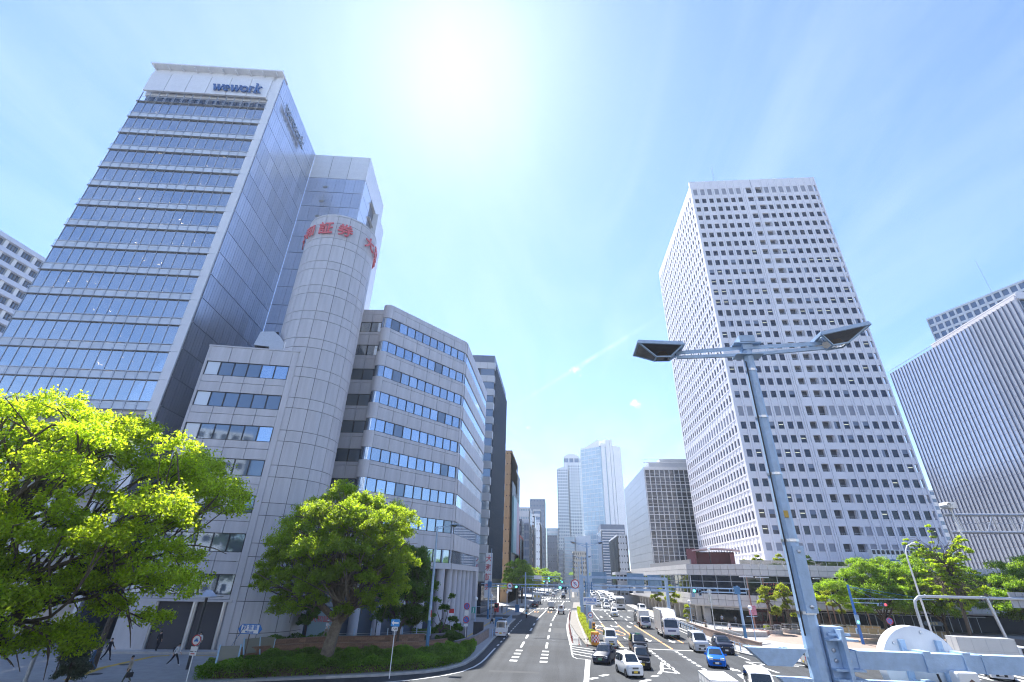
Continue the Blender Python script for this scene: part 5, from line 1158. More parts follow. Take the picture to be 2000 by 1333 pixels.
# hedges
def hedge(name, label, poly, h, n, size, lm, seed, bumpy=.25, cat='hedge', tone=(.75, 1.25)):
    rng = np.random.default_rng(seed); P = np.array([(p[0], p[1]) for p in poly]); lo, hi = P.min(0), P.max(0)
    def inside(q):
        r = np.zeros(len(q), bool); j = len(P) - 1
        for i in range(len(P)):
            c = ((P[i, 1] > q[:, 1]) != (P[j, 1] > q[:, 1])) & (q[:, 0] < (P[j, 0] - P[i, 0]) * (q[:, 1] - P[i, 1]) / (P[j, 1] - P[i, 1] + 1e-12) + P[i, 0]); r ^= c; j = i
        return r
    q = rng.uniform(lo, hi, size=(n * 4, 2)); q = q[inside(q)][:n]; k = len(q)
    nt_ = 400; tcs = rng.uniform(lo, hi, size=(nt_, 2)); d = np.min(np.linalg.norm(q[:, None, :] - tcs[None, :, :], axis=2), axis=1) if k * nt_ < 6e7 else np.zeros(k)
    hh = h * (1 + bumpy * (np.sin(q[:, 0] * 1.9 + np.sin(q[:, 1] * 1.3)) * .5 + np.sin(q[:, 1] * 2.3 + q[:, 0]) * .5)) - d * .35
    edge = np.ones(k)
    z = hh * (1 - rng.uniform(0, 1, k) ** 2.2 * .95); C = np.column_stack([q, z + .13])
    me = leaves_mesh('leaves', C, rng.uniform(*tone, k) * (.9 + .25 * np.sin(q[:, 0] * .9) * np.sin(q[:, 1] * .8)), size, lm, rng, .5, .5)
    t = thing(name, label, cat, (0, 0, 0)); link('leaves', me, t)
    b = MB(); c = P.mean(0); b.prism([tuple(c + (p - c) * .9) for p in P], .1, .13 + h * .45); b.build('dark_core', [SOIL], t); return t  # solid dark core added inside the leaf mass
KL = [(-9.5, 62), (-9.2, 56.2), (-9.5, 52.3), (-10.4, 49.8), (-11.9, 47.8), (-14.8, 45.8), (-18.7, 43.8), (-23.5, 41.2), (-27.2, 39.6)]
hedge('hedge', 'low clipped hedge curving along the kerb under the trees', KL + [(-28.4, 43.5), (-27.2, 46.8), (-24, 50.4), (-19, 52.2), (-13, 55), (-10.6, 62)], 1.0, 120000, .16, LF_HEDGE, 7, .3)
hedge('hedge', 'yellow green hedge along the middle of the avenue', [(3.65, 70.8), (3.6, 84), (3.6, 110), (4.2, 139), (5.4, 139), (4.75, 112), (4.7, 72.2), (4.2, 70.4)], .95, 40000, .16, LF_YEL, 8, .15)
for i in range(3):
    hedge('planter_hedge', ['dark shrub bed beside the ramp wall', 'dark shrub bed in front of the columns', 'shrub bed at the foot of the round tower'][i], [[(-12.4, 60), (-11.2, 64), (-13, 65), (-14.2, 61)], [(-17.5, 66), (-13.6, 72), (-14.8, 74), (-19, 68)], [(-31, 51.2), (-27, 54), (-24.5, 58), (-26, 59), (-30, 55)]][i], 1.2, 9000, .18, LF_DEEP, 200 + i, .3, 'shrub bed')
# ---------------------------------------------------------------- lamp masts, signals, gantries
PGRID = mat('diffuser_smoked', (.16, .15, .15), .12, ior=1.5, alpha=None); BULB = mat('bulb_amber', (.55, .38, .18), .3)
LENS_OFF = mat('lens_dark', (.03, .035, .05), .15); HOOD = mat('signal_housing', (.22, .33, .46), .45)
def luminaire(root, o, L=.95, sgn=1, tilt=0.0):
    """trapezoid lantern: slanted smoked sides in a blue frame, wide at the outer top"""
    def q(x, y, z): return (o[0] + sgn * x, o[1] + y, o[2] + z + tilt * x)
    top = [q(0, -.30, .06), q(L, -.36, .10), q(L, .36, .10), q(0, .30, .06)]; bot = [q(.28, -.12, -.17), q(.62, -.12, -.17), q(.62, .12, -.17), q(.28, .12, -.17)]
    b = MB(); b.add(top + [(p[0], p[1], p[2] + .07) for p in top], [(4, 5, 6, 7), (0, 1, 5, 4), (1, 2, 6, 5), (2, 3, 7, 6), (3, 0, 4, 7)])
    for i in range(4): b.bar(top[i], bot[i], .035); b.bar(bot[i], bot[(i + 1) % 4], .03); b.bar(top[i], top[(i + 1) % 4], .05)
    h = b.build('lantern', [BLUEPOLE], root, world=False)
    g = MB(); g.add(top + bot, [(0, 1, 5, 4), (1, 2, 6, 5), (2, 3, 7, 6), (3, 0, 4, 7), (4, 5, 6, 7)]); g.build('diffuser', [glass_mat('lantern_glass', (.32, .30, .33), .10) if 'lantern_glass' not in MATS else MATS['lantern_glass']], h, world=False)
    g = MB(); g.lathe([(.0, .02), (.10, .0), (.14, -.08), (.0, -.13)], (o[0] + sgn * .45, o[1], o[2] - .02 + tilt * .45), 10); g.build('bulb', [BULB], h, world=False)
def mast(root, H, r0, r1, arms, band=None):
    b = MB(); b.tube([(0, 0, 0), (0, 0, H - .2)], [r0, r1], 8, sq=False); b.tube([(0, 0, H - .25), (0, 0, H)], [r1 * 1.25, r1 * 1.25], 8)
    b.build('pole', [BLUEPOLE], root, world=False)
    if band: q = MB(); q.tube([(0, 0, 0), (0, 0, band)], [r0 * 1.04, r0 * 1.02], 8); q.build('painted_base', [DKBLUE], root, world=False)
    for sgn, L, dz in arms:
        b = MB()
        for z in (-.28, -.62): b.bar((0, 0, H + z), (sgn * L, 0, H + z + dz + (.0 if z > -.3 else .24)), .07, .09)
        b.box(min(0, sgn * .32), max(0, sgn * .32), -.12, .12, H - .72, H - .68); b.box(min(0, sgn * .32), max(0, sgn * .32), -.12, .12, H - .24, H - .20)
        b.build('arm', [BLUEPOLE], root, world=False); luminaire(root, (sgn * (L - .08), 0, H - .28 + dz), sgn=sgn, tilt=dz / max(L, .1) * .6)
def signal(root, x, y, z, lit='green', back=False, arrow=True):
    s = -1 if not back else 1
    b = MB(); b.box(x - .62, x + .62, y - .05, y + .05, z - .2, z + .2)
    for i in range(3): b.lathe([(.17, 0), (.19, s * .22)], (x - .4 + i * .4, y + s * .05, z), 12, axis='y')
    if arrow: b.box(x + .2, x + .6, y - .05, y + .05, z - .62, z - .2); b.lathe([(.15, 0), (.17, s * .18)], (x + .4, y + s * .05, z - .41), 12, axis='y')
    b.box(x - .04, x + .04, y - .03, y + .03, z + .2, z + .35)
    h = b.build('signal_head', [HOOD], root, world=False)
    for i, c in enumerate(('green', 'amber', 'red')):
        g = MB(); g.lathe([(0, s * .03), (.12, s * .02), (.16, 0)], (x - .4 + i * .4, y + s * .06, z), 14, axis='y')
        g.build('lens', [GRLAMP if (lit == 'green' and i == 0) else RDLAMP if (lit == 'red' and i == 2) else LENS_OFF], h, world=False)
    if arrow: g = MB(); g.lathe([(0, s * .03), (.15, 0)], (x + .4, y + s * .06, z - .41), 14, axis='y'); g.build('lens', [LENS_OFF], h, world=False)
def beam(root, x0, x1, y, z, h=.22, w=.2, name='beam', cut=0.0):
    b = MB(); a, c = min(x0, x1), max(x0, x1)
    xz(b, [(a, z + h / 2), (a + cut, z - h / 2), (c - cut, z - h / 2), (c, z + h / 2)], y - w / 2, y + w / 2); return b.build(name, [BLUEPOLE], root, world=False)
# -- big foreground lamp mast
LM = thing('lamp_mast', 'big blue grey steel lamp mast with twin lanterns close to the camera', 'lamp mast', (4.42, 10.2, 0))
H = 12.5
b = MB(); b.tube([(0, 0, 0), (0, 0, H - .25)], [.21, .105], 8, sq=True); b.box(-.11, .11, -.11, .11, H - .3, H - .12); b.box(-.17, .17, -.17, .17, H - .14, H + .02)
b.build('pole', [BLUEPOLE], LM, world=False)
for sgn, an_, L, dz in ((-1, 172, 1.55, 0.0), (1, -4, 1.62, .02)):
    a = R(an_); e = Vector((math.cos(a), math.sin(a), 0)); b = MB()
    for z in (-.22, -.40): b.bar(e * .1 + Vector((0, 0, H + z)), e * L + Vector((0, 0, H + z + (.06 if z < -.3 else 0) + dz)), .05, .075)
    for s2 in (-1, 1): b.box(min(0, sgn * .3), max(0, sgn * .3), -.16, .16, H - .17 - (.28 if s2 > 0 else 0), H - .145 - (.28 if s2 > 0 else 0))
    b.build('arm', [DKBLUE if False else BLUEPOLE], LM, world=False)
    h0 = Vector((0, 0, H - .20 + dz)) + e * (L - .12)
    lum = bpy.data.objects.new('lantern_mount', None)
    bpy.data.objects.remove(lum)
    luminaire(LM, (h0.x, h0.y, h0.z), L=1.05, sgn=sgn, tilt=0.0 if sgn < 0 else .16)
b = MB(); b.box(-.07, .13, -.20, -.15, 6.95, 8.05); b.build('hatch_cover', [BLUEPOLE], LM, world=False)
bo = MB()
for z in (7.05, 7.95): bo.lathe([(0, -.03), (.03, -.02), (.035, 0)], (.03, -.2, z), 8, axis='y')
bo.build('bolt', [STEEL], LM, world=False)
beam(LM, -1.18, -.17, 0, 6.27, .26, .24, cut=.30); beam(LM, .17, 3.42, 0, 6.27, .26, .24, cut=.0); beam(LM, -.72, -.17, 0, 5.86 - .02, .26, .24, cut=.26); beam(LM, .17, 2.35, 0, 5.84, .26, .24)
b = MB()
for z in (6.55, 6.12, 5.98, 5.66): b.box(.151, .62, -.30, .28, z, z + .03); 
b.box(.155, .5, -.14, .2, 5.55, 6.75); b.box(.34, .40, -.34, -.145, 5.4, 6.72); b.box(.2, .56, -.2, -.16, 6.62, 6.66); b.build('bracket', [BLUEPOLE], LM, world=False)
bo = MB()
for z in (6.4, 6.25, 5.9, 5.75): bo.lathe([(0, -.03), (.03, -.02), (.035, 0)], (.25, -.142, z), 8, axis='y'); bo.lathe([(0, -.03), (.03, -.02), (.035, 0)], (.47, -.142, z), 8, axis='y')
bo.build('bolt', [GALV], LM, world=False)
text('34', .16, mat('stencil_blue', (.12, .2, .4), .6), LM, (-.55, -.02, 6.405), 0, 0, .002)
b = MB()
for z in (5.2, 6.95, 8.15, 9.4, 10.6, 11.7):
    w = .21 - .105 * z / 12.25 + .012; b.tube([(0, 0, z - .025), (0, 0, z + .025)], w * 1.01, 8, sq=True)
b.build('band_clamp', [STEEL], LM, world=False)
b = MB(); b.tube([(-.15 + .0085 * (z - 6.8), -.11 + .006 * (z - 6.8), z) for z in np.linspace(6.6, 11.9, 9)], .014, 5); b.build('cable', [BLACK], LM, world=False)
b = MB(); b.box(-.05, .06, -.165, -.158, 5.15, 5.35, 0); b.box(-.06, .02, -.152, -.144, 8.55, 8.68, 1); b.build('sticker', [mat('sticker_white', (.6, .6, .58), .5), mat('sticker_amber', (.5, .33, .06), .5)], LM, world=False)
b = MB(); [b.box(x - .012, x + .012, -.135, .135, 6.13, 6.41) for x in (.62, 2.6)]; b.build('flange', [BLUEPOLE], LM, world=False)
# -- round sign seen from behind, clamped to the mast's beams
sg = thing('round_sign', 'big round road sign seen from behind, clamped to the mast beams', 'road sign', (6.46, 10.75, 6.1))
b = MB(); b.lathe([(0, .0), (.62, 0), (.66, .03), (.66, .26), (.62, .28), (0, .28)], (0, -.05, 0), 40, axis='y'); b.build('disc', [mat('sign_shell_white', (.70, .71, .72), .4, vary=.10, nscale=3, streak=True)], sg, smooth=True, world=False)
b = MB(); [b.lathe([(0, -.03), (.02, -.025), (.025, 0)], (.57 * math.cos(a), -.05, .57 * math.sin(a)), 8, axis='y') for a in (.5, 1.4, 2.4, 3.6, 4.6, 5.6)]; b.build('screw', [STEEL], sg, world=False)
b = MB(); b.box(-.62, -.58, -.0, .1, .18, .26); b.build('latch', [GALV], sg, world=False)
b = MB()
for x in (-.3, .32): b.box(x - .045, x + .045, -.12, -.055, -.5, .45); b.bar((x, -.1, .3), (x + .18, -.3, .12), .05); b.bar((x, -.1, -.15), (x + .18, -.3, -.3), .05); b.box(x - .06, x + .06, -.70, -.40, .03, .33, 0); b.box(x - .06, x + .06, -.70, -.40, -.4, -.1, 0)
b.build('clamp', [BLUEPOLE], sg, world=False)
bx = thing('control_box', 'small white sensor box with a pentagon badge hung on the mast beam', 'sensor box', (6.58, 9.98, 5.86), R(6))
b = MB(); b.box(-.17, .17, -.1, .1, -.32, .32); o = b.build('casing', [WHITEP], bx, world=False); bv = o.modifiers.new('b', 'BEVEL'); bv.width = .03; bv.segments = 3
b = MB(); b.add([(.09 * math.sin(2 * math.pi * i / 5) + .02, -.105, .14 + .09 * math.cos(2 * math.pi * i / 5)) for i in range(5)], [(0, 1, 2, 3, 4)]); b.add([(.04 * math.sin(2 * math.pi * i / 5) + .02, -.109, .14 + .04 * math.cos(2 * math.pi * i / 5)) for i in range(5)], [(0, 1, 2, 3, 4)], 1); b.build('badge', [mat('badge_brown', (.16, .10, .08), .4), mat('badge_tan', (.4, .3, .2), .4)], bx, world=False)
b = MB(); b.box(-.14, .14, -.08, .08, -.38, -.33); b.build('lens_slot', [WHITEP], bx, world=False)
cb_ = MB(); cb_.tube([(-.45, -.02, .28), (-.42, -.04, .0), (-.3, -.02, -.25), (-.12, -.02, -.4), (.0, 0, -.55)], .018, 6); cb_.tube([(-.55, 0, -.2), (-.4, -.05, -.18), (-.2, 0, -.5)], .018, 6); cb_.build('cable', [BLACK], bx, world=False)
# -- left lamp post in the hedge
lp = thing('lamp_post', 'tall pale blue lamp post standing in the left hedge', 'lamp post', (-13.1, 53.4, .1))
b = MB(); b.tube([(0, 0, 0), (0, 0, 12.1)], [.17, .085], 8); b.build('pole', [BLUEPOLE], lp, world=False)
b = MB(); b.tube([(0, 0, 0), (0, 0, 3.3)], [.18, .165], 8); b.build('painted_base', [DKBLUE], lp, world=False)
b = MB(); b.bar((0, 0, 12.0), (1.5, 0, 12.2), .06, .08); b.bar((0, 0, 11.8), (1.5, 0, 12.12), .05, .06); b.build('arm', [BLUEPOLE], lp, world=False); luminaire(lp, (1.4, 0, 12.2), 1.0, 1); 
b = MB(); b.box(-.35, -.05, -.06, .06, 11.9, 12.0); b.build('stub_arm', [BLUEPOLE], lp, world=False)
b = MB(); b.box(.12, .2, -.16, -.13, 3.6, 4.2); b.build('number_plate', [REDP], lp, world=False)
# -- median lamp mast carrying signals over both carriageways
mm_ = thing('lamp_mast', 'blue grey median mast with twin lanterns and long signal arms', 'lamp mast', (4.25, 79.8, .1))
mast(mm_, 12.4, .24, .13, ((-1, 1.7, .25), (1, 1.7, .25)))
beam(mm_, -9.6, -.3, 0, 6.45, .12, .12); beam(mm_, -9.2, -.3, 0, 6.0, .12, .12)
beam(mm_, .3, 16.5, 0, 6.55, .2, .16); beam(mm_, .3, 12.5, 0, 6.0, .16, .14)
b = MB()
for x in (-9, -7, -5, -3, 3, 6, 9, 12): b.box(x, x + .08, -.04, .04, 6.0, 6.5)
for sx in (-1, 1):
    for z in (5.7, 6.1, 6.5, 6.8): b.box(sx * .15 - .3 + (.3 if sx > 0 else -.1), sx * .15 + .25 + (.2 if sx > 0 else -.15), -.25, .25, z, z + .05)
    b.box(sx * .45 - .06, sx * .45 + .06, -.3, .3, 5.5, 7.0)
b.build('bracket', [DKBLUE], mm_, world=False)
signal(mm_, -3.85, -.2, 6.1, 'green')
def round_sign(root, x, y, z, r, sym, plate=True, face=-1):
    b = MB(); b.lathe([(0, 0), (r, 0), (r, .04), (0, .04)], (x, y, z), 28, axis='y'); d = b.build('sign_disc', [SIGNWHITE if sym not in ('nopark', 'nostop') else SIGNBLUE], root, world=False)
    b = MB(); b.disc((x, y - .006, z), r, 'y', 28, 0, r * .80); 
    if sym in ('nopark', 'nostop'):
        b.disc((x, y - .005, z), r, 'y', 28, 0, r * .78); k = r * .56; b.add([(x - k - .05 * r, y - .008, z + k - .05 * r), (x - k + .08 * r, y - .008, z + k + .08 * r), (x + k + .05 * r, y - .008, z - k + .05 * r), (x + k - .08 * r, y - .008, z - k - .08 * r)], [(0, 1, 2, 3)])
        if sym == 'nostop': b.add([(x + k + .05 * r, y - .0085, z + k - .05 * r), (x + k - .08 * r, y - .0085, z + k + .08 * r), (x - k - .05 * r, y - .0085, z - k + .05 * r), (x - k + .08 * r, y - .0085, z - k - .08 * r)], [(0, 1, 2, 3)])
    b.build('red_ring', [REDP], d, world=False)
    if sym == 'truck':
        b = MB(); b.box(x - .42 * r, x + .12 * r, y - .012, y - .006, z - .16 * r, z + .24 * r); b.box(x + .12 * r, x + .42 * r, y - .012, y - .006, z - .16 * r, z + .1 * r); b.disc((x - .22 * r, y - .012, z - .2 * r), .13 * r, 'y', 10); b.disc((x + .26 * r, y - .012, z - .2 * r), .13 * r, 'y', 10); b.build('symbol', [SIGNBLUE], d, world=False)
    if sym == 'car':
        b = MB(); b.box(x - .42 * r, x + .42 * r, y - .012, y - .006, z - .2 * r, z + .05 * r); b.box(x - .24 * r, x + .26 * r, y - .012, y - .006, z + .05 * r, z + .3 * r); b.disc((x - .22 * r, y - .013, z - .22 * r), .13 * r, 'y', 10); b.disc((x + .26 * r, y - .013, z - .22 * r), .13 * r, 'y', 10); b.build('symbol', [SIGNBLUE], d, world=False)
    if sym == 'uturn':
        b = MB(); n = 10
        for i in range(n):
            a, c = math.pi * i / n, math.pi * (i + 1) / n; b.bar((x + .22 * r * math.cos(a), y - .01, z + .1 * r + .22 * r * math.sin(a)), (x + .22 * r * math.cos(c), y - .01, z + .1 * r + .22 * r * math.sin(c)), .008, .13 * r)
        b.box(x - .29 * r, x - .16 * r, y - .014, y - .006, z - .45 * r, z + .12 * r); b.box(x + .16 * r, x + .29 * r, y - .014, y - .006, z - .15 * r, z + .12 * r); b.add([(x + .03 * r, y - .012, z - .12 * r), (x + .42 * r, y - .012, z - .12 * r), (x + .22 * r, y - .012, z - .42 * r)], [(0, 1, 2)]); b.build('symbol', [SIGNBLUE], d, world=False)
        b = MB(); b.bar((x - .5 * r, y - .016, z + .5 * r), (x + .5 * r, y - .016, z - .5 * r), .006, .12 * r); b.build('slash', [REDP], d, world=False)
    if plate: b = MB(); b.box(x - r * .8, x + r * .8, y, y + .03, z - r * 1.75, z - r * 1.12); b.build('sub_plate', [SIGNWHITE], root, world=False)
rs = thing('road_sign', 'round no U-turn sign with red ring on the median signal arm', 'road sign', (2.25, 79.45, 6.75)); round_sign(rs, 0, 0, 0, .62, 'uturn')
b = MB(); b.box(-.04, .04, .05, .3, -.6, .4); b.build('bracket', [GALV], rs, world=False)
rs = thing('street_name_sign', 'white street name sign with blue characters on the median mast', 'street sign', (4.35, 79.3, 4.55)); b = MB(); b.box(-1.0, 1.0, 0, .06, -.5, .5); b.build('panel', [SIGNWHITE], rs, world=False)
text('梅田新道', .46, SIGNBLUE, rs, (0, -.012, .12), off=.008); text('Umedashinmichi', .2, SIGNBLUE, rs, (0, -.012, -.28), off=.004)
b = MB(); b.box(-.06, .06, .06, .35, -.3, .3); b.build('bracket', [GALV], rs, world=False)
rs = thing('road_sign', 'small round lorry ban sign low on the median mast', 'road sign', (4.3, 79.4, 2.75)); round_sign(rs, 0, 0, 0, .38, 'truck')
b = MB(); b.box(-.03, .03, .04, .2, -.3, .3); b.build('bracket', [GALV], rs, world=False)
rs = thing('warning_lamp', 'orange box of two dark lamps fixed on the median mast', 'warning lamp', (4.72, 79.4, 1.35)); b = MB(); b.box(-.22, .22, -.08, .12, -.5, .5); b.build('casing', [ORANGEP], rs, world=False)
b = MB(); [b.lathe([(0, -.03), (.15, 0)], (0, -.085, z), 14, axis='y') for z in (-.24, .24)]; b.build('lens', [LENS_OFF], rs, world=False)
for i in range(3):
    lp = thing('lamp_post', ['second twin lantern post down the median', 'third twin lantern post further down the median', 'fourth twin lantern post far down the median'][i], 'lamp post', ((5.6, 131, .1), (6.2, 168, .1), (8.5, 260, .1))[i], group='median lamp posts'); mast(lp, (12.4, 12.4, 12.6)[i], .2, .11, ((-1, 1.5, .25), (1, 1.5, .25)))
# -- crash cushion, red flexible posts
cc_ = thing('crash_cushion', 'orange crash drum with a red and white checker band on the median nose', 'crash cushion', (4.25, 70.0, .1)); b = MB(); b.lathe([(.50, 0), (.52, .3), (.52, 1.25), (.48, 1.4), (0, 1.4)], (0, 0, 0), 20); b.build('drum', [ORANGEP], cc_, smooth=True, world=False)
ck = MB()
for i in range(16):
    for j in range(4):
        a0, a1 = 2 * math.pi * i / 16, 2 * math.pi * (i + 1) / 16; z = .32 + j * .2
        ck.add([(.528 * math.cos(a0), .528 * math.sin(a0), z), (.528 * math.cos(a1), .528 * math.sin(a1), z), (.528 * math.cos(a1), .528 * math.sin(a1), z + .2), (.528 * math.cos(a0), .528 * math.sin(a0), z + .2)], [(0, 1, 2, 3)], (i + j) % 2)
ck.build('checker_band', [REDP, SIGNWHITE], cc_, world=False)
fp = thing('lane_post', 'red flexible post in the line beside the hatched median', 'lane post', (1.45, 72.1, 0), group='red lane posts'); REDPOST = mat('red_post', (.30, .035, .03), .5)
b = MB(); b.lathe([(.12, 0), (.12, .04), (.045, .08), (.04, .8), (0, .82)], (0, 0, 0), 8); b.build('post', [REDPOST], fp, smooth=True, world=False)
b = MB(); b.lathe([(.042, .6), (.042, .68)], (0, 0, 0), 8); b.build('band', [SIGNWHITE], fp, world=False)
y = 73.8
while y < 138:
    x = 1.4 + .0 * y if y < 98 else 1.4 + (y - 98) * .026; dup(fp, (x, y, 0), 0, fp['label']); y += 1.7
for i, (px, py) in enumerate(((1131, 1260), (1147, 1263))): p = G(px, py); dup(fp, p, 0, ['red flexible post at the end of the hatching, middle of three', 'red flexible post nearest the orange crash drum'][i])
# -- sign gantry over the right carriageway, seen from behind
ga = thing('sign_gantry', 'blue grey gantry of two long beams carrying sign backs over the right lanes', 'gantry', (4.6, 116, .1)); b = MB(); b.box(-.35, .35, -.3, .3, 0, 8.2); b.build('post', [BLUEPOLE], ga, world=False)
b = MB(); b.bar((1.25, .2, 0), (1.25, .2, 8.0), .22); b.build('post', [BLUEPOLE], ga, world=False)
beam(ga, .3, 18.0, 0, 7.75, .5, .35); beam(ga, .3, 18.2, 0, 5.55, .45, .35)
b = MB(); b.bar((18.2, 0, 0), (18.2, 0, 8.0), .55); b.bar((18.0, 0, 8.0), (18.0, 0, 8.6), .12); b.build('post', [BLUEPOLE], ga, world=False)
b = MB(); b.box(16.9, 18.1, -.5, .1, 8.45, 8.6); b.build('camera', [GALV], ga, world=False)
SB = mat('sign_back_blue', (.20, .33, .46), .5); SBG = mat('sign_back_grey', (.33, .34, .36), .6)
for x0, x1, z0, z1 in ((2.4, 5.6, 6.6, 8.8), (10.0, 13.6, 6.4, 8.7), (14.4, 17.2, 6.4, 8.5)):
    b = MB(); b.box(x0, x1, .2, .28, z0, z1, 0)
    for k in range(4): b.box(x0 - .02, x1 + .02, .1, .2, z0 + .2 + k * (z1 - z0 - .3) / 3, z0 + .28 + k * (z1 - z0 - .3) / 3, 0)
    for k in range(3): b.box(x0 + .3 + k * (x1 - x0 - .7) / 2, x0 + .42 + k * (x1 - x0 - .7) / 2, .08, .2, z0, z1, 0)
    b.build('sign_back', [SB], ga, world=False)
for x0, x1 in ((5.8, 7.4), (8.4, 10), (11.6, 13.3), (14.8, 16.2)): b = MB(); b.box(x0, x1, .2, .26, 4.9, 6.4); b.build('sign_back', [SBG], ga, world=False)
b = MB(); b.lathe([(0, 0), (.62, 0), (.62, .06), (0, .06)], (5.0, -.3, 6.0), 24, axis='y'); b.build('round_back', [SBG], ga, world=False)
sg2 = thing('info_panel', 'tall grey roadside panel cabinet standing on the median behind the mast', 'panel', (5.6, 128, .1)); b = MB(); b.box(-.9, .9, -.2, .2, 1.6, 4.4); b.build('panel', [mat('panel_khaki', (.32, .33, .27), .6)], sg2, world=False); b = MB(); b.box(-.9, .9, -.2, .2, 0, 1.5); b.build('cabinet', [mat('cabinet_lilac', (.40, .40, .46), .5)], sg2, world=False)
p3 = thing('pole', 'slim blue pole rising from the median hedge by the mast', 'pole', (4.35, 91, .1)); b = MB(); b.tube([(0, 0, 0), (0, 0, 7.5)], [.1, .08], 8); b.build('shaft', [DKBLUE if False else BLUEPOLE], p3, world=False)
# -- left signal mast at the side street
sl_ = thing('signal_mast', 'blue signal mast with arm over the left lanes at the side street', 'signal mast', (-14.1, 104.2, .13)); b = MB(); b.tube([(0, 0, 0), (0, 0, 6.9)], [.19, .13], 8); b.tube([(.3, 0, 6.5), (.3, 0, 12.5)], .06, 6); b.build('pole', [BLUEPOLE], sl_, world=False)
b = MB(); b.tube([(0, 0, 0), (0, 0, 1.7)], [.2, .19], 8); b.build('painted_base', [DKBLUE], sl_, world=False)
beam(sl_, -1.6, 7.6, 0, 6.1, .14, .12); beam(sl_, -1.0, 7.4, 0, 5.6, .14, .12); b = MB(); [b.box(x, x + .1, -.04, .04, 5.6, 6.1) for x in (1.3, 2.9, 4.5, 6.1)]; b.box(-.25, .55, -.2, .2, 5.4, 6.5); b.build('bracket', [DKBLUE], sl_, world=False)
signal(sl_, 5.9, -.2, 5.65, 'green')
rs = thing('road_sign', 'round lorry ban sign with red ring on the left signal arm', 'road sign', (-9.9, 103.95, 5.95)); round_sign(rs, 0, 0, 0, .58, 'truck'); b = MB(); b.box(-.04, .04, .04, .2, -.5, .5); b.build('bracket', [GALV], rs, world=False)
s2 = thing('signal_mast', 'second blue signal mast with arm and white name plate beyond the side street', 'signal mast', (-8.9, 136, .13)); b = MB(); b.tube([(0, 0, 0), (0, 0, 8.6)], [.2, .15], 8); b.build('pole', [BLUEPOLE], s2, world=False); beam(s2, -.8, 8.8, 0, 7.7, .14, .12); beam(s2, 0, 8.6, 0, 7.25, .12, .12); signal(s2, 6.4, -.2, 7.3, 'green', arrow=False); b = MB(); b.box(2.2, 4.2, -.2, -.14, 7.0, 7.9); b.build('name_plate', [SIGNWHITE], s2, world=False)
for i, (x, y, xs) in enumerate(((-10.5, 202, 6), (3.6, 202, -3), (-10, 236, 7), (5, 330, -5))):
    s3 = thing('signal_mast', ['distant signal mast on the left at the big junction', 'distant signal mast on the median at the big junction', 'distant signal mast left, past the big junction', 'farthest signal mast on the median'][i], 'signal mast', (x, y, .1)); b = MB(); b.tube([(0, 0, 0), (0, 0, 7)], .16, 6); b.build('pole', [BLUEPOLE], s3, world=False); beam(s3, 0, xs, 0, 6.4, .2, .15); signal(s3, xs * .8, -.2, 6.2, 'green', arrow=False)
# -- right signal mast at the near corner
sr = thing('signal_mast', 'blue signal mast with a long arm at the right pavement corner', 'signal mast', (26.0, 80.6, .13)); b = MB(); b.tube([(0, 0, 0), (0, 0, 6.9)], [.22, .16], 8); b.build('pole', [BLUEPOLE], sr, world=False); b = MB(); b.tube([(0, 0, 0), (0, 0, 1.9)], [.23, .215], 8); b.build('painted_base', [DKBLUE], sr, world=False)
beam(sr, -7.6, 1.6, 0, 6.5, .16, .14); beam(sr, -6.4, 1.2, 0, 6.0, .14, .12); b = MB(); [b.box(x, x + .1, -.05, .05, 6, 6.5) for x in (-3, -1.2)]; b.box(-.5, .3, -.2, .2, 5.8, 6.8); b.build('bracket', [DKBLUE], sr, world=False); signal(sr, -5.9, -.22, 6.1, 'green')
b = MB(); b.box(-6.7, -6.25, -.15, -.1, 5.3, 5.85); b.build('back_plate', [HOOD], sr, world=False)
# -- blue crossing pole with stay wires, red signals
bp = thing('signal_mast', 'bright blue crossing mast with stay wires and a thin long arm', 'signal mast', (42.0, 81.5, .13)); BB = mat('pole_bright_blue', (.04, .17, .50), .4)
b = MB(); b.tube([(0, 0, 0), (0, 0, 7.4)], [.2, .15], 8); b.build('pole', [BB], bp, world=False)
b = MB(); b.tube([(0, 0, 5.6), (11.5, 0, 5.75)], .06, 6); b.tube([(0, 0, 5.1), (4.6, 0, 5.1)], .05, 6); b.build('arm', [BLUEPOLE], bp, world=False)
b = MB(); [b.tube([(0, 0, 7.2), (x, 0, 5.7)], .015, 4) for x in (3.2, 6.5, 11)]; b.build('stay_wire', [BB], bp, world=False); signal(bp, 3.9, -.1, 4.95, 'red', arrow=False)
b = MB(); b.box(-.3, .25, -.25, -.12, 2.4, 3.6, 0); b.box(-.3, .3, .2, .5, 1.2, 1.9, 0); b.build('pedestrian_signal', [HOOD], bp, world=False); b = MB(); b.lathe([(0, -.03), (.16, 0)], (-.02, -.26, 2.7), 12, axis='y'); b.build('lens', [GRLAMP], bp, world=False)
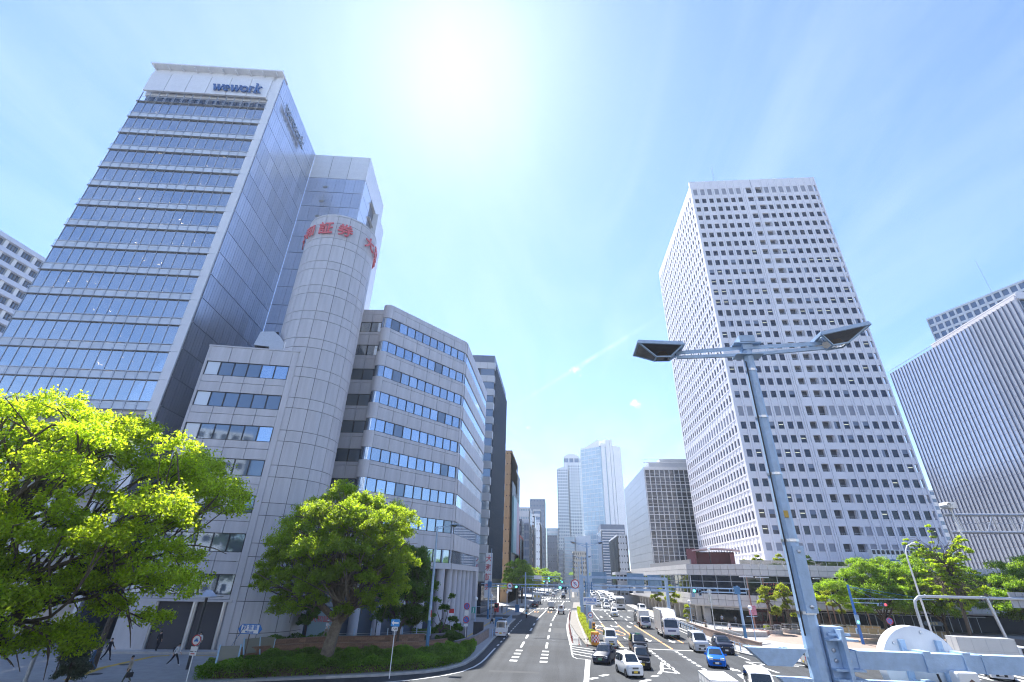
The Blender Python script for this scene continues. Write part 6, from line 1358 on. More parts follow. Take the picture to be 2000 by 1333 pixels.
# -- tubular gantry, camera truss, cobra lamp on the right
tg = thing('tube_gantry', 'grey tubular portal over the side road on the right', 'gantry', (46.4, 75, .1)); PT_ = [(0, 0, 0), (0, 0, 5.0), (.15, 0, 5.7), (.7, 0, 6.15), (1.4, 0, 6.25), (22, 0, 6.25)]
b = MB(); b.tube(PT_, .17, 10); b.build('tube', [GALV], tg, smooth=True, world=False); b = MB(); b.bar((9.6, -.2, 0), (8.9, -.2, 6.3), .24); b.build('post', [GALV], tg, world=False); b = MB(); [b.lathe([(.2, -.08), (.24, 0), (.2, .08)], (x, 0, 6.25), 10, axis='x') for x in (1.6, 8.5, 9.4)]; b.build('collar', [GALV], tg, world=False)
b = MB(); b.box(12.0, 15.5, .22, .3, 5.2, 7.0, 0); [b.box(12 + k * .85, 12.1 + k * .85, .1, .22, 5.2, 7.0, 0) for k in range(5)]; b.build('sign_back', [SBG], tg, world=False)
ct = thing('camera_truss', 'grey triangulated truss boom with a traffic camera, at the right edge', 'camera boom', (20.2, 23.3, 0)); b = MB()
for z in (10.25, 9.55): b.tube([(-3.4 + (10.25 - z) * .05, 0, z), (.2, 0, z + .03)], .06, 8)
for k in range(5): x = -2.9 + k * .7; b.tube([(x, 0, 10.25), (x + .05, 0, 9.55)], .03, 5)
for k in range(2): b.tube([(-1.9 + 1.3 * k, 0, 9.58), (-1.5 + 1.3 * k, 0, 10.2)], .03, 5)
b.tube([(-3.2, 0, 9.9), (.1, 0, 9.93)], .015, 5); b.build('boom', [GALV], ct, world=False)
b = MB(); b.tube([(.35, 0, 0), (.35, 0, 10.5)], .26, 12); b.box(-.2, .2, -.2, .2, 9.4, 10.4); b.build('post', [GALV], ct, smooth=True, world=False)
b = MB(); b.bar((-3.05, -.1, 9.3), (-3.15, -.1, 10.75), .06); b.box(-3.4, -3.0, -.35, .1, 10.5, 10.75); b.lathe([(.09, -.12), (.12, 0), (.12, .3)], (-3.35, -.3, 10.62), 10, axis='y'); b.build('camera', [WHITEP], ct, world=False)
cl_ = thing('cobra_lamp', 'slender white street lamp with a curved head behind the tubular portal', 'street lamp', (50.5, 80, .13)); b = MB(); b.tube([(0, 0, 0), (0, 0, 11), (.1, 0, 12), (.5, 0, 12.7), (1.2, 0, 12.95)], [.14, .1, .09, .08, .06], 8); b.build('pole', [WHITEP], cl_, smooth=True, world=False); b = MB(); b.lathe([(0, -.5), (.14, -.3), (.17, .1), (0, .35)], (1.55, 0, 13.0), 10, axis='x'); b.build('lamp_head', [WHITEP], cl_, smooth=True, world=False)
# -- globe lamps
def globe(name, lab, x, y, h, cross, sign=None, z=.13, pole=None):
    t = thing(name, lab, 'globe lamp', (x, y, z)); b = MB(); b.tube([(0, 0, 0), (0, 0, h - .2)], [.08, .06], 8); b.build('pole', [pole or BLUEPOLE], t, world=False); b = MB(); b.lathe([(.3 * math.sin(math.pi * i / 10), -.3 * math.cos(math.pi * i / 10)) for i in range(11)], (0, 0, h), 16); b.build('globe', [mat('globe_opal', (.80, .80, .80), .25)], t, smooth=True, world=False)
    if cross: b = MB(); b.bar((-.7, 0, h - 1.1), (.8, 0, h - 1.1), .05); b.build('cross_bar', [pole or BLUEPOLE], t, world=False)
    return t
globe('globe_lamp', 'globe lamp on a blue post nearest the grey office corner', -13.9, 87.6, 4.0, True); globe('globe_lamp', 'globe lamp beside the left signal mast', -13.2, 102, 4.0, True); globe('globe_lamp', 'globe lamp beyond the side street by the shop fronts', -12.2, 122, 4.2, False)
globe('globe_lamp', 'globe lamp on the right pavement before the podium corner', 23.6, 101, 4.0, True); globe('globe_lamp', 'globe lamp on the right beside the pink notice board', 27.4, 80.9, 4.1, True); globe('globe_lamp', 'small dark globe lamp on the podium terrace', 46.5, 106.5, 3.2, False, z=10.3, pole=BLACK)
globe('globe_lamp', 'white globe lamp by the plum pavilion', 31.5, 111.5, 3.4, False, z=10.3, pole=BLACK)
# -- sign posts
def post(name, lab, p, H, rot=0.0, lean=0.0, m=None, cat='road sign', r=.035):
    t = thing(name, lab, cat, p, rot); b = MB(); b.tube([(0, 0, 0), (lean, 0, H)], r, 8); b.build('pole', [m or WHITEP], t, world=False); return t
t = post('road_sign', 'no stopping and no parking signs on one white pole at the hedge end', (-11.3, 64.4, .13), 4.3); round_sign(t, 0, -.06, 4.05, .36, 'nostop', False); round_sign(t, 0, -.06, 2.65, .36, 'nopark', False); b = MB(); b.box(-.25, .25, -.06, -.03, 3.08, 3.6); b.box(-.25, .25, -.06, -.03, 2.0, 2.2); b.build('sub_plate', [SIGNWHITE], t, world=False)
t = post('road_sign', 'blue one way sign with a white arrow on a leaning pole in the hedge', (-13.5, 43.6, .13), 3.9); b = MB(); b.box(-.36, .36, -.08, -.04, 3.5, 4.0); b.build('sign_panel', [mat('sign_azure', (.04, .28, .62), .45)], t, world=False); b = MB(); b.box(-.12, .28, -.09, -.082, 3.69, 3.81); b.add([(-.12, -.088, 3.57), (-.12, -.088, 3.93), (-.31, -.088, 3.75)], [(0, 1, 2)]); b.build('arrow', [SIGNWHITE], t, world=False); b = MB(); b.box(-.25, .25, -.07, -.04, 3.2, 3.45); b.build('sub_plate', [SIGNWHITE], t, world=False); text('7-22', .2, BLACK, t, (0, -.075, 3.32), off=.004)
t = post('street_name_sign', 'white arrow shaped street name sign with blue ends on a brown pole', (-26.2, 44.2, .13), 2.9, m=mat('pole_brown', (.10, .07, .06), .5), cat='street sign', r=.05)
def hexplate(b, w, h, y0, y1, z, m=0, tip=.28): xz(b, [(-w / 2 - tip, z), (-w / 2, z - h / 2), (w / 2, z - h / 2), (w / 2 + tip, z), (w / 2, z + h / 2), (-w / 2, z + h / 2)], y0, y1, m)
b = MB(); hexplate(b, 1.55, .72, -.12, -.04, 2.9); b.build('sign_panel', [SIGNBLUE], t, world=False); b = MB(); b.box(-.78, .78, -.135, -.121, 2.60, 3.20); b.build('name_field', [SIGNWHITE], t, world=False); text('御 堂 筋', .36, SIGNBLUE, t, (0, -.142, 3.0), off=.006); text('Mido-suji', .2, SIGNBLUE, t, (0, -.142, 2.70), off=.004)
t = post('road_sign', 'round no cars sign on a striped pole at the pavement edge', (-27.3, 39.3, .13), 2.5, lean=-.05); round_sign(t, -.05, -.06, 2.55, .36, 'car', False); b = MB(); b.box(-.32, .22, -.06, -.03, 1.85, 2.15); b.box(-.32, .2, -.06, -.03, 1.58, 1.80); b.build('sub_plate', [SIGNWHITE], t, world=False); b = MB(); b.box(-.22, .1, -.07, -.061, 1.66, 1.72); b.build('red_bar', [REDP], t, world=False)
t = post('road_sign', 'dark red plate on a post beside the shrub in front of the columns', (-14.4, 70.5, .13), 3.4); b = MB(); b.box(-.32, .32, -.05, 0, 2.9, 3.4); b.build('sign_panel', [REDP], t, world=False); b = MB(); b.box(-.32, .32, -.05, 0, 2.6, 2.88); b.build('sub_plate', [SIGNWHITE], t, world=False)
t = thing('walk_sign', 'green pedestrian sign hung from the nearest left globe lamp', 'sign', (-14.2, 87.4, 2.5)); b = MB(); b.box(-.35, .3, -.05, 0, -.45, .45); b.build('panel', [mat('sign_green', (.05, .32, .26), .5)], t, world=False); b = MB(); b.box(-.1, .02, -.06, -.051, -.2, .15); b.disc((-.04, -.056, .26), .08, 'y', 10); b.bar((-.04, -.056, -.18), (-.16, -.056, -.38), .01, .06); b.bar((-.04, -.056, -.18), (.08, -.056, -.38), .01, .06); b.build('symbol', [SIGNWHITE], t, world=False)
t = post('road_sign', 'back of two round signs on a white pole at the right ramp wall', (23.0, 84.5, .13), 6.2, r=.05); b = MB()
for z in (6.0, 5.35, 4.75): b.lathe([(0, 0), (.36, 0), (.36, .04), (0, .04)], (0, .06, z), 20, axis='y') if z != 5.35 else b.box(-.25, .25, .06, .1, 5.1, 5.6)
b.build('sign_back', [mat('sign_back_cream', (.48, .47, .42), .6)], t, world=False)
t = thing('notice_board', 'pink notice board on the brown lamp pole of the plaza', 'notice board', (31.9, 93.2, 3.4)); b = MB(); b.box(-.6, .6, -.06, 0, -.7, .7); b.build('panel', [mat('notice_pink', (.50, .24, .32), .6)], t, world=False); b = MB(); [b.box(-.45, .45 - .2 * (k % 2), -.07, -.061, .45 - k * .3, .55 - k * .3) for k in range(4)]; b.build('print', [mat('notice_print', (.35, .08, .14), .6)], t, world=False)
BRP = mat('pole_brown_pale', (.30, .18, .14), .6)
for i, (x, y, lab) in enumerate(((32.2, 94.2, 'brown plaza lamp pole with a flat head behind the globe lamp'), (36.6, 99, 'brown plaza lamp pole behind the planter tree'), (46.8, 99.5, 'first of two close brown lamp poles beside the blue mast'), (47.8, 99.5, 'second of two close brown lamp poles beside the blue mast'), (53.6, 100, 'brown lamp pole under the green plaza trees'))):
    t = thing('plaza_lamp', lab, 'plaza lamp', (x, y, .13)); b = MB(); b.tube([(0, 0, 0), (0, 0, 8.2)], [.13, .09], 8); b.build('pole', [BRP], t, world=False); b = MB(); b.box(-1.1, 1.1, -.3, .3, 8.2, 8.36); b.build('lamp_head', [WPAN], t, world=False)
# -- planters, ramp walls, barriers
for i, (x, y, r, lab) in enumerate(((34.7, 93.5, 1.35, 'round white planter with a steel ring rail under the pruned tree'), (38.5, 96, 1.3, 'round planter hidden behind the lamp mast'), (43.5, 97, 1.4, 'round planter right of the lamp mast'), (48.2, 98, 1.4, 'round planter by the blue mast'))):
    t = thing('planter', lab, 'planter', (x, y, .13)); b = MB(); b.lathe([(r, 0), (r + .05, .55), (r - .12, .55), (r - .12, .4), (0, .42)], (0, 0, 0), 24); b.build('basin', [CONC], t, world=False); b = MB(); b.lathe([(.0, .46), (r - .14, .42)], (0, 0, 0), 20); b.build('earth', [SOIL], t, world=False)
    b = MB(); n = 14; b.tube([((r - .03) * math.cos(6.2832 * k / n), (r - .03) * math.sin(6.2832 * k / n), 1.25) for k in range(n + 1)], .03, 6); b.tube([((r - .03) * math.cos(6.2832 * k / n), (r - .03) * math.sin(6.2832 * k / n), .9) for k in range(n + 1)], .02, 6)
    for k in range(7): a = 6.2832 * k / 7; b.tube([((r - .03) * math.cos(a), (r - .03) * math.sin(a), .5), ((r - .03) * math.cos(a), (r - .03) * math.sin(a), 1.25)], .025, 6)
    b.build('ring_rail', [STEEL], t, world=False)
def brickwall(name, lab, pts, h, th, m=BRICK, capm=None, cat='wall', z0=.13, bw=.62, bh=.3):
    t = thing(name, lab, cat, (pts[0][0], pts[0][1], z0)); me = {}
    for i in range(len(pts) - 1):
        p, q = Vector((*pts[i][:2], 0)), Vector((*pts[i + 1][:2], 0)); d = q - p; L_ = d.length; a = math.atan2(d.y, d.x); n = max(1, round(L_ / bw)); f = frame((p.x, p.y, z0), (d.x, d.y)); rows_ = max(1, round(h / bh))
        b = MB(f); b.box(.01, L_ - .01, -th + .03, -.03, 0, h - .03, 0); b.box(-.02, L_ + .02, -th - .03, .03, h - .02, h + .06, 1); b.build('core', [m, capm or m], t)
        key = round(L_ / n, 3)
        if key not in me: q_ = MB(); q_.box(.008, L_ / n - .008, -.05, 0, .008, h / rows_ - .008); me[key] = q_.mesh('block', m)
        for r_ in range(rows_):
            for k in range(n): inst('block', me[key], t, f(k * L_ / n, 0, r_ * h / rows_), a)
    return t
GRAN = mat('granite_pink', (.27, .20, .17), .7, vary=.2, nscale=8, rand=.12); GRAND = mat('granite_dark', (.16, .15, .16), .6, vary=.2, nscale=8, rand=.1)
brickwall('ramp_wall', 'curved pinkish stone wall along the left kerb behind the white van', [(-11.2, 58.5), (-10.3, 62.5), (-9.9, 66), (-9.75, 74)], 1.0, .3, GRAN, GRAND)
brickwall('ramp_wall', 'dark stone wall of the underpass stair near the no parking signs', [(-14.8, 62), (-12.8, 65), (-12.4, 72)], 1.2, .3, GRAND)
brickwall('ramp_wall', 'long brown brick wall behind the hedge and the rounded tree', [(-28.6, 46.6), (-24.6, 51.0), (-19.6, 53.2), (-14.5, 55.6), (-12.3, 59)], 1.15, .35, BRICK)
brickwall('ramp_wall', 'upper brown brick wall where the old man walks', [(-28.0, 49.2), (-24.4, 53.6), (-19, 56.2), (-15.0, 59.6)], 1.45, .3, BRICK)
t = brickwall('ramp_wall', 'brown stone ramp wall with a rail beside the right pavement', [(22.0, 97), (22.2, 84), (23.0, 74), (23.6, 68.5)], .95, .3, GRAN); b = MB(); [b.tube([(22.1 + .1 * k, 96 - k * 3.4, 1), (22.1 + .1 * k, 96 - k * 3.4, 1.75)], .03, 6) for k in range(8)]; b.tube([(22.1, 96, 1.75), (22.4, 84, 1.75), (23.0, 72.5, 1.5)], .03, 6); b.build('rail', [STEEL], t)
t = brickwall('raised_bed', 'long white stone bed with a steel rail on the right plaza', [(24.6, 90.5), (28.5, 86.6), (31.4, 87.2)], .6, .3, mat('stone_pale', (.45, .43, .40), .75, vary=.2, nscale=4), cat='raised bed'); b = MB(); P = [(24.6, 90.7), (28.5, 86.9), (31.4, 87.5)]
for i in range(2):
    for k in range(5): x = P[i][0] + (P[i + 1][0] - P[i][0]) * k / 4; y_ = P[i][1] + (P[i + 1][1] - P[i][1]) * k / 4; b.tube([(x, y_, .7), (x, y_, 1.7)], .025, 6)
    for z in (1.25, 1.7): b.tube([(*P[i], z), (*P[i + 1], z)], .025, 6)
b.build('rail', [STEEL], t); b = MB(); b.prism([(25, 90.8), (28.5, 87.2), (31.2, 87.8), (33.5, 92), (29, 95)], .13, .66); b.build('bed_top', [mat('bed_tile', (.42, .27, .22), .8, vary=.15)], t)
# pedestrian guard rails
def rail(lab, pts, m, h=.85, step=2.0, z=.13, name='guard_rail', r=.03):
    t = thing(name, lab, 'guard rail', (pts[0][0], pts[0][1], z)); b = MB(); P = [Vector((p[0], p[1], z)) for p in pts]; pm_ = MB()
    for i in range(len(P) - 1):
        d = P[i + 1] - P[i]; n = max(1, round(d.length / step))
        for k in range(n + (i == len(P) - 2)): q = P[i] + d * (k / n); inst('post', RP, t, q, 0, False)
        for zz in (h - .05, h * .55, h * .25): b.tube([P[i] + Vector((0, 0, zz)), P[i + 1] + Vector((0, 0, zz))], r * .7, 6)
    b.build('rail', [m], t); return t
q_ = MB(); q_.tube([(0, 0, 0), (0, 0, .9)], .06, 8); RP = q_.mesh('post', BLUEPOLE, True)
rail('blue guard rail along the right kerb before the bend', [(21.1, 72), (21.3, 68.6), (22.3, 65.5), (24, 63.4), (26.5, 62.2), (30, 61.6), (36, 61.3)], BLUEPOLE)
rail('blue guard rail along the right kerb by the parked bicycles', [(21.0, 84), (21.0, 118)], BLUEPOLE); rail('short guard rail at the side street corner behind the white van', [(-9.4, 93), (-9.4, 104)], DKBLUE); rail('guard rail on the left kerb just behind the white van', [(-9.4, 75), (-9.4, 80)], GALV); rail('steel hand rail on the ramp wall under the dark tree', [(-23, 54.6), (-18.4, 57), (-14.6, 60.4)], STEEL, z=1.4, h=.5)
rail('dark hand rail at the lower right edge of the side road', [(46, 54.5), (50, 54.8), (54, 55)], GALV)
for i, (x, y, w, lab) in enumerate(((-9.9, 86.5, .55, 'blue metal cabinet on the left pavement edge'), (-11.6, 76.5, .7, 'dark grey cabinet by the left signal mast foot'), (-10.2, 127, .5, 'blue cabinet under the first avenue tree'))):
    t = thing('cabinet', lab, 'cabinet', (x, y, .13)); b = MB(); b.box(-w, w, -.35, .35, 0, 1.5); b.box(-w - .04, w + .04, -.4, .4, 1.5, 1.56); b.build('casing', [DKBLUE if i != 1 else FRM], t, world=False); b = MB(); b.box(-w + .06, -.02, -.37, -.351, .15, 1.4); b.box(.02, w - .06, -.37, -.351, .15, 1.4); b.build('door', [DKBLUE if i != 1 else FRM], t, world=False)
t = thing('vending_machine', 'red machine on the pavement beyond the side street', 'vending machine', (-14.9, 125, .13)); b = MB(); b.box(-.5, .5, -.4, .4, 0, 1.85); b.build('casing', [REDP], t, world=False); b = MB(); b.box(-.4, .4, -.42, -.401, .9, 1.7); b.build('window', [SHOP], t, world=False)
# tilted map boards by the pavement
for i, (px, py, rot, lab) in enumerate(((437, 1318, 34, 'leaning map board seen from behind on pale blue legs'), (487, 1296, 62, 'narrow map board with curved pale blue frame seen edge on'), (512, 1292, 10, 'olive notice board behind the street name sign'))):
    p = G(px, py, .13); t = thing('map_board', lab, 'map board', p, R(rot)); b = MB()
    if i < 2:
        for x in (-.75, .75): b.tube([(x, -.35, 0), (x, -.1, .55), (x, .25, 1.3), (x, .42, 1.95)], .07, 6)
    else:
        for x in (-.75, .75): b.tube([(x, 0, 0), (x, 0, 1.75)], .04, 6)
    b.build('leg', [mat('frame_paleblue', (.33, .50, .66), .4)], t, world=False); b = MB(); y0, y1 = (.1, .38) if i < 2 else (0, 0); b.add([(-.72, y0, .75), (.72, y0, .75), (.72, y1, 1.85), (-.72, y1, 1.85), (-.72, y0 + .06, .75), (.72, y0 + .06, .75), (.72, y1 + .06, 1.85), (-.72, y1 + .06, 1.85)], [(0, 1, 2, 3), (7, 6, 5, 4), (0, 4, 5, 1), (3, 2, 6, 7), (0, 3, 7, 4), (1, 5, 6, 2)]); b.build('board', [mat('board_olive', (.20, .20, .17), .6)], t, world=False)
for i, (x, y, lab) in enumerate(((-20.4, 58.9, 'left one of two glass lantern lamps under the trees'), (-16.6, 59.5, 'right one of two glass lantern lamps under the trees'))):
    t = thing('lantern_post', lab, 'lantern lamp', (x, y, .13)); b = MB(); b.tube([(0, 0, 0), (0, 0, 2.9)], .06, 8); b.box(-.24, .24, -.24, .24, 3.95, 4.02); b.box(-.22, .22, -.22, .22, 2.86, 2.92)
    for sx in (-.2, .2):
        for sy in (-.2, .2): b.box(sx - .02, sx + .02, sy - .02, sy + .02, 2.9, 4)
    b.build('pole', [FRM], t, world=False); b = MB(); b.box(-.17, .17, -.17, .17, 2.95, 3.9); b.build('glass_box', [mat('opal_glass', (.42, .48, .5), .3)], t, world=False)
t = thing('pavement_post', 'dark slanted post standing on the pavement behind the no cars sign', 'post', G(365, 1308, .13)); b = MB(); b.tube([(0, 0, 0), (.0, 0, 5.2)], .11, 8); b.build('shaft', [FRM], t, world=False); b = MB(); b.prism([(-.9, -.9), (.9, -.9), (.9, .9), (-.9, .9)], 5.2, 5.26); b.lathe([(.95, 5.26), (.25, 5.75), (0, 5.78)], (0, 0, 0), 4); b.build('lamp_hood', [GALV], t, world=False)
t = thing('pavement_post', 'leaning pale pole at the lower left by the grey shrub', 'post', G(48, 1333, .13)); b = MB(); b.tube([(0, 0, 0), (0, 0, 5.2)], .14, 8); b.build('shaft', [GALV], t, world=False); b = MB(); b.box(-.1, .45, -.2, .1, 4.9, 5.7); b.build('pedestrian_signal', [HOOD], t, world=False); b = MB(); b.lathe([(0, -.02), (.14, 0)], (.2, -.21, 5.1), 10, axis='y'); b.build('lens', [GRLAMP], t, world=False)
t = thing('pavement_tree_post', 'short dark tree stem on the pavement behind the cyclist', 'stem', G(178, 1308, .13)); b = MB(); b.tube([(0, 0, 0), (.1, 0, 2.4), (.3, 0, 5)], [.3, .22, .2], 8); b.build('stem', [BARK], t, smooth=True, world=False)
# folding work barriers and board on the plaza
bm = MB(); bm.box(.05, 1.15, -.03, .03, .25, 1.2, 0)
for x in (0, 1.2): bm.tube([(x, 0, 0), (x, 0, 1.3)], .03, 6, 1)
bm.tube([(0, 0, 1.28), (1.2, 0, 1.28)], .03, 6, 1); 
for i, (x, y, rz) in enumerate([(42.6 + 1.25 * k, 98.6 - .1 * k, -.06) for k in range(9)] + [(44.8 + 1.3 * k, 92.8 - .3 * k, -.2) for k in range(8)] + [(56 + 1.3 * k, 90.5, .05) for k in range(3)]):
    if i == 0: B0 = thing('work_barrier', 'tan folding work barrier in the row on the plaza', 'barrier', (x, y, .13), rz, 'tan work barriers on the plaza'); bp_ = MB(); bp_.box(.05, 1.15, -.03, .03, .25, 1.2); bp_.build('panel', [mat('barrier_tan', (.42, .33, .20), .6)], B0, world=False); fr_ = MB(); [fr_.tube([(xx, 0, 0), (xx, 0, 1.3)], .03, 6) for xx in (0, 1.2)]; fr_.tube([(0, 0, 1.28), (1.2, 0, 1.28)], .03, 6); fr_.build('frame', [STEEL], B0, world=False)
    else: dup(B0, (x, y, .13), rz, B0['label'])
brickwall('raised_bed', 'low grey stone edge below the tan barriers', [(43.5, 92.3), (49, 90.8), (55.5, 90.2)], .5, .4, mat('stone_grey', (.33, .32, .31), .8, vary=.2, nscale=4), cat='raised bed', bw=1.0, bh=.5)
t = thing('board_stand', 'white A-frame notice stand with red heading on the plaza', 'notice stand', (40.6, 89.2, .13)); b = MB(); b.add([(-.45, -.3, .12), (.45, -.3, .12), (.45, 0, 1.5), (-.45, 0, 1.5)], [(0, 1, 2, 3)]); b.add([(-.45, .3, .12), (.45, .3, .12), (.45, .02, 1.5), (-.45, .02, 1.5)], [(3, 2, 1, 0)]); b.build('board', [SIGNWHITE], t, world=False); b = MB(); b.box(-.3, .3, -.1, -.07, 1.2, 1.3); b.build('heading', [REDP], t, world=False); b = MB(); [b.bar((x, y_, 0), (x, 0, 1.5), .04) for x in (-.46, .46) for y_ in (-.33, .33)]; b.build('leg', [WHITEP], t, world=False)
co = None
for i, (px, py) in enumerate(((1842, 1252), (1858, 1250), (1866, 1252))):
    p = G(px, py, .13)
    if co is None: co = thing('traffic_cone', 'orange cone under the plaza trees, leftmost of three', 'traffic cone', p, 0, 'cones under the plaza trees'); b = MB(); b.lathe([(.15, .05), (.03, .7), (0, .7)], (0, 0, 0), 10); b.build('cone', [mat('cone_red', (.7, .10, .03), .5)], co, world=False); b = MB(); b.box(-.2, .2, -.2, .2, 0, .05); b.build('base', [BLACK], co, world=False)
    else: dup(co, p, 0, ['', 'orange cone under the plaza trees, middle of three', 'orange cone under the plaza trees, rightmost of three'][i])
t = post('street_name_sign', 'small grey arrow sign under the tubular portal', (55.2, 86.5, .13), 2.6, cat='street sign'); b = MB(); hexplate(b, 2.2, .55, -.1, -.04, 2.5); b.build('sign_panel', [mat('sign_slate', (.10, .14, .20), .5)], t, world=False); text('御 堂 筋', .34, mat('sign_gold', (.5, .42, .2), .5), t, (0, -.11, 2.5), off=.004)
t = post('road_sign', 'small round red and blue sign behind the big round sign', (45.5, 80, .13), 3.2); round_sign(t, 0, -.06, 3.0, .42, 'nopark', False)
# ---------------------------------------------------------------- vehicles: lofted bodies, +Y is forward
CGLASS = mat('car_glass', (.012, .018, .022), .04, ior=1.75); TYRE = mat('tyre', (.018, .018, .02), .8); RIM = mat('rim_alloy', (.42, .43, .45), .3, metal=.7); RIMD = mat('rim_dark', (.08, .08, .09), .4, metal=.4)
HEADL = mat('headlight', (.62, .65, .68), .12, ior=1.6); TAILL = mat('tail_light', (.38, .015, .02), .2); TRIMB = mat('trim_black', (.02, .02, .022), .5); CHROME = mat('chrome', (.65, .66, .68), .18, metal=.9)
PLW = mat('plate_white', (.72, .72, .68), .5); PLY = mat('plate_yellow', (.75, .52, .04), .5); PLG = mat('plate_green', (.12, .36, .22), .5)
def paint(n, c, metal=0.0): return mat('car_paint_' + n, c, .3, metal=metal, coat=.05, spec=.16)
PW = paint('white', (.74, .74, .74)); PBK = paint('black', (.012, .014, .02)); PNV = paint('navy', (.015, .022, .045)); PSV = paint('silver', (.50, .52, .54), .55); PBL = paint('blue', (.0, .11, .52), .15); PGR = paint('grey', (.16, .17, .18), .4); PTN = paint('cream', (.60, .55, .42))
def wheel(root, x, y, r, w, rim):
    s = 1 if x > 0 else -1; b = MB(); b.lathe([(r * .62, -w / 2), (r * .95, -w / 2), (r, -w * .3), (r, w * .3), (r * .95, w / 2), (r * .62, w / 2)], (0, 0, 0), 20, axis='x'); o = link('wheel', b.mesh('tyre', [TYRE], True), root, (x, y, r))
    b = MB(); f = s * w * .46; b.lathe([(0, f * .7), (r * .14, f * .8), (r * .16, f * .62), (r * .55, f * .75), (r * .64, f)], (0, 0, 0), 20, axis='x')
    for k in range(5):
        a = 2 * math.pi * k / 5; b.bar((f * .86, 0, 0), (f * .92, r * .58 * math.cos(a), r * .58 * math.sin(a)), r * .14, r * .08)
    b.build('rim', [rim], o, world=False)
def car(label, loc, rz, st, W_, pt, r=.29, wy=(1.15, -1.15), cat='car', name='car', plate=PLW, rim=RIM, ws=(2, 3), sides=((3, 4), (4, 5), (5, 6)), rw=None, z0=.2, hl=(.62, .84, .30), tl=(.62, 1.0, .3), sign=None, rack=False, grille=True, group=None, tlw=.10, inner_h=.5, hood=.96, roofm=None):
    """st: stations front to back (y, z_belt, z_top, half-width scale, roof half-width scale)"""
    t = thing(name, label, cat, loc, rz, group); h = W_ / 2; ring = []
    for (y, zb, zt, s, sr) in st:
        w = h * s; flat = zt - zb < .06
        pts = [(.55 * w, z0), (.93 * w, z0), (1.0 * w, z0 + .16), (1.0 * w, (z0 + zb) / 2 + .05), (.975 * w, zb - .04 if flat else zb), ((.93 * w if flat else h * sr), zt - (.025 if flat else .07)), ((.78 * w if flat else h * sr * .86), zt), ((.4 * w if flat else h * sr * .45), zt + .02)]
        ring.append([(-p[0], y, p[1]) for p in pts] + [(p[0], y, p[1]) for p in reversed(pts)])
    n = len(ring[0]); b = MB(); vs = [p for q in ring for p in q]; fs = []; mi = []
    for i in range(len(st) - 1):
        for k in range(n): fs.append((i * n + k, i * n + (k + 1) % n, (i + 1) * n + (k + 1) % n, (i + 1) * n + k)); mi.append(0)
    fs += [tuple(range(n)), tuple(range(len(vs) - 1, len(vs) - 1 - n, -1))]; b.add(vs, fs)
    # wheel arches: dark rings just proud of the flank
    body = b.build('body', [pt], t, smooth=True, world=False)
    b = MB()
    for x in (-1, 1):
        for y in wy: b.disc((x * (h + .004), y, r + .01), r * 1.16, 'x', 18); 
    b.build('wheel_arch', [TRIMB], t, world=False)
    for y in wy:
        for x in (-1, 1): wheel(t, x * (h - .085), y, r, .19, rim)
    def patch(P, nm, m, ins=.07, off=.012):
        c = sum(P, Vector()) / len(P); nv = (P[1] - P[0]).cross(P[-1] - P[0]); nv = nv.normalized() if nv.length > 1e-6 else Vector((0, 0, 1))
        if nv.dot(c - Vector((0, c.y * .5, .7))) < 0: nv = -nv
        Q = [c + (p - c) * (1 - ins) + nv * off for p in P]; q = MB(); q.add(Q, [tuple(range(len(Q)))]); return q.build(nm, [m], t, world=False)
    RV = [[Vector(p) for p in q] for q in ring]; top = [5, 6, 7, 8, 9, 10]
    def screen(i, j, nm, ins=.08):
        a, c = RV[i], RV[j]; q = MB(); A = [a[k] for k in (4, 6, 7, 8, 9, 11)] if st[i][2] - st[i][1] < .06 else [a[k] for k in (5, 6, 7, 8, 9, 10)]; Cc = [c[k] for k in (5, 6, 7, 8, 9, 10)]
        mid = sum(A + Cc, Vector()) / 12; nv = (A[3] - Cc[3]).cross(A[0] - A[5]).normalized(); nv = nv if nv.dot(mid - Vector((0, 0, .6))) > 0 else -nv
        vs = []
        for l, u in zip(A, Cc):
            for f in (ins, 1 - ins * .8):
                p = l + (u - l) * f; p.x *= .93; vs.append(p + nv * .014)
        q.add(vs, [(2 * k, 2 * k + 2, 2 * k + 3, 2 * k + 1) for k in range(5)]); q.build(nm, [CGLASS], t, world=False)
    screen(*ws, 'windscreen')
    if rw: screen(rw[0], rw[1], 'rear_window')
    for i, j in sides:
        for s_ in (0, 1):
            ks = (4, 5) if not s_ else (11, 10); P = [RV[i][ks[0]], RV[j][ks[0]], RV[j][ks[1]], RV[i][ks[1]]]
            if st[i][2] - st[i][1] < .06: P = [RV[i][ks[0]], RV[j][ks[0]], RV[j][ks[1]]]
            patch(P, 'side_window', CGLASS, .10)
    yf, yr = st[0][0], st[-1][0]; wf = h * st[0][3]; wr = h * st[-1][3]
    for x in (-1, 1):
        q = MB(); cx = x * (wf - hl[2] / 2 - .02); q.add([(cx - hl[2] / 2, yf + .012, hl[0]), (cx + hl[2] / 2, yf + .012, hl[0] + .02), (cx + hl[2] / 2, yf - .04, hl[1]), (cx - hl[2] / 2, yf + .0, hl[1] - .03), (cx - hl[2] / 2, yf - .1, hl[0]), (cx + hl[2] / 2, yf - .1, hl[0]), (cx + hl[2] / 2, yf - .1, hl[1]), (cx - hl[2] / 2, yf - .1, hl[1])], [(0, 1, 2, 3), (0, 4, 5, 1), (1, 5, 6, 2), (2, 6, 7, 3), (3, 7, 4, 0)]); q.build('headlight', [HEADL], t, world=False)
        q = MB(); cx = x * (wr - tlw / 2 - .01); q.box(cx - tlw / 2, cx + tlw / 2, yr - .02, yr + .05, tl[0], tl[1]); q.build('tail_light', [TAILL], t, world=False)
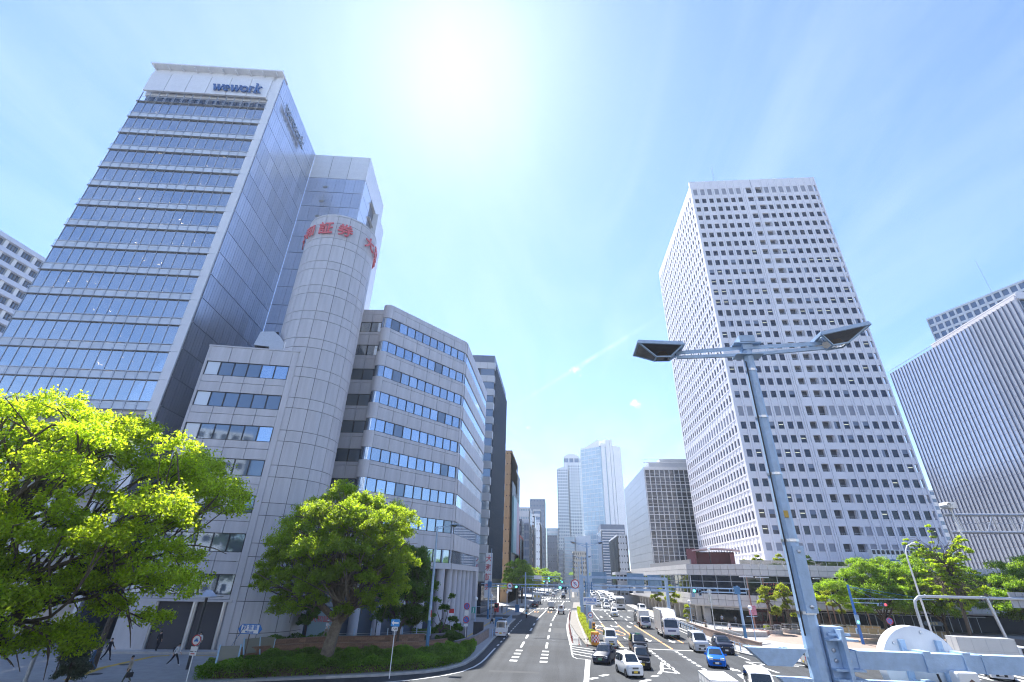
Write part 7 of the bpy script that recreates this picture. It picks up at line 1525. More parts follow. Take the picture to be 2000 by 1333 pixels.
        q = MB(); q.box(x * h - .02 if x > 0 else x * h - .2, x * h + .2 if x > 0 else x * h + .02, st[ws[0]][0] - .35, st[ws[0]][0] - .25, st[ws[0]][1] + .0, st[ws[0]][1] + .16); q.build('mirror', [pt], t, world=False)
    q = MB(); q.box(-wf * .55, wf * .55, yf - .05, yf + .015, z0 + .12, z0 + .30, 0)
    if grille: q.box(-wf * .42, wf * .42, yf - .05, yf + .012, hl[0] - .02, hl[1] - .10, 0); [q.box(-wf * .42, wf * .42, yf - .05, yf + .018, z, z + .015, 1) for z in (hl[0] + .02, hl[1] - .14)]
    q.build('grille', [TRIMB, CHROME], t, world=False)
    q = MB(); q.box(-.17, .17, yf + .012, yf + .024, z0 + .16, z0 + .32, 0); q.build('number_plate', [plate], t, world=False); q = MB(); q.box(-.17, .17, yr - .03, yr - .012, z0 + .22, z0 + .38, 0); q.build('number_plate', [plate], t, world=False)
    q = MB(); q.box(-wr * .9, wr * .9, yr - .015, yr + .06, z0 - .02, z0 + .12); q.build('bumper', [TRIMB if pt is not PW else PW], t, world=False)
    if sign: q = MB(); ys = st[ws[1]][0] - .25; zt = st[ws[1]][2]; q.prism([(-.28, ys - .07), (.28, ys - .07), (.22, ys + .07), (-.22, ys + .07)], zt, zt + .17); q.build('roof_sign', [sign], t, world=False)
    if rack: q = MB(); zt = st[4][2] + .02; [q.bar((-h * .7, y, zt + .1), (h * .7, y, zt + .1), .04) for y in (-1.2, -.6, 0, .6)]; [q.bar((x, -1.3, zt + .08), (x, .7, zt + .08), .04) for x in (-h * .7, h * .7)]; q.build('roof_rack', [TRIMB], t, world=False)
    return t
# station sets
KEI = [(1.66, .78, .80, .86, .7), (1.55, .92, .95, .97, .7), (1.02, .98, 1.02, 1.0, .74), (.42, .98, 1.60, 1.0, .80), (-.25, .98, 1.66, 1.0, .82), (-.95, .98, 1.65, 1.0, .81), (-1.5, .98, 1.58, 1.0, .79), (-1.66, .95, 1.00, .96, .76)]
KVAN = [(1.66, .95, .98, .90, .7), (1.58, 1.05, 1.09, .98, .7), (1.30, 1.08, 1.12, 1.0, .76), (.78, 1.08, 1.82, 1.0, .84), (-.2, 1.08, 1.88, 1.0, .85), (-1.0, 1.08, 1.88, 1.0, .85), (-1.55, 1.08, 1.85, 1.0, .84), (-1.66, 1.02, 1.08, .97, .80)]
SEDAN = [(2.2, .66, .68, .88, .6), (2.05, .78, .80, .97, .62), (.95, .88, .92, 1.0, .68), (.28, .90, 1.46, 1.0, .72), (-.45, .90, 1.49, 1.0, .73), (-1.0, .90, 1.44, 1.0, .71), (-1.5, .92, .96, 1.0, .68), (-2.1, .90, .93, .97, .64), (-2.2, .78, .80, .92, .6)]
HATCH = [(1.95, .62, .64, .84, .6), (1.78, .78, .81, .96, .62), (1.0, .93, .97, 1.0, .66), (.2, .95, 1.44, 1.0, .72), (-.4, .97, 1.50, 1.0, .73), (-1.1, 1.0, 1.46, 1.0, .71), (-1.75, 1.05, 1.30, .98, .66), (-1.95, .92, .96, .93, .62)]
SUV = [(2.25, .78, .80, .86, .6), (2.1, .98, 1.0, .97, .64), (1.05, 1.05, 1.09, 1.0, .70), (.3, 1.06, 1.62, 1.0, .75), (-.5, 1.06, 1.68, 1.0, .76), (-1.3, 1.08, 1.65, 1.0, .75), (-2.0, 1.12, 1.52, .98, .72), (-2.25, .98, 1.02, .94, .66)]
VAN = [(2.3, .90, .93, .90, .7), (2.18, 1.06, 1.10, .98, .72), (1.75, 1.12, 1.16, 1.0, .78), (1.1, 1.12, 1.92, 1.0, .84), (0, 1.12, 1.99, 1.0, .85), (-1.1, 1.12, 1.99, 1.0, .85), (-2.15, 1.12, 1.95, 1.0, .84), (-2.32, 1.05, 1.12, .97, .8)]
LTAXI = [(2.18, .80, .82, .88, .6), (2.02, .98, 1.0, .97, .64), (1.25, 1.03, 1.07, 1.0, .70), (.62, 1.03, 1.68, 1.0, .76), (-.3, 1.03, 1.75, 1.0, .77), (-1.2, 1.03, 1.74, 1.0, .76), (-1.95, 1.03, 1.62, .98, .74), (-2.18, .95, 1.0, .94, .7)]
PI = math.pi
def gp(px, py): p = G(px, py); return (p.x, p.y, .006)
S_ = ((3, 4), (4, 5), (5, 6))
car('white boxy small car turning at the junction, nearest of the cars', (5.9, 50.6, .006), PI + .22, KEI, 1.48, PW, cat='car', plate=PLY, rim=RIM, rw=(7, 6), hl=(.66, .86, .26))
car('dark navy old style taxi saloon beside the hatched median nose', (4.35, 57.6, .006), PI - .28, SEDAN, 1.68, PNV, sign=WHITEP, plate=PLG, rw=(6, 5), wy=(1.35, -1.3), hl=(.55, .72, .34), cat='taxi', name='taxi', sides=((3, 4), (4, 5)), rim=CHROME)
car('black compact car hidden partly behind the white boxy car', (7.6, 55.0, .006), PI - .05, KEI, 1.50, PBK, plate=PLY, rw=(7, 6), hl=(.6, .8, .28), rim=RIM)
car('black tall taxi with a green roof light waiting at the line', (9.0, 66.6, .006), PI, LTAXI, 1.70, PBK, sign=PLG, plate=PLG, rw=(7, 6), wy=(1.35, -1.35), r=.31, cat='taxi', name='taxi', hl=(.66, .88, .3))
car('white small delivery van in the turning lane behind the navy taxi', (6.1, 70.0, .006), PI, KVAN, 1.50, PW, plate=PLY, rw=(7, 6), cat='van', name='van', hl=(.62, .84, .26), wy=(1.0, -1.15))
car('silver passenger van in the straight lane at the stop line', (16.6, 69.2, .006), PI - .06, VAN, 1.74, PSV, rw=(7, 6), cat='van', name='van', r=.33, wy=(1.35, -1.35), hl=(.66, .90, .32))
car('dark navy estate car beside the silver van at the kerb', (19.2, 68.4, .006), PI - .1, SUV, 1.84, PNV, rw=(7, 6), r=.34, wy=(1.4, -1.35), hl=(.68, .84, .38), rack=True)
car('bright blue hatchback leading the right lane', (15.4, 57.9, .006), PI - .22, HATCH, 1.70, PBL, rw=(7, 6), r=.31, wy=(1.25, -1.28), hl=(.66, .86, .36))
car('white people carrier at the bottom edge beside the flat white lorry roof', (13.7, 41.2, .006), PI - .22, VAN, 1.72, PW, rw=(7, 6), cat='van', name='van', r=.33, wy=(1.35, -1.35), hl=(.66, .9, .32))
car('silver small car passing behind the lamp mast', (25.9, 58.9, .006), -PI / 2 - .05, KEI, 1.48, PSV, plate=PLY, rw=(7, 6), rim=RIMD)
car('white hatchback at the lower right corner', (40.6, 57.0, .006), PI - .5, HATCH, 1.72, PW, rw=(7, 6), r=.31, wy=(1.25, -1.28), hl=(.62, .82, .34), cat='car')
car('white small van parked at the left kerb in the shade', (-8.35, 77.2, .006), .0, KVAN, 1.48, PW, plate=PLY, rw=(7, 6), rack=True, cat='van', name='van', tl=(.50, .58, .3), tlw=.34, wy=(1.0, -1.15))
car('white small van driving ahead of the coach', (12.2, 125.6, .006), PI, KEI, 1.48, PW, plate=PLY, rw=(7, 6), hl=(.66, .86, .26)); car('white saloon with a bonnet in the lane beside the coach', (13.2, 156, .006), PI, SEDAN, 1.7, PW, rw=(6, 5), wy=(1.35, -1.3), sides=((3, 4), (4, 5)), hl=(.6, .76, .34))
car('black van behind the small box lorry', (16.0, 112.5, .006), PI, VAN, 1.8, PBK, rw=(7, 6), r=.33, wy=(1.35, -1.35), cat='van', name='van', hl=(.7, .9, .3)); car('black people carrier next to the small box lorry', (15.2, 104.0, .006), PI, LTAXI, 1.7, PBK, rw=(7, 6), r=.31, wy=(1.35, -1.35))
car('white van standing at the right kerb beside the coach', (21.0, 142, .006), PI, VAN, 1.74, PW, rw=(7, 6), r=.33, wy=(1.35, -1.35), cat='van', name='van', hl=(.7, .9, .3)); car('dark saloon behind the coach on the right', (16.4, 196, .006), PI, SEDAN, 1.7, PNV, rw=(6, 5), wy=(1.35, -1.3), sides=((3, 4), (4, 5)))
car('black taxi braking with red tail lights on the left', (-7.2, 154, .006), 0, SEDAN, 1.7, PBK, rw=(6, 5), wy=(1.35, -1.3), cat='taxi', name='taxi', sign=WHITEP, sides=((3, 4), (4, 5)), tl=(.6, .85, .3), tlw=.4)
car('white taxi far up the left carriageway', (-3.1, 236, .006), 0, LTAXI, 1.7, PW, rw=(7, 6), r=.31, wy=(1.35, -1.35), cat='taxi', name='taxi', tlw=.3); car('dark car beside the white taxi far up the left carriageway', (1.3, 222, .006), 0, SUV, 1.8, PBK, rw=(7, 6), r=.33, wy=(1.4, -1.35))
# queue further up the right carriageway
rq = random.Random(5); lay = [(11.6, 168), (14.6, 172), (17.8, 178), (12.6, 186), (15.4, 183), (19.4, 205), (16.6, 214), (13.6, 206), (14.6, 226), (17.8, 232), (21, 224), (15.4, 248), (19, 252), (22.2, 246), (16.2, 268), (20, 272), (17.2, 292), (21, 298), (-6.2, 262), (-2.4, 270), (1.4, 262), (-5.4, 300), (-1.4, 312), (3, 296), (-4, 345), (1, 350), (19, 330), (22.8, 335), (24, 300), (5, 390), (1, 400)]
kinds = [(SEDAN, PW, ((3, 4), (4, 5)), (6, 5)), (SUV, PW, S_, (7, 6)), (KEI, PSV, S_, (7, 6)), (HATCH, PNV, S_, (7, 6)), (VAN, PW, S_, (7, 6)), (SEDAN, PBK, ((3, 4), (4, 5)), (6, 5))]
cw = {id(PW): 'white', id(PSV): 'silver', id(PNV): 'dark navy', id(PBK): 'black'}; kn = {id(SEDAN): 'saloon', id(SUV): 'tall car', id(KEI): 'small boxy car', id(HATCH): 'hatchback', id(VAN): 'van'}
protos = {}
ORD = ['first', 'second', 'third', 'fourth', 'fifth', 'sixth', 'seventh', 'eighth', 'ninth']; cnts = {}
for x, y in lay:
    k = rq.choice((0, 0, 1, 1, 2, 3, 4, 5)); st, pt, sd, rw = kinds[k]; away = x < 6; key = (k, away); cnts[key] = cnts.get(key, 0) + 1
    lab = f"{ORD[cnts[key] - 1]} {cw[id(pt)]} {kn[id(st)]} counting up the {'left carriageway past the big junction' if away else 'queue behind the coach on the right'}"; grp = 'cars far up the avenue'
    if k not in protos: protos[k] = car(lab, (x, y, .006), 0 if away else PI, st, 1.7 if st is not KEI else 1.48, pt, rw=rw, sides=sd, wy=(1.3, -1.3) if st is not KEI else (1.15, -1.15), r=.31, group=grp)
    else: dup(protos[k], (x, y, .006), 0 if away else PI, lab, grp)
# lorries
def lorry(label, loc, rz, L, Wd_, cabh, boxh, boxl, cabc, boxc, deflector=False, r=.42, cat='lorry', name='box_lorry', sideguard=True, stripe=None, roofc=None, flat=False, textrow=False):
    t = thing(name, label, cat, loc, rz); h = Wd_ / 2; yf = L / 2; yb = -L / 2; yc = yf - (L - boxl) + .1; ring = []
    b = MB(); cz = .45
    for (y, zt, s) in ((yf, cabh * .42, .90), (yf + .02 - .06, cabh * .46, .97), (yf - .16, cabh * .62, 1), (yf - .42, cabh * .97, .97), (yf - .75, cabh, .95), (yc + .05, cabh, .95)):
        w = h * s * .96; ring.append([(-w * .96, y, cz), (-w, y, cz + .15), (-w, y, min(zt, cabh * .5)), (-w * (.96 if zt > cabh * .6 else 1), y, zt - .08), (-w * .86, y, zt), (w * .86, y, zt), (w * (.96 if zt > cabh * .6 else 1), y, zt - .08), (w, y, min(zt, cabh * .5)), (w, y, cz + .15), (w * .96, y, cz)])
    n = 10; vs = [p for q in ring for p in q]; fs = [(i * n + k, i * n + (k + 1) % n, (i + 1) * n + (k + 1) % n, (i + 1) * n + k) for i in range(len(ring) - 1) for k in range(n)] + [tuple(range(n)), tuple(range(len(vs) - 1, len(vs) - 1 - n, -1))]; b.add(vs, fs); b.build('cab', [cabc], t, smooth=True, world=False)
    q = MB(); y1, y2 = yf - .125, yf - .40; q.add([(-h * .82, y1 + .03, cabh * .56), (h * .82, y1 + .03, cabh * .56), (h * .78, y2 + .035, cabh * .93), (-h * .78, y2 + .035, cabh * .93)], [(0, 1, 2, 3)]); q.build('windscreen', [CGLASS], t, world=False)
    for s in (-1, 1): q = MB(); x = s * h * .972; q.add([(x, yf - .45, cabh * .56), (x, yc + .35, cabh * .56), (x * .985, yc + .35, cabh * .92), (x * .985, yf - .6, cabh * .92)], [(0, 1, 2, 3)]); q.build('side_window', [CGLASS], t, world=False)
    if not flat:
        q = MB(); q.box(-h, h, yb, yc, .85, boxh, 0); q.build('cargo_box', [boxc], t, world=False)
        q = MB(); [q.box(sx * h - .012, sx * h + .012, yb, yc, z, z + .05, 0) for sx in (-1, 1) for z in (.85, boxh - .05, 1.55)]; [q.box(sx * h - .012, sx * h + .012, y, y + .04, .85, boxh, 0) for sx in (-1, 1) for y in np.linspace(yb, yc - .05, 5)]; q.box(-h - .01, h + .01, yc - .05, yc + .012, .85, boxh + .01, 0); [q.box(x - .02, x + .02, yb - .015, yb, .9, boxh, 0) for x in (-h + .03, 0, h - .03)]; q.build('trim_rail', [GALV], t, world=False)
        if roofc: q = MB(); q.box(-h * .12, h * .12, yb, yc, boxh, boxh + .012); q.build('roof_strip', [roofc], t, world=False)
        q = MB(); q.box(-h * .75, -h * .3, yb - .02, yb + .02, 1.9, 2.5); q.box(h * .3, h * .75, yb - .02, yb + .02, 1.9, 2.5)
        if stripe: q.build('rear_lamp_panel', [stripe], t, world=False)
    else:
        q = MB(); q.box(-h, h, yb, yc, .62, .68); q.box(-h, -h + .04, yb, yc, .68, 1.0); q.box(h - .04, h, yb, yc, .68, 1.0); q.box(-h, h, yb, yb + .04, .68, 1.0); q.build('cargo_bed', [boxc], t, world=False)
        q = MB(); q.box(-h * .5, h * .5, yc - .0, yc + .02, cabh * .62, cabh * .9); q.build('rear_window', [CGLASS], t, world=False)
    if deflector: q = MB(); q.add([(-h * .78, yf - .6, cabh), (h * .78, yf - .6, cabh), (h * .86, yc + .06, boxh - .05), (-h * .86, yc + .06, boxh - .05), (-h * .86, yc + .06, cabh), (h * .86, yc + .06, cabh)], [(0, 1, 2, 3), (0, 3, 4), (1, 5, 2)]); q.build('wind_deflector', [cabc], t, world=False)
    q = MB(); q.box(-h * .5, h * .5, yb + .1, yf - .5, .45, .85); q.build('chassis', [TRIMB], t, world=False)
    for y in (yf - .95, yb + L * .22):
        for x in (-1, 1): wheel(t, x * (h - .16), y, r, .26, RIM)
    if sideguard: q = MB(); [q.box(s * h - .03, s * h + .03, yb + L * .34, yf - 1.7, z, z + .1) for s in (-1, 1) for z in (.5, .72)]; q.build('side_guard', [WHITEP], t, world=False)
    for s in (-1, 1):
        q = MB(); q.box(s * h * .72 - .16, s * h * .72 + .16, yf - .08, yf + .02, .58, .80); q.build('headlight', [HEADL], t, world=False); q = MB(); q.box(s * h * .8 - .14, s * h * .8 + .14, yb - .03, yb + .02, .62, .76); q.build('tail_light', [TAILL], t, world=False); q = MB(); q.box(s * (h + .16) - .07, s * (h + .16) + .07, yf - .15, yf - .08, cabh * .58, cabh * .82); q.build('mirror', [TRIMB], t, world=False)
    q = MB(); q.box(-h * .5, h * .5, yf - .02, yf + .018, .92, 1.16, 0); q.box(-h * .93, h * .93, yf - .15, yf + .01, .40, .56, 1); q.build('grille', [mat('grille_slate', (.14, .16, .26), .4), TRIMB if Wd_ > 1.6 else cabc], t, world=False); q = MB(); q.box(-.2, .2, yf + .011, yf + .025, .42, .55); q.build('number_plate', [PLG if Wd_ > 1.6 else PLY], t, world=False)
    if textrow: text('西宮梅田物流', .24, mat('lorry_letter', (.25, .3, .42), .5), t, (0, yf - .44, cabh * .985), PI, 60, off=.006)
    return t
BOXA = mat('box_alu', (.52, .53, .54), .35, metal=.35, vary=.04, nscale=1); BOXW = mat('box_white', (.66, .66, .65), .5, vary=.04)
lorry('big box lorry with white cab and wind deflector in the straight lane', (16.0, 84.9, .006), PI - .02, 8.4, 2.25, 2.55, 3.55, 6.3, PW, BOXA, True, roofc=mat('box_seam', (.25, .27, .33), .5), textrow=True)
lorry('small white box lorry with a yellow side panel behind the big lorry', (14.6, 97.5, .006), PI, 4.2, 1.7, 1.9, 2.7, 2.6, PW, BOXW, r=.3, sideguard=False); t = bpy.context.scene.objects[-1]
lorry('white box lorry with its flat pale roof cut by the bottom edge', (10.0, 37.2, .006), PI - .05, 5.0, 1.7, 1.85, 2.0, 3.4, PW, BOXW, r=.35)
lorry('silver box lorry crossing under the trees on the right', (45.6, 63.6, .006), -PI / 2 - .1, 7.0, 2.0, 2.1, 2.75, 5.2, PW, BOXA, r=.42)
lorry('white box lorry with yellow tail panels on the left carriageway', (-7.4, 173, .006), 0, 6.5, 2.2, 2.3, 3.3, 4.6, PW, BOXW, stripe=PLY, r=.4)
lorry('small pick-up with a cream load on the left carriageway', (-2.4, 142, .006), 0, 3.4, 1.6, 1.85, 2.0, 1.9, PTN, BOXW, r=.29, sideguard=False); lorry('small white flat bed pick-up beside the red posts', (.1, 127.5, .006), .02, 3.4, 1.55, 1.8, 2.0, 1.95, PW, PW, r=.29, sideguard=False, flat=True)
# coach
t = thing('coach', 'white coach with a wide dark windscreen in the right carriageway', 'coach', (16.6, 155.6, .006), PI); b = MB(); ring = []
for (y, s, zt) in ((5.0, .93, 2.9), (4.9, .98, 3.1), (4.6, 1, 3.2), (-4.9, 1, 3.2), (-5.0, .97, 3.1)): w = 1.24 * s; ring.append([(-w * .95, y, .3), (-w, y, .5), (-w, y, zt - .25), (-w * .9, y, zt), (w * .9, y, zt), (w, y, zt - .25), (w, y, .5), (w * .95, y, .3)])
n = 8; vs = [p for q in ring for p in q]; b.add(vs, [(i * n + k, i * n + (k + 1) % n, (i + 1) * n + (k + 1) % n, (i + 1) * n + k) for i in range(4) for k in range(n)] + [tuple(range(n)), tuple(range(5 * n - 1, 4 * n - 1, -1))]); b.build('body', [PW], t, smooth=True, world=False)
b = MB(); b.add([(-1.1, 5.02, 1.55), (1.1, 5.02, 1.55), (1.08, 5.0, 2.8), (-1.08, 5.0, 2.8)], [(0, 1, 2, 3)]); b.build('windscreen', [CGLASS], t, world=False)
for s in (-1, 1):
    for k in range(5): b = MB(); b.box(s * 1.245 - .005, s * 1.245 + .005, -4.5 + k * 1.8, -2.85 + k * 1.8, 1.6, 2.6); b.build('side_window', [CGLASS], t, world=False)
    b = MB(); b.box(s * .9 - .2, s * .9 + .2, 4.95, 5.03, .7, .95); b.build('headlight', [HEADL], t, world=False)
    for y in (3.2, -2.8): wheel(t, s * 1.08, y, .48, .28, RIM)
    b = MB(); b.box(s * 1.36 - .08, s * 1.36 + .08, 4.9, 5.1, 1.9, 2.5); b.build('mirror', [TRIMB], t, world=False)
b = MB(); b.box(-.5, .5, 4.98, 5.03, 1.0, 1.3); b.box(-1.1, 1.1, 4.9, 5.04, .3, .5); b.build('grille', [TRIMB], t, world=False)
# bicycles and a scooter
def bicycle(label, loc, rz, pt, group=None):
    t = thing('bicycle', label, 'bicycle', loc, rz, group)
    for y in (.52, -.52): b = MB(); n = 16; b.tube([(0, y + .33 * math.cos(6.2832 * k / n), .34 + .33 * math.sin(6.2832 * k / n)) for k in range(n + 1)], .022, 5); [b.bar((0, y, .34), (0, y + .32 * math.cos(6.2832 * k / 7), .34 + .32 * math.sin(6.2832 * k / 7)), .008) for k in range(7)]; b.build('wheel', [TYRE], t, world=False)
    b = MB(); [b.tube([p, q], .02, 6) for p, q in (((0, .52, .34), (0, .38, .95)), ((0, .40, .85), (0, -.05, .36)), ((0, -.05, .36), (0, -.52, .34)), ((0, -.05, .36), (0, -.2, .9)), ((0, -.52, .34), (0, -.17, .78)))]; b.build('frame', [pt], t, world=False)
    b = MB(); b.tube([(-.28, .28, 1.02), (-.1, .38, .98), (.1, .38, .98), (.28, .28, 1.02)], .016, 6); b.build('handlebar', [STEEL], t, world=False); b = MB(); b.prism([(-.1, -.32), (.1, -.32), (.03, -.05), (-.03, -.05)], .9, .96); b.build('saddle', [TYRE], t, world=False); b = MB(); b.box(-.17, .17, .45, .75, .72, .95); b.build('basket', [GALV], t, world=False); return t
B0 = bicycle('bicycle parked in the row along the right guard rail', (21.7, 90, .13), R(80), GALV, 'bicycles parked along the right guard rail')
for k in range(1, 14): dup(B0, (21.7 + .1 * rq.random(), 90 + k * .95, .13), R(80 + rq.uniform(-12, 12)), B0['label'])
bicycle('blue bicycle ridden by the cyclist in a white shirt at the lower left', G(151, 1318, .13), R(-160), paint('cyan', (.1, .3, .5))); bicycle('dark bicycle ridden beside the grey office columns', (-14.6, 77, .13), R(15), PBK)
t = thing('scooter', 'motor scooter ridden through the shadow on the left carriageway', 'scooter', (-7.0, 111.5, .006), R(0))
for y in (.6, -.6): b = MB(); b.lathe([(.12, -.05), (.24, -.05), (.25, 0), (.24, .05), (.12, .05)], (0, y, .25), 14, axis='x'); b.build('wheel', [TYRE], t, world=False)
b = MB(); b.box(-.16, .16, -.75, -.1, .4, .75); b.box(-.14, .14, -.1, .4, .25, .34); b.add([(-.17, .35, .3), (.17, .35, .3), (.12, .55, 1.0), (-.12, .55, 1.0), (-.1, .7, .4), (.1, .7, .4)], [(0, 1, 2, 3), (0, 3, 4), (1, 5, 2), (4, 3, 2, 5)]); b.build('body', [PBK], t, world=False); b = MB(); b.box(-.2, .2, -.95, -.55, .78, 1.12); b.build('top_box', [mat('box_cyan', (.05, .35, .55), .4)], t, world=False); b = MB(); b.box(-.08, .08, -.98, -.93, .6, .7); b.build('tail_light', [TAILL], t, world=False); b = MB(); b.bar((-.3, .5, 1.02), (.3, .5, 1.02), .03); b.build('handlebar', [TRIMB], t, world=False)
# ---------------------------------------------------------------- people: one skinned body each
SKIN = mat('skin', (.48, .30, .21), .55); HAIRB = mat('hair_black', (.02, .017, .015), .5)
CL = {k: mat('cloth_' + k, c, .85) for k, c in dict(white=(.68, .69, .72), beige=(.34, .32, .29), black=(.02, .02, .025), navy=(.03, .04, .08), olive=(.07, .08, .05), denim=(.07, .12, .20), red=(.45, .04, .05), khaki=(.30, .26, .20), brown=(.16, .10, .07), grey=(.22, .23, .25), pale=(.50, .54, .60), yellow=(.5, .42, .12), pink=(.45, .28, .30)).items()}
def person(label, loc, rz, top, legs, h=1.68, stride=.32, arms=(.2, -.2), sit=0.0, hair=HAIRB, hat=None, shoes='black', skirt=False, bag=None, sleeves=.55, lean=0.0, pack=None, mask=False, group=None):
    t = thing('person', label, 'person', loc, rz, group); k = h / 1.7
    V_, E_, Rr = [], [], []
    def v(x, y, z, r): V_.append((x * k, (y + lean * max(0, z - .9)) * k, z * k)); Rr.append(r * k); return len(V_) - 1
    def e(a, b): E_.append((a, b)); return b
    pel = v(0, 0, .93, .135); ab = e(pel, v(0, .01, 1.08, .125)); ch = e(ab, v(0, .0, 1.28, .145)); sh = e(ch, v(0, -.01, 1.40, .11)); nk = e(sh, v(0, .01, 1.47, .055)); hd = e(nk, v(0, .035, 1.565, .088)); e(hd, v(0, .025, 1.655, .082)); e(hd, v(0, .125, 1.57, .018))
    for s, st_ in ((-1, stride), (1, -stride)):
        hp = e(pel, v(s * .095, 0, .87, .095))
        if sit: kn_ = e(hp, v(s * .12, .36, .78 - .1 * s, .07)); an = e(kn_, v(s * .11, .25 + .1 * s, .38 - .12 * s, .05))
        else: kn_ = e(hp, v(s * .10, st_ * .55 + .03, .48, .066)); an = e(kn_, v(s * .10, st_ - (.10 if st_ < 0 else 0), .09 + (.05 if st_ < 0 else 0), .045))
        zf = V_[an][2] / k; yf = V_[an][1] / k; e(an, v(s * .10, yf + .15, zf - .05, .038))
        sa = e(sh, v(s * .18, -.01, 1.385, .062)); a_ = arms[0 if s < 0 else 1]; el = e(sa, v(s * .245, a_ * .35 - .02, 1.14, .045)); wr = e(el, v(s * .235, a_ * .9 + .08, .92 if abs(a_) < .5 else 1.05, .03)); pm_ = e(wr, v(s * .235, a_ + .10, .86 if abs(a_) < .5 else 1.03, .032))
        bx_, by_, bz_ = V_[pm_][0] / k, V_[pm_][1] / k - lean * max(0, V_[pm_][2] / k - .9), V_[pm_][2] / k
        for i, ln in enumerate((.075, .085, .08, .065)):
            f1 = e(pm_, v(bx_ - s * .004, by_ - .024 + i * .017, bz_ - .045, .009)); e(f1, v(bx_ - s * .018, by_ - .022 + i * .017, bz_ - .04 - ln * .6, .008))
        th = e(pm_, v(bx_ - s * .03, by_ + .03, bz_ - .03, .010)); e(th, v(bx_ - s * .035, by_ + .035, bz_ - .06, .008))
    me = bpy.data.meshes.new('body'); me.from_pydata(V_, E_, []); o = bpy.data.objects.new('body', me); S.collection.objects.link(o)
    md = o.modifiers.new('s', 'SKIN'); md.use_smooth_shade = True; md.branch_smoothing = .3
    for i, r in enumerate(Rr): me.skin_vertices[0].data[i].radius = (r, r)
    me.skin_vertices[0].data[pel].use_root = True
    sd_ = o.modifiers.new('u', 'SUBSURF'); sd_.levels = 1; sd_.render_levels = 1
    dg = bpy.context.evaluated_depsgraph_get(); dg.update(); m2 = bpy.data.meshes.new_from_object(o.evaluated_get(dg)); bpy.data.objects.remove(o); bpy.data.meshes.remove(me)
    m2.materials.clear(); [m2.materials.append(x) for x in (SKIN, CL[top], CL[legs], CL[shoes])]
    for p in m2.polygons:
        c = p.center; z = c.z / k; x = abs(c.x) / k; y = c.y / k - lean * max(0, z - .9); armp = x > .175 and z > .7
        p.material_index = 0 if z > 1.455 else (0 if armp and z < 1.36 - sleeves * .6 else (1 if (armp or z > .93) else (3 if z < .12 else 2)))
    link('body', m2, t)
    b = MB(); n = 12; vs = []
    hc = Vector((0, .025 + lean * .7, 1.63)) * k
    b.lathe([(.10 * k * math.cos(a), .105 * k * math.sin(a)) for a in np.linspace(-.25, math.pi / 2, 6)], (hc.x, hc.y - .018 * k, hc.z), 12); b.build('hair', [hair], t, smooth=True, world=False)
    if hat: b = MB(); b.lathe([(.17 * k, .03), (.11 * k, .04), (.10 * k, .13 * k), (0, .145 * k)], (hc.x, hc.y - .01, hc.z - .01), 14); b.build('hat', [CL[hat]], t, smooth=True, world=False)
    if skirt: b = MB(); b.lathe([(.15 * k, 1.0 * k), (.2 * k, .75 * k), (.25 * k, .5 * k)], (0, 0, 0), 14); b.build('skirt', [CL[legs]], t, smooth=True, world=False)
    if pack: b = MB(); b.box(-.15 * k, .15 * k, (-.32 + lean * .3) * k, (-.13 + lean * .3) * k, 1.0 * k, 1.42 * k); o = b.build('backpack', [CL[pack]], t, world=False); bv = o.modifiers.new('b', 'BEVEL'); bv.width = .05; bv.segments = 2
    if mask: b = MB(); b.add([(-.06 * k, .10 * k, 1.5 * k), (.06 * k, .10 * k, 1.5 * k), (.065 * k, .10 * k, 1.56 * k), (-.065 * k, .10 * k, 1.56 * k), (0, .145 * k, 1.53 * k)], [(0, 1, 4), (1, 2, 4), (2, 3, 4), (3, 0, 4)]); b.build('face_mask', [CL['white']], t, world=False)
    # eyes and mouth
    b = MB(); [b.box((x - .013) * k, (x + .013) * k, .112 * k + lean * .65 * k, .121 * k + lean * .65 * k, 1.588 * k, 1.600 * k) for x in (-.034, .034)]; b.box(-.025 * k, .025 * k, .108 * k + lean * .62 * k, .117 * k + lean * .62 * k, 1.525 * k, 1.532 * k); b.build('face', [HAIRB], t, world=False)
    if bag:
        g = thing('bag', bag[1], 'bag', Vector(loc) + Matrix.Rotation(rz, 3, 'Z') @ Vector((bag[2] * .25 * k, bag[3], .42 * k)), rz); b = MB(); b.box(-.09, .09, -.2, .2, 0, .3); o = b.build('pouch', [CL[bag[0]]], g, world=False); bv = o.modifiers.new('b', 'BEVEL'); bv.width = .03; b = MB(); b.tube([(0, -.12, .28), (0, -.06, .44), (0, .06, .44), (0, .12, .28)], .014, 6); b.build('strap', [CL[bag[0]]], g, world=False)
    return t
Z_ = .13
person('man walking towards the camera in an open beige shirt and olive trousers', G(243, 1337, Z_), PI - .3, 'beige', 'olive', arms=(.12, -.12), bag=('black', 'dark bag carried low by the man in the beige shirt', -1, .0))
person('woman in a white blouse and black leggings striding with a backpack', G(337, 1301, Z_), -PI / 2 + .1, 'white', 'black', 1.62, .42, arms=(.25, -.2), pack='black', mask=True, shoes='white', lean=.12)
person('cyclist in a white shirt riding at the lower left', G(151, 1317, Z_) , R(-160), 'white', 'pale', 1.7, sit=1, arms=(.55, .55), lean=.15)
person('person in a denim jacket walking behind the cyclist', G(172, 1312, Z_), PI / 2 + .6, 'denim', 'denim', arms=(.1, -.1)); person('person in black walking under the tree past the entrance', G(205, 1291, Z_), -PI / 2, 'black', 'black', arms=(.3, -.2))
person('old man in a white shirt and sun hat behind the brick wall', (-24.6, 55.6, 1.3), -PI / 2 - .3, 'white', 'khaki', 1.62, .2, arms=(.4, .4), hat='white', sleeves=.3, lean=.1)
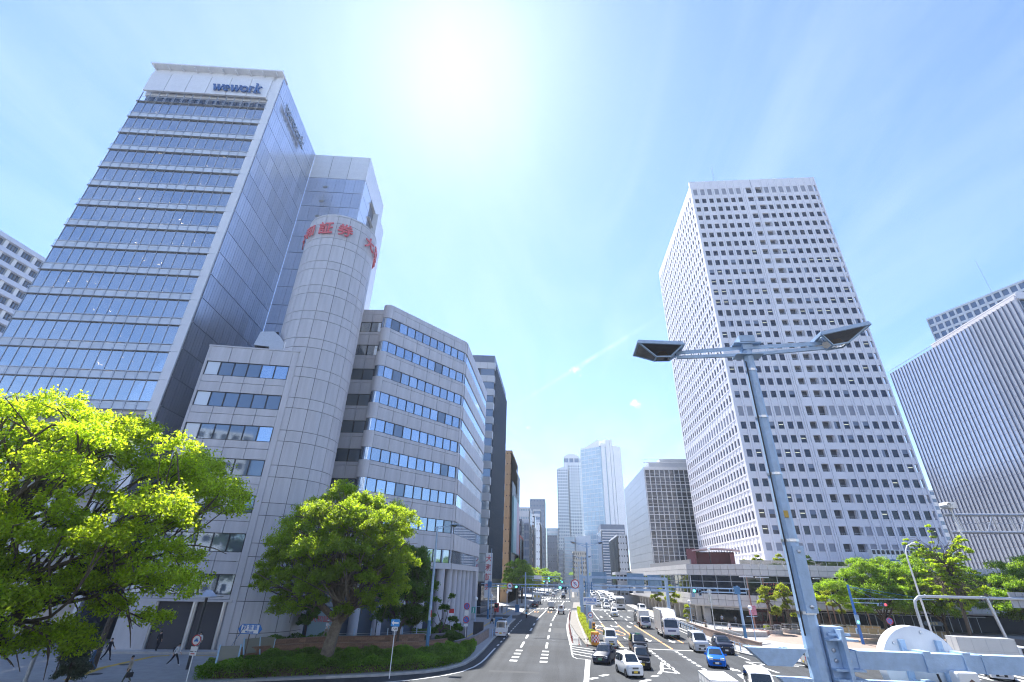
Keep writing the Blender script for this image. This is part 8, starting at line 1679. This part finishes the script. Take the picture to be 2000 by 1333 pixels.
person('person in blue and white standing at the glass entrance', TW(9.1, 1.6, .34), .5, 'white', 'grey', arms=(.1, .0), stride=.1)
person('dark clad person waiting at the entrance doors', TW(5.2, 1.0, .34), 0.0, 'black', 'black', stride=.05, arms=(0, 0))
person('cyclist in a white top riding beside the grey office columns', (-14.6, 77, Z_), R(15), 'white', 'black', 1.7, sit=1, arms=(.55, .55), lean=.2)
person('person in grey walking on the left pavement by the blue cabinet', (-11.9, 93.5, Z_), PI / 2 + .3, 'grey', 'black', 1.65, .3, bag=('black', 'dark bag carried by the person in grey on the left pavement', 1, -.1)); person('person in red and black on the pavement at the shop fronts', (-13.6, 112, Z_), .2, 'red', 'black'); person('dark clad person on the pavement by the red machine', (-13.2, 121, Z_), PI, 'navy', 'navy')
person('rider in dark clothes on the motor scooter', (-7.0, 111.3, -.02), 0, 'navy', 'denim', 1.7, sit=1, arms=(.5, .5), lean=.05, hat='black'); person('rider in white behind the scooter near the crossing', (-7.9, 131.5, 0), .1, 'white', 'black', 1.7)
person('man in a white shirt and dark trousers walking on the right pavement', (26.6, 89.3, Z_), .4, 'white', 'navy', 1.72, .25, sleeves=.2); person('man in a pale shirt walking away under the podium arcade', (31.2, 108.6, Z_), -.1, 'white', 'navy', 1.72, .1, sleeves=.25)
person('woman in a long black coat on the right pavement', (25.6, 107.5, Z_), PI, 'black', 'black', 1.66, .15, skirt=True); person('person in brown with bags standing by the right ramp wall', (24.6, 95.8, Z_), .5, 'brown', 'khaki', 1.6, .1, bag=('black', 'black bag held by the person in brown at the ramp wall', 1, .1)); person('person in light clothes at the arcade shop door', (33.8, 109.0, Z_), -.4, 'pale', 'grey', 1.65, .1)
person('person in black walking past the plum shop front', (42.6, 106.4, Z_), -PI / 2, 'black', 'black', 1.7, .4); person('person in a white shirt walking in front of the shop windows', (47.3, 105.6, Z_), PI / 2, 'white', 'pale', 1.7, .3); person('person in cream and a cap by the parked bicycles', (22.6, 99.5, Z_), -.2, 'yellow', 'grey', 1.6, .1, hat='pale'); person('person in a blue shirt far up the right pavement', (23.6, 131, Z_), 0, 'denim', 'navy', 1.7); person('pedestrian in white crossing far up the right pavement', (24.4, 140, Z_), PI, 'white', 'khaki', 1.7)
# ---------------------------------------------------------------- air
hm = bpy.data.materials.new('haze_air'); hm.use_nodes = True; ht = hm.node_tree; ht.nodes.clear(); ho = ht.nodes.new('ShaderNodeOutputMaterial'); hv = ht.nodes.new('ShaderNodeVolumePrincipled')
hv.inputs['Color'].default_value = (.78, .88, 1, 1); hv.inputs['Density'].default_value = .0002; hv.inputs['Anisotropy'].default_value = .4; ht.links.new(hv.outputs[0], ho.inputs['Volume'])
b = MB(); b.box(-910, 910, -310, 1310, -1.2, 175); b.build('haze', [hm], kind='stuff')
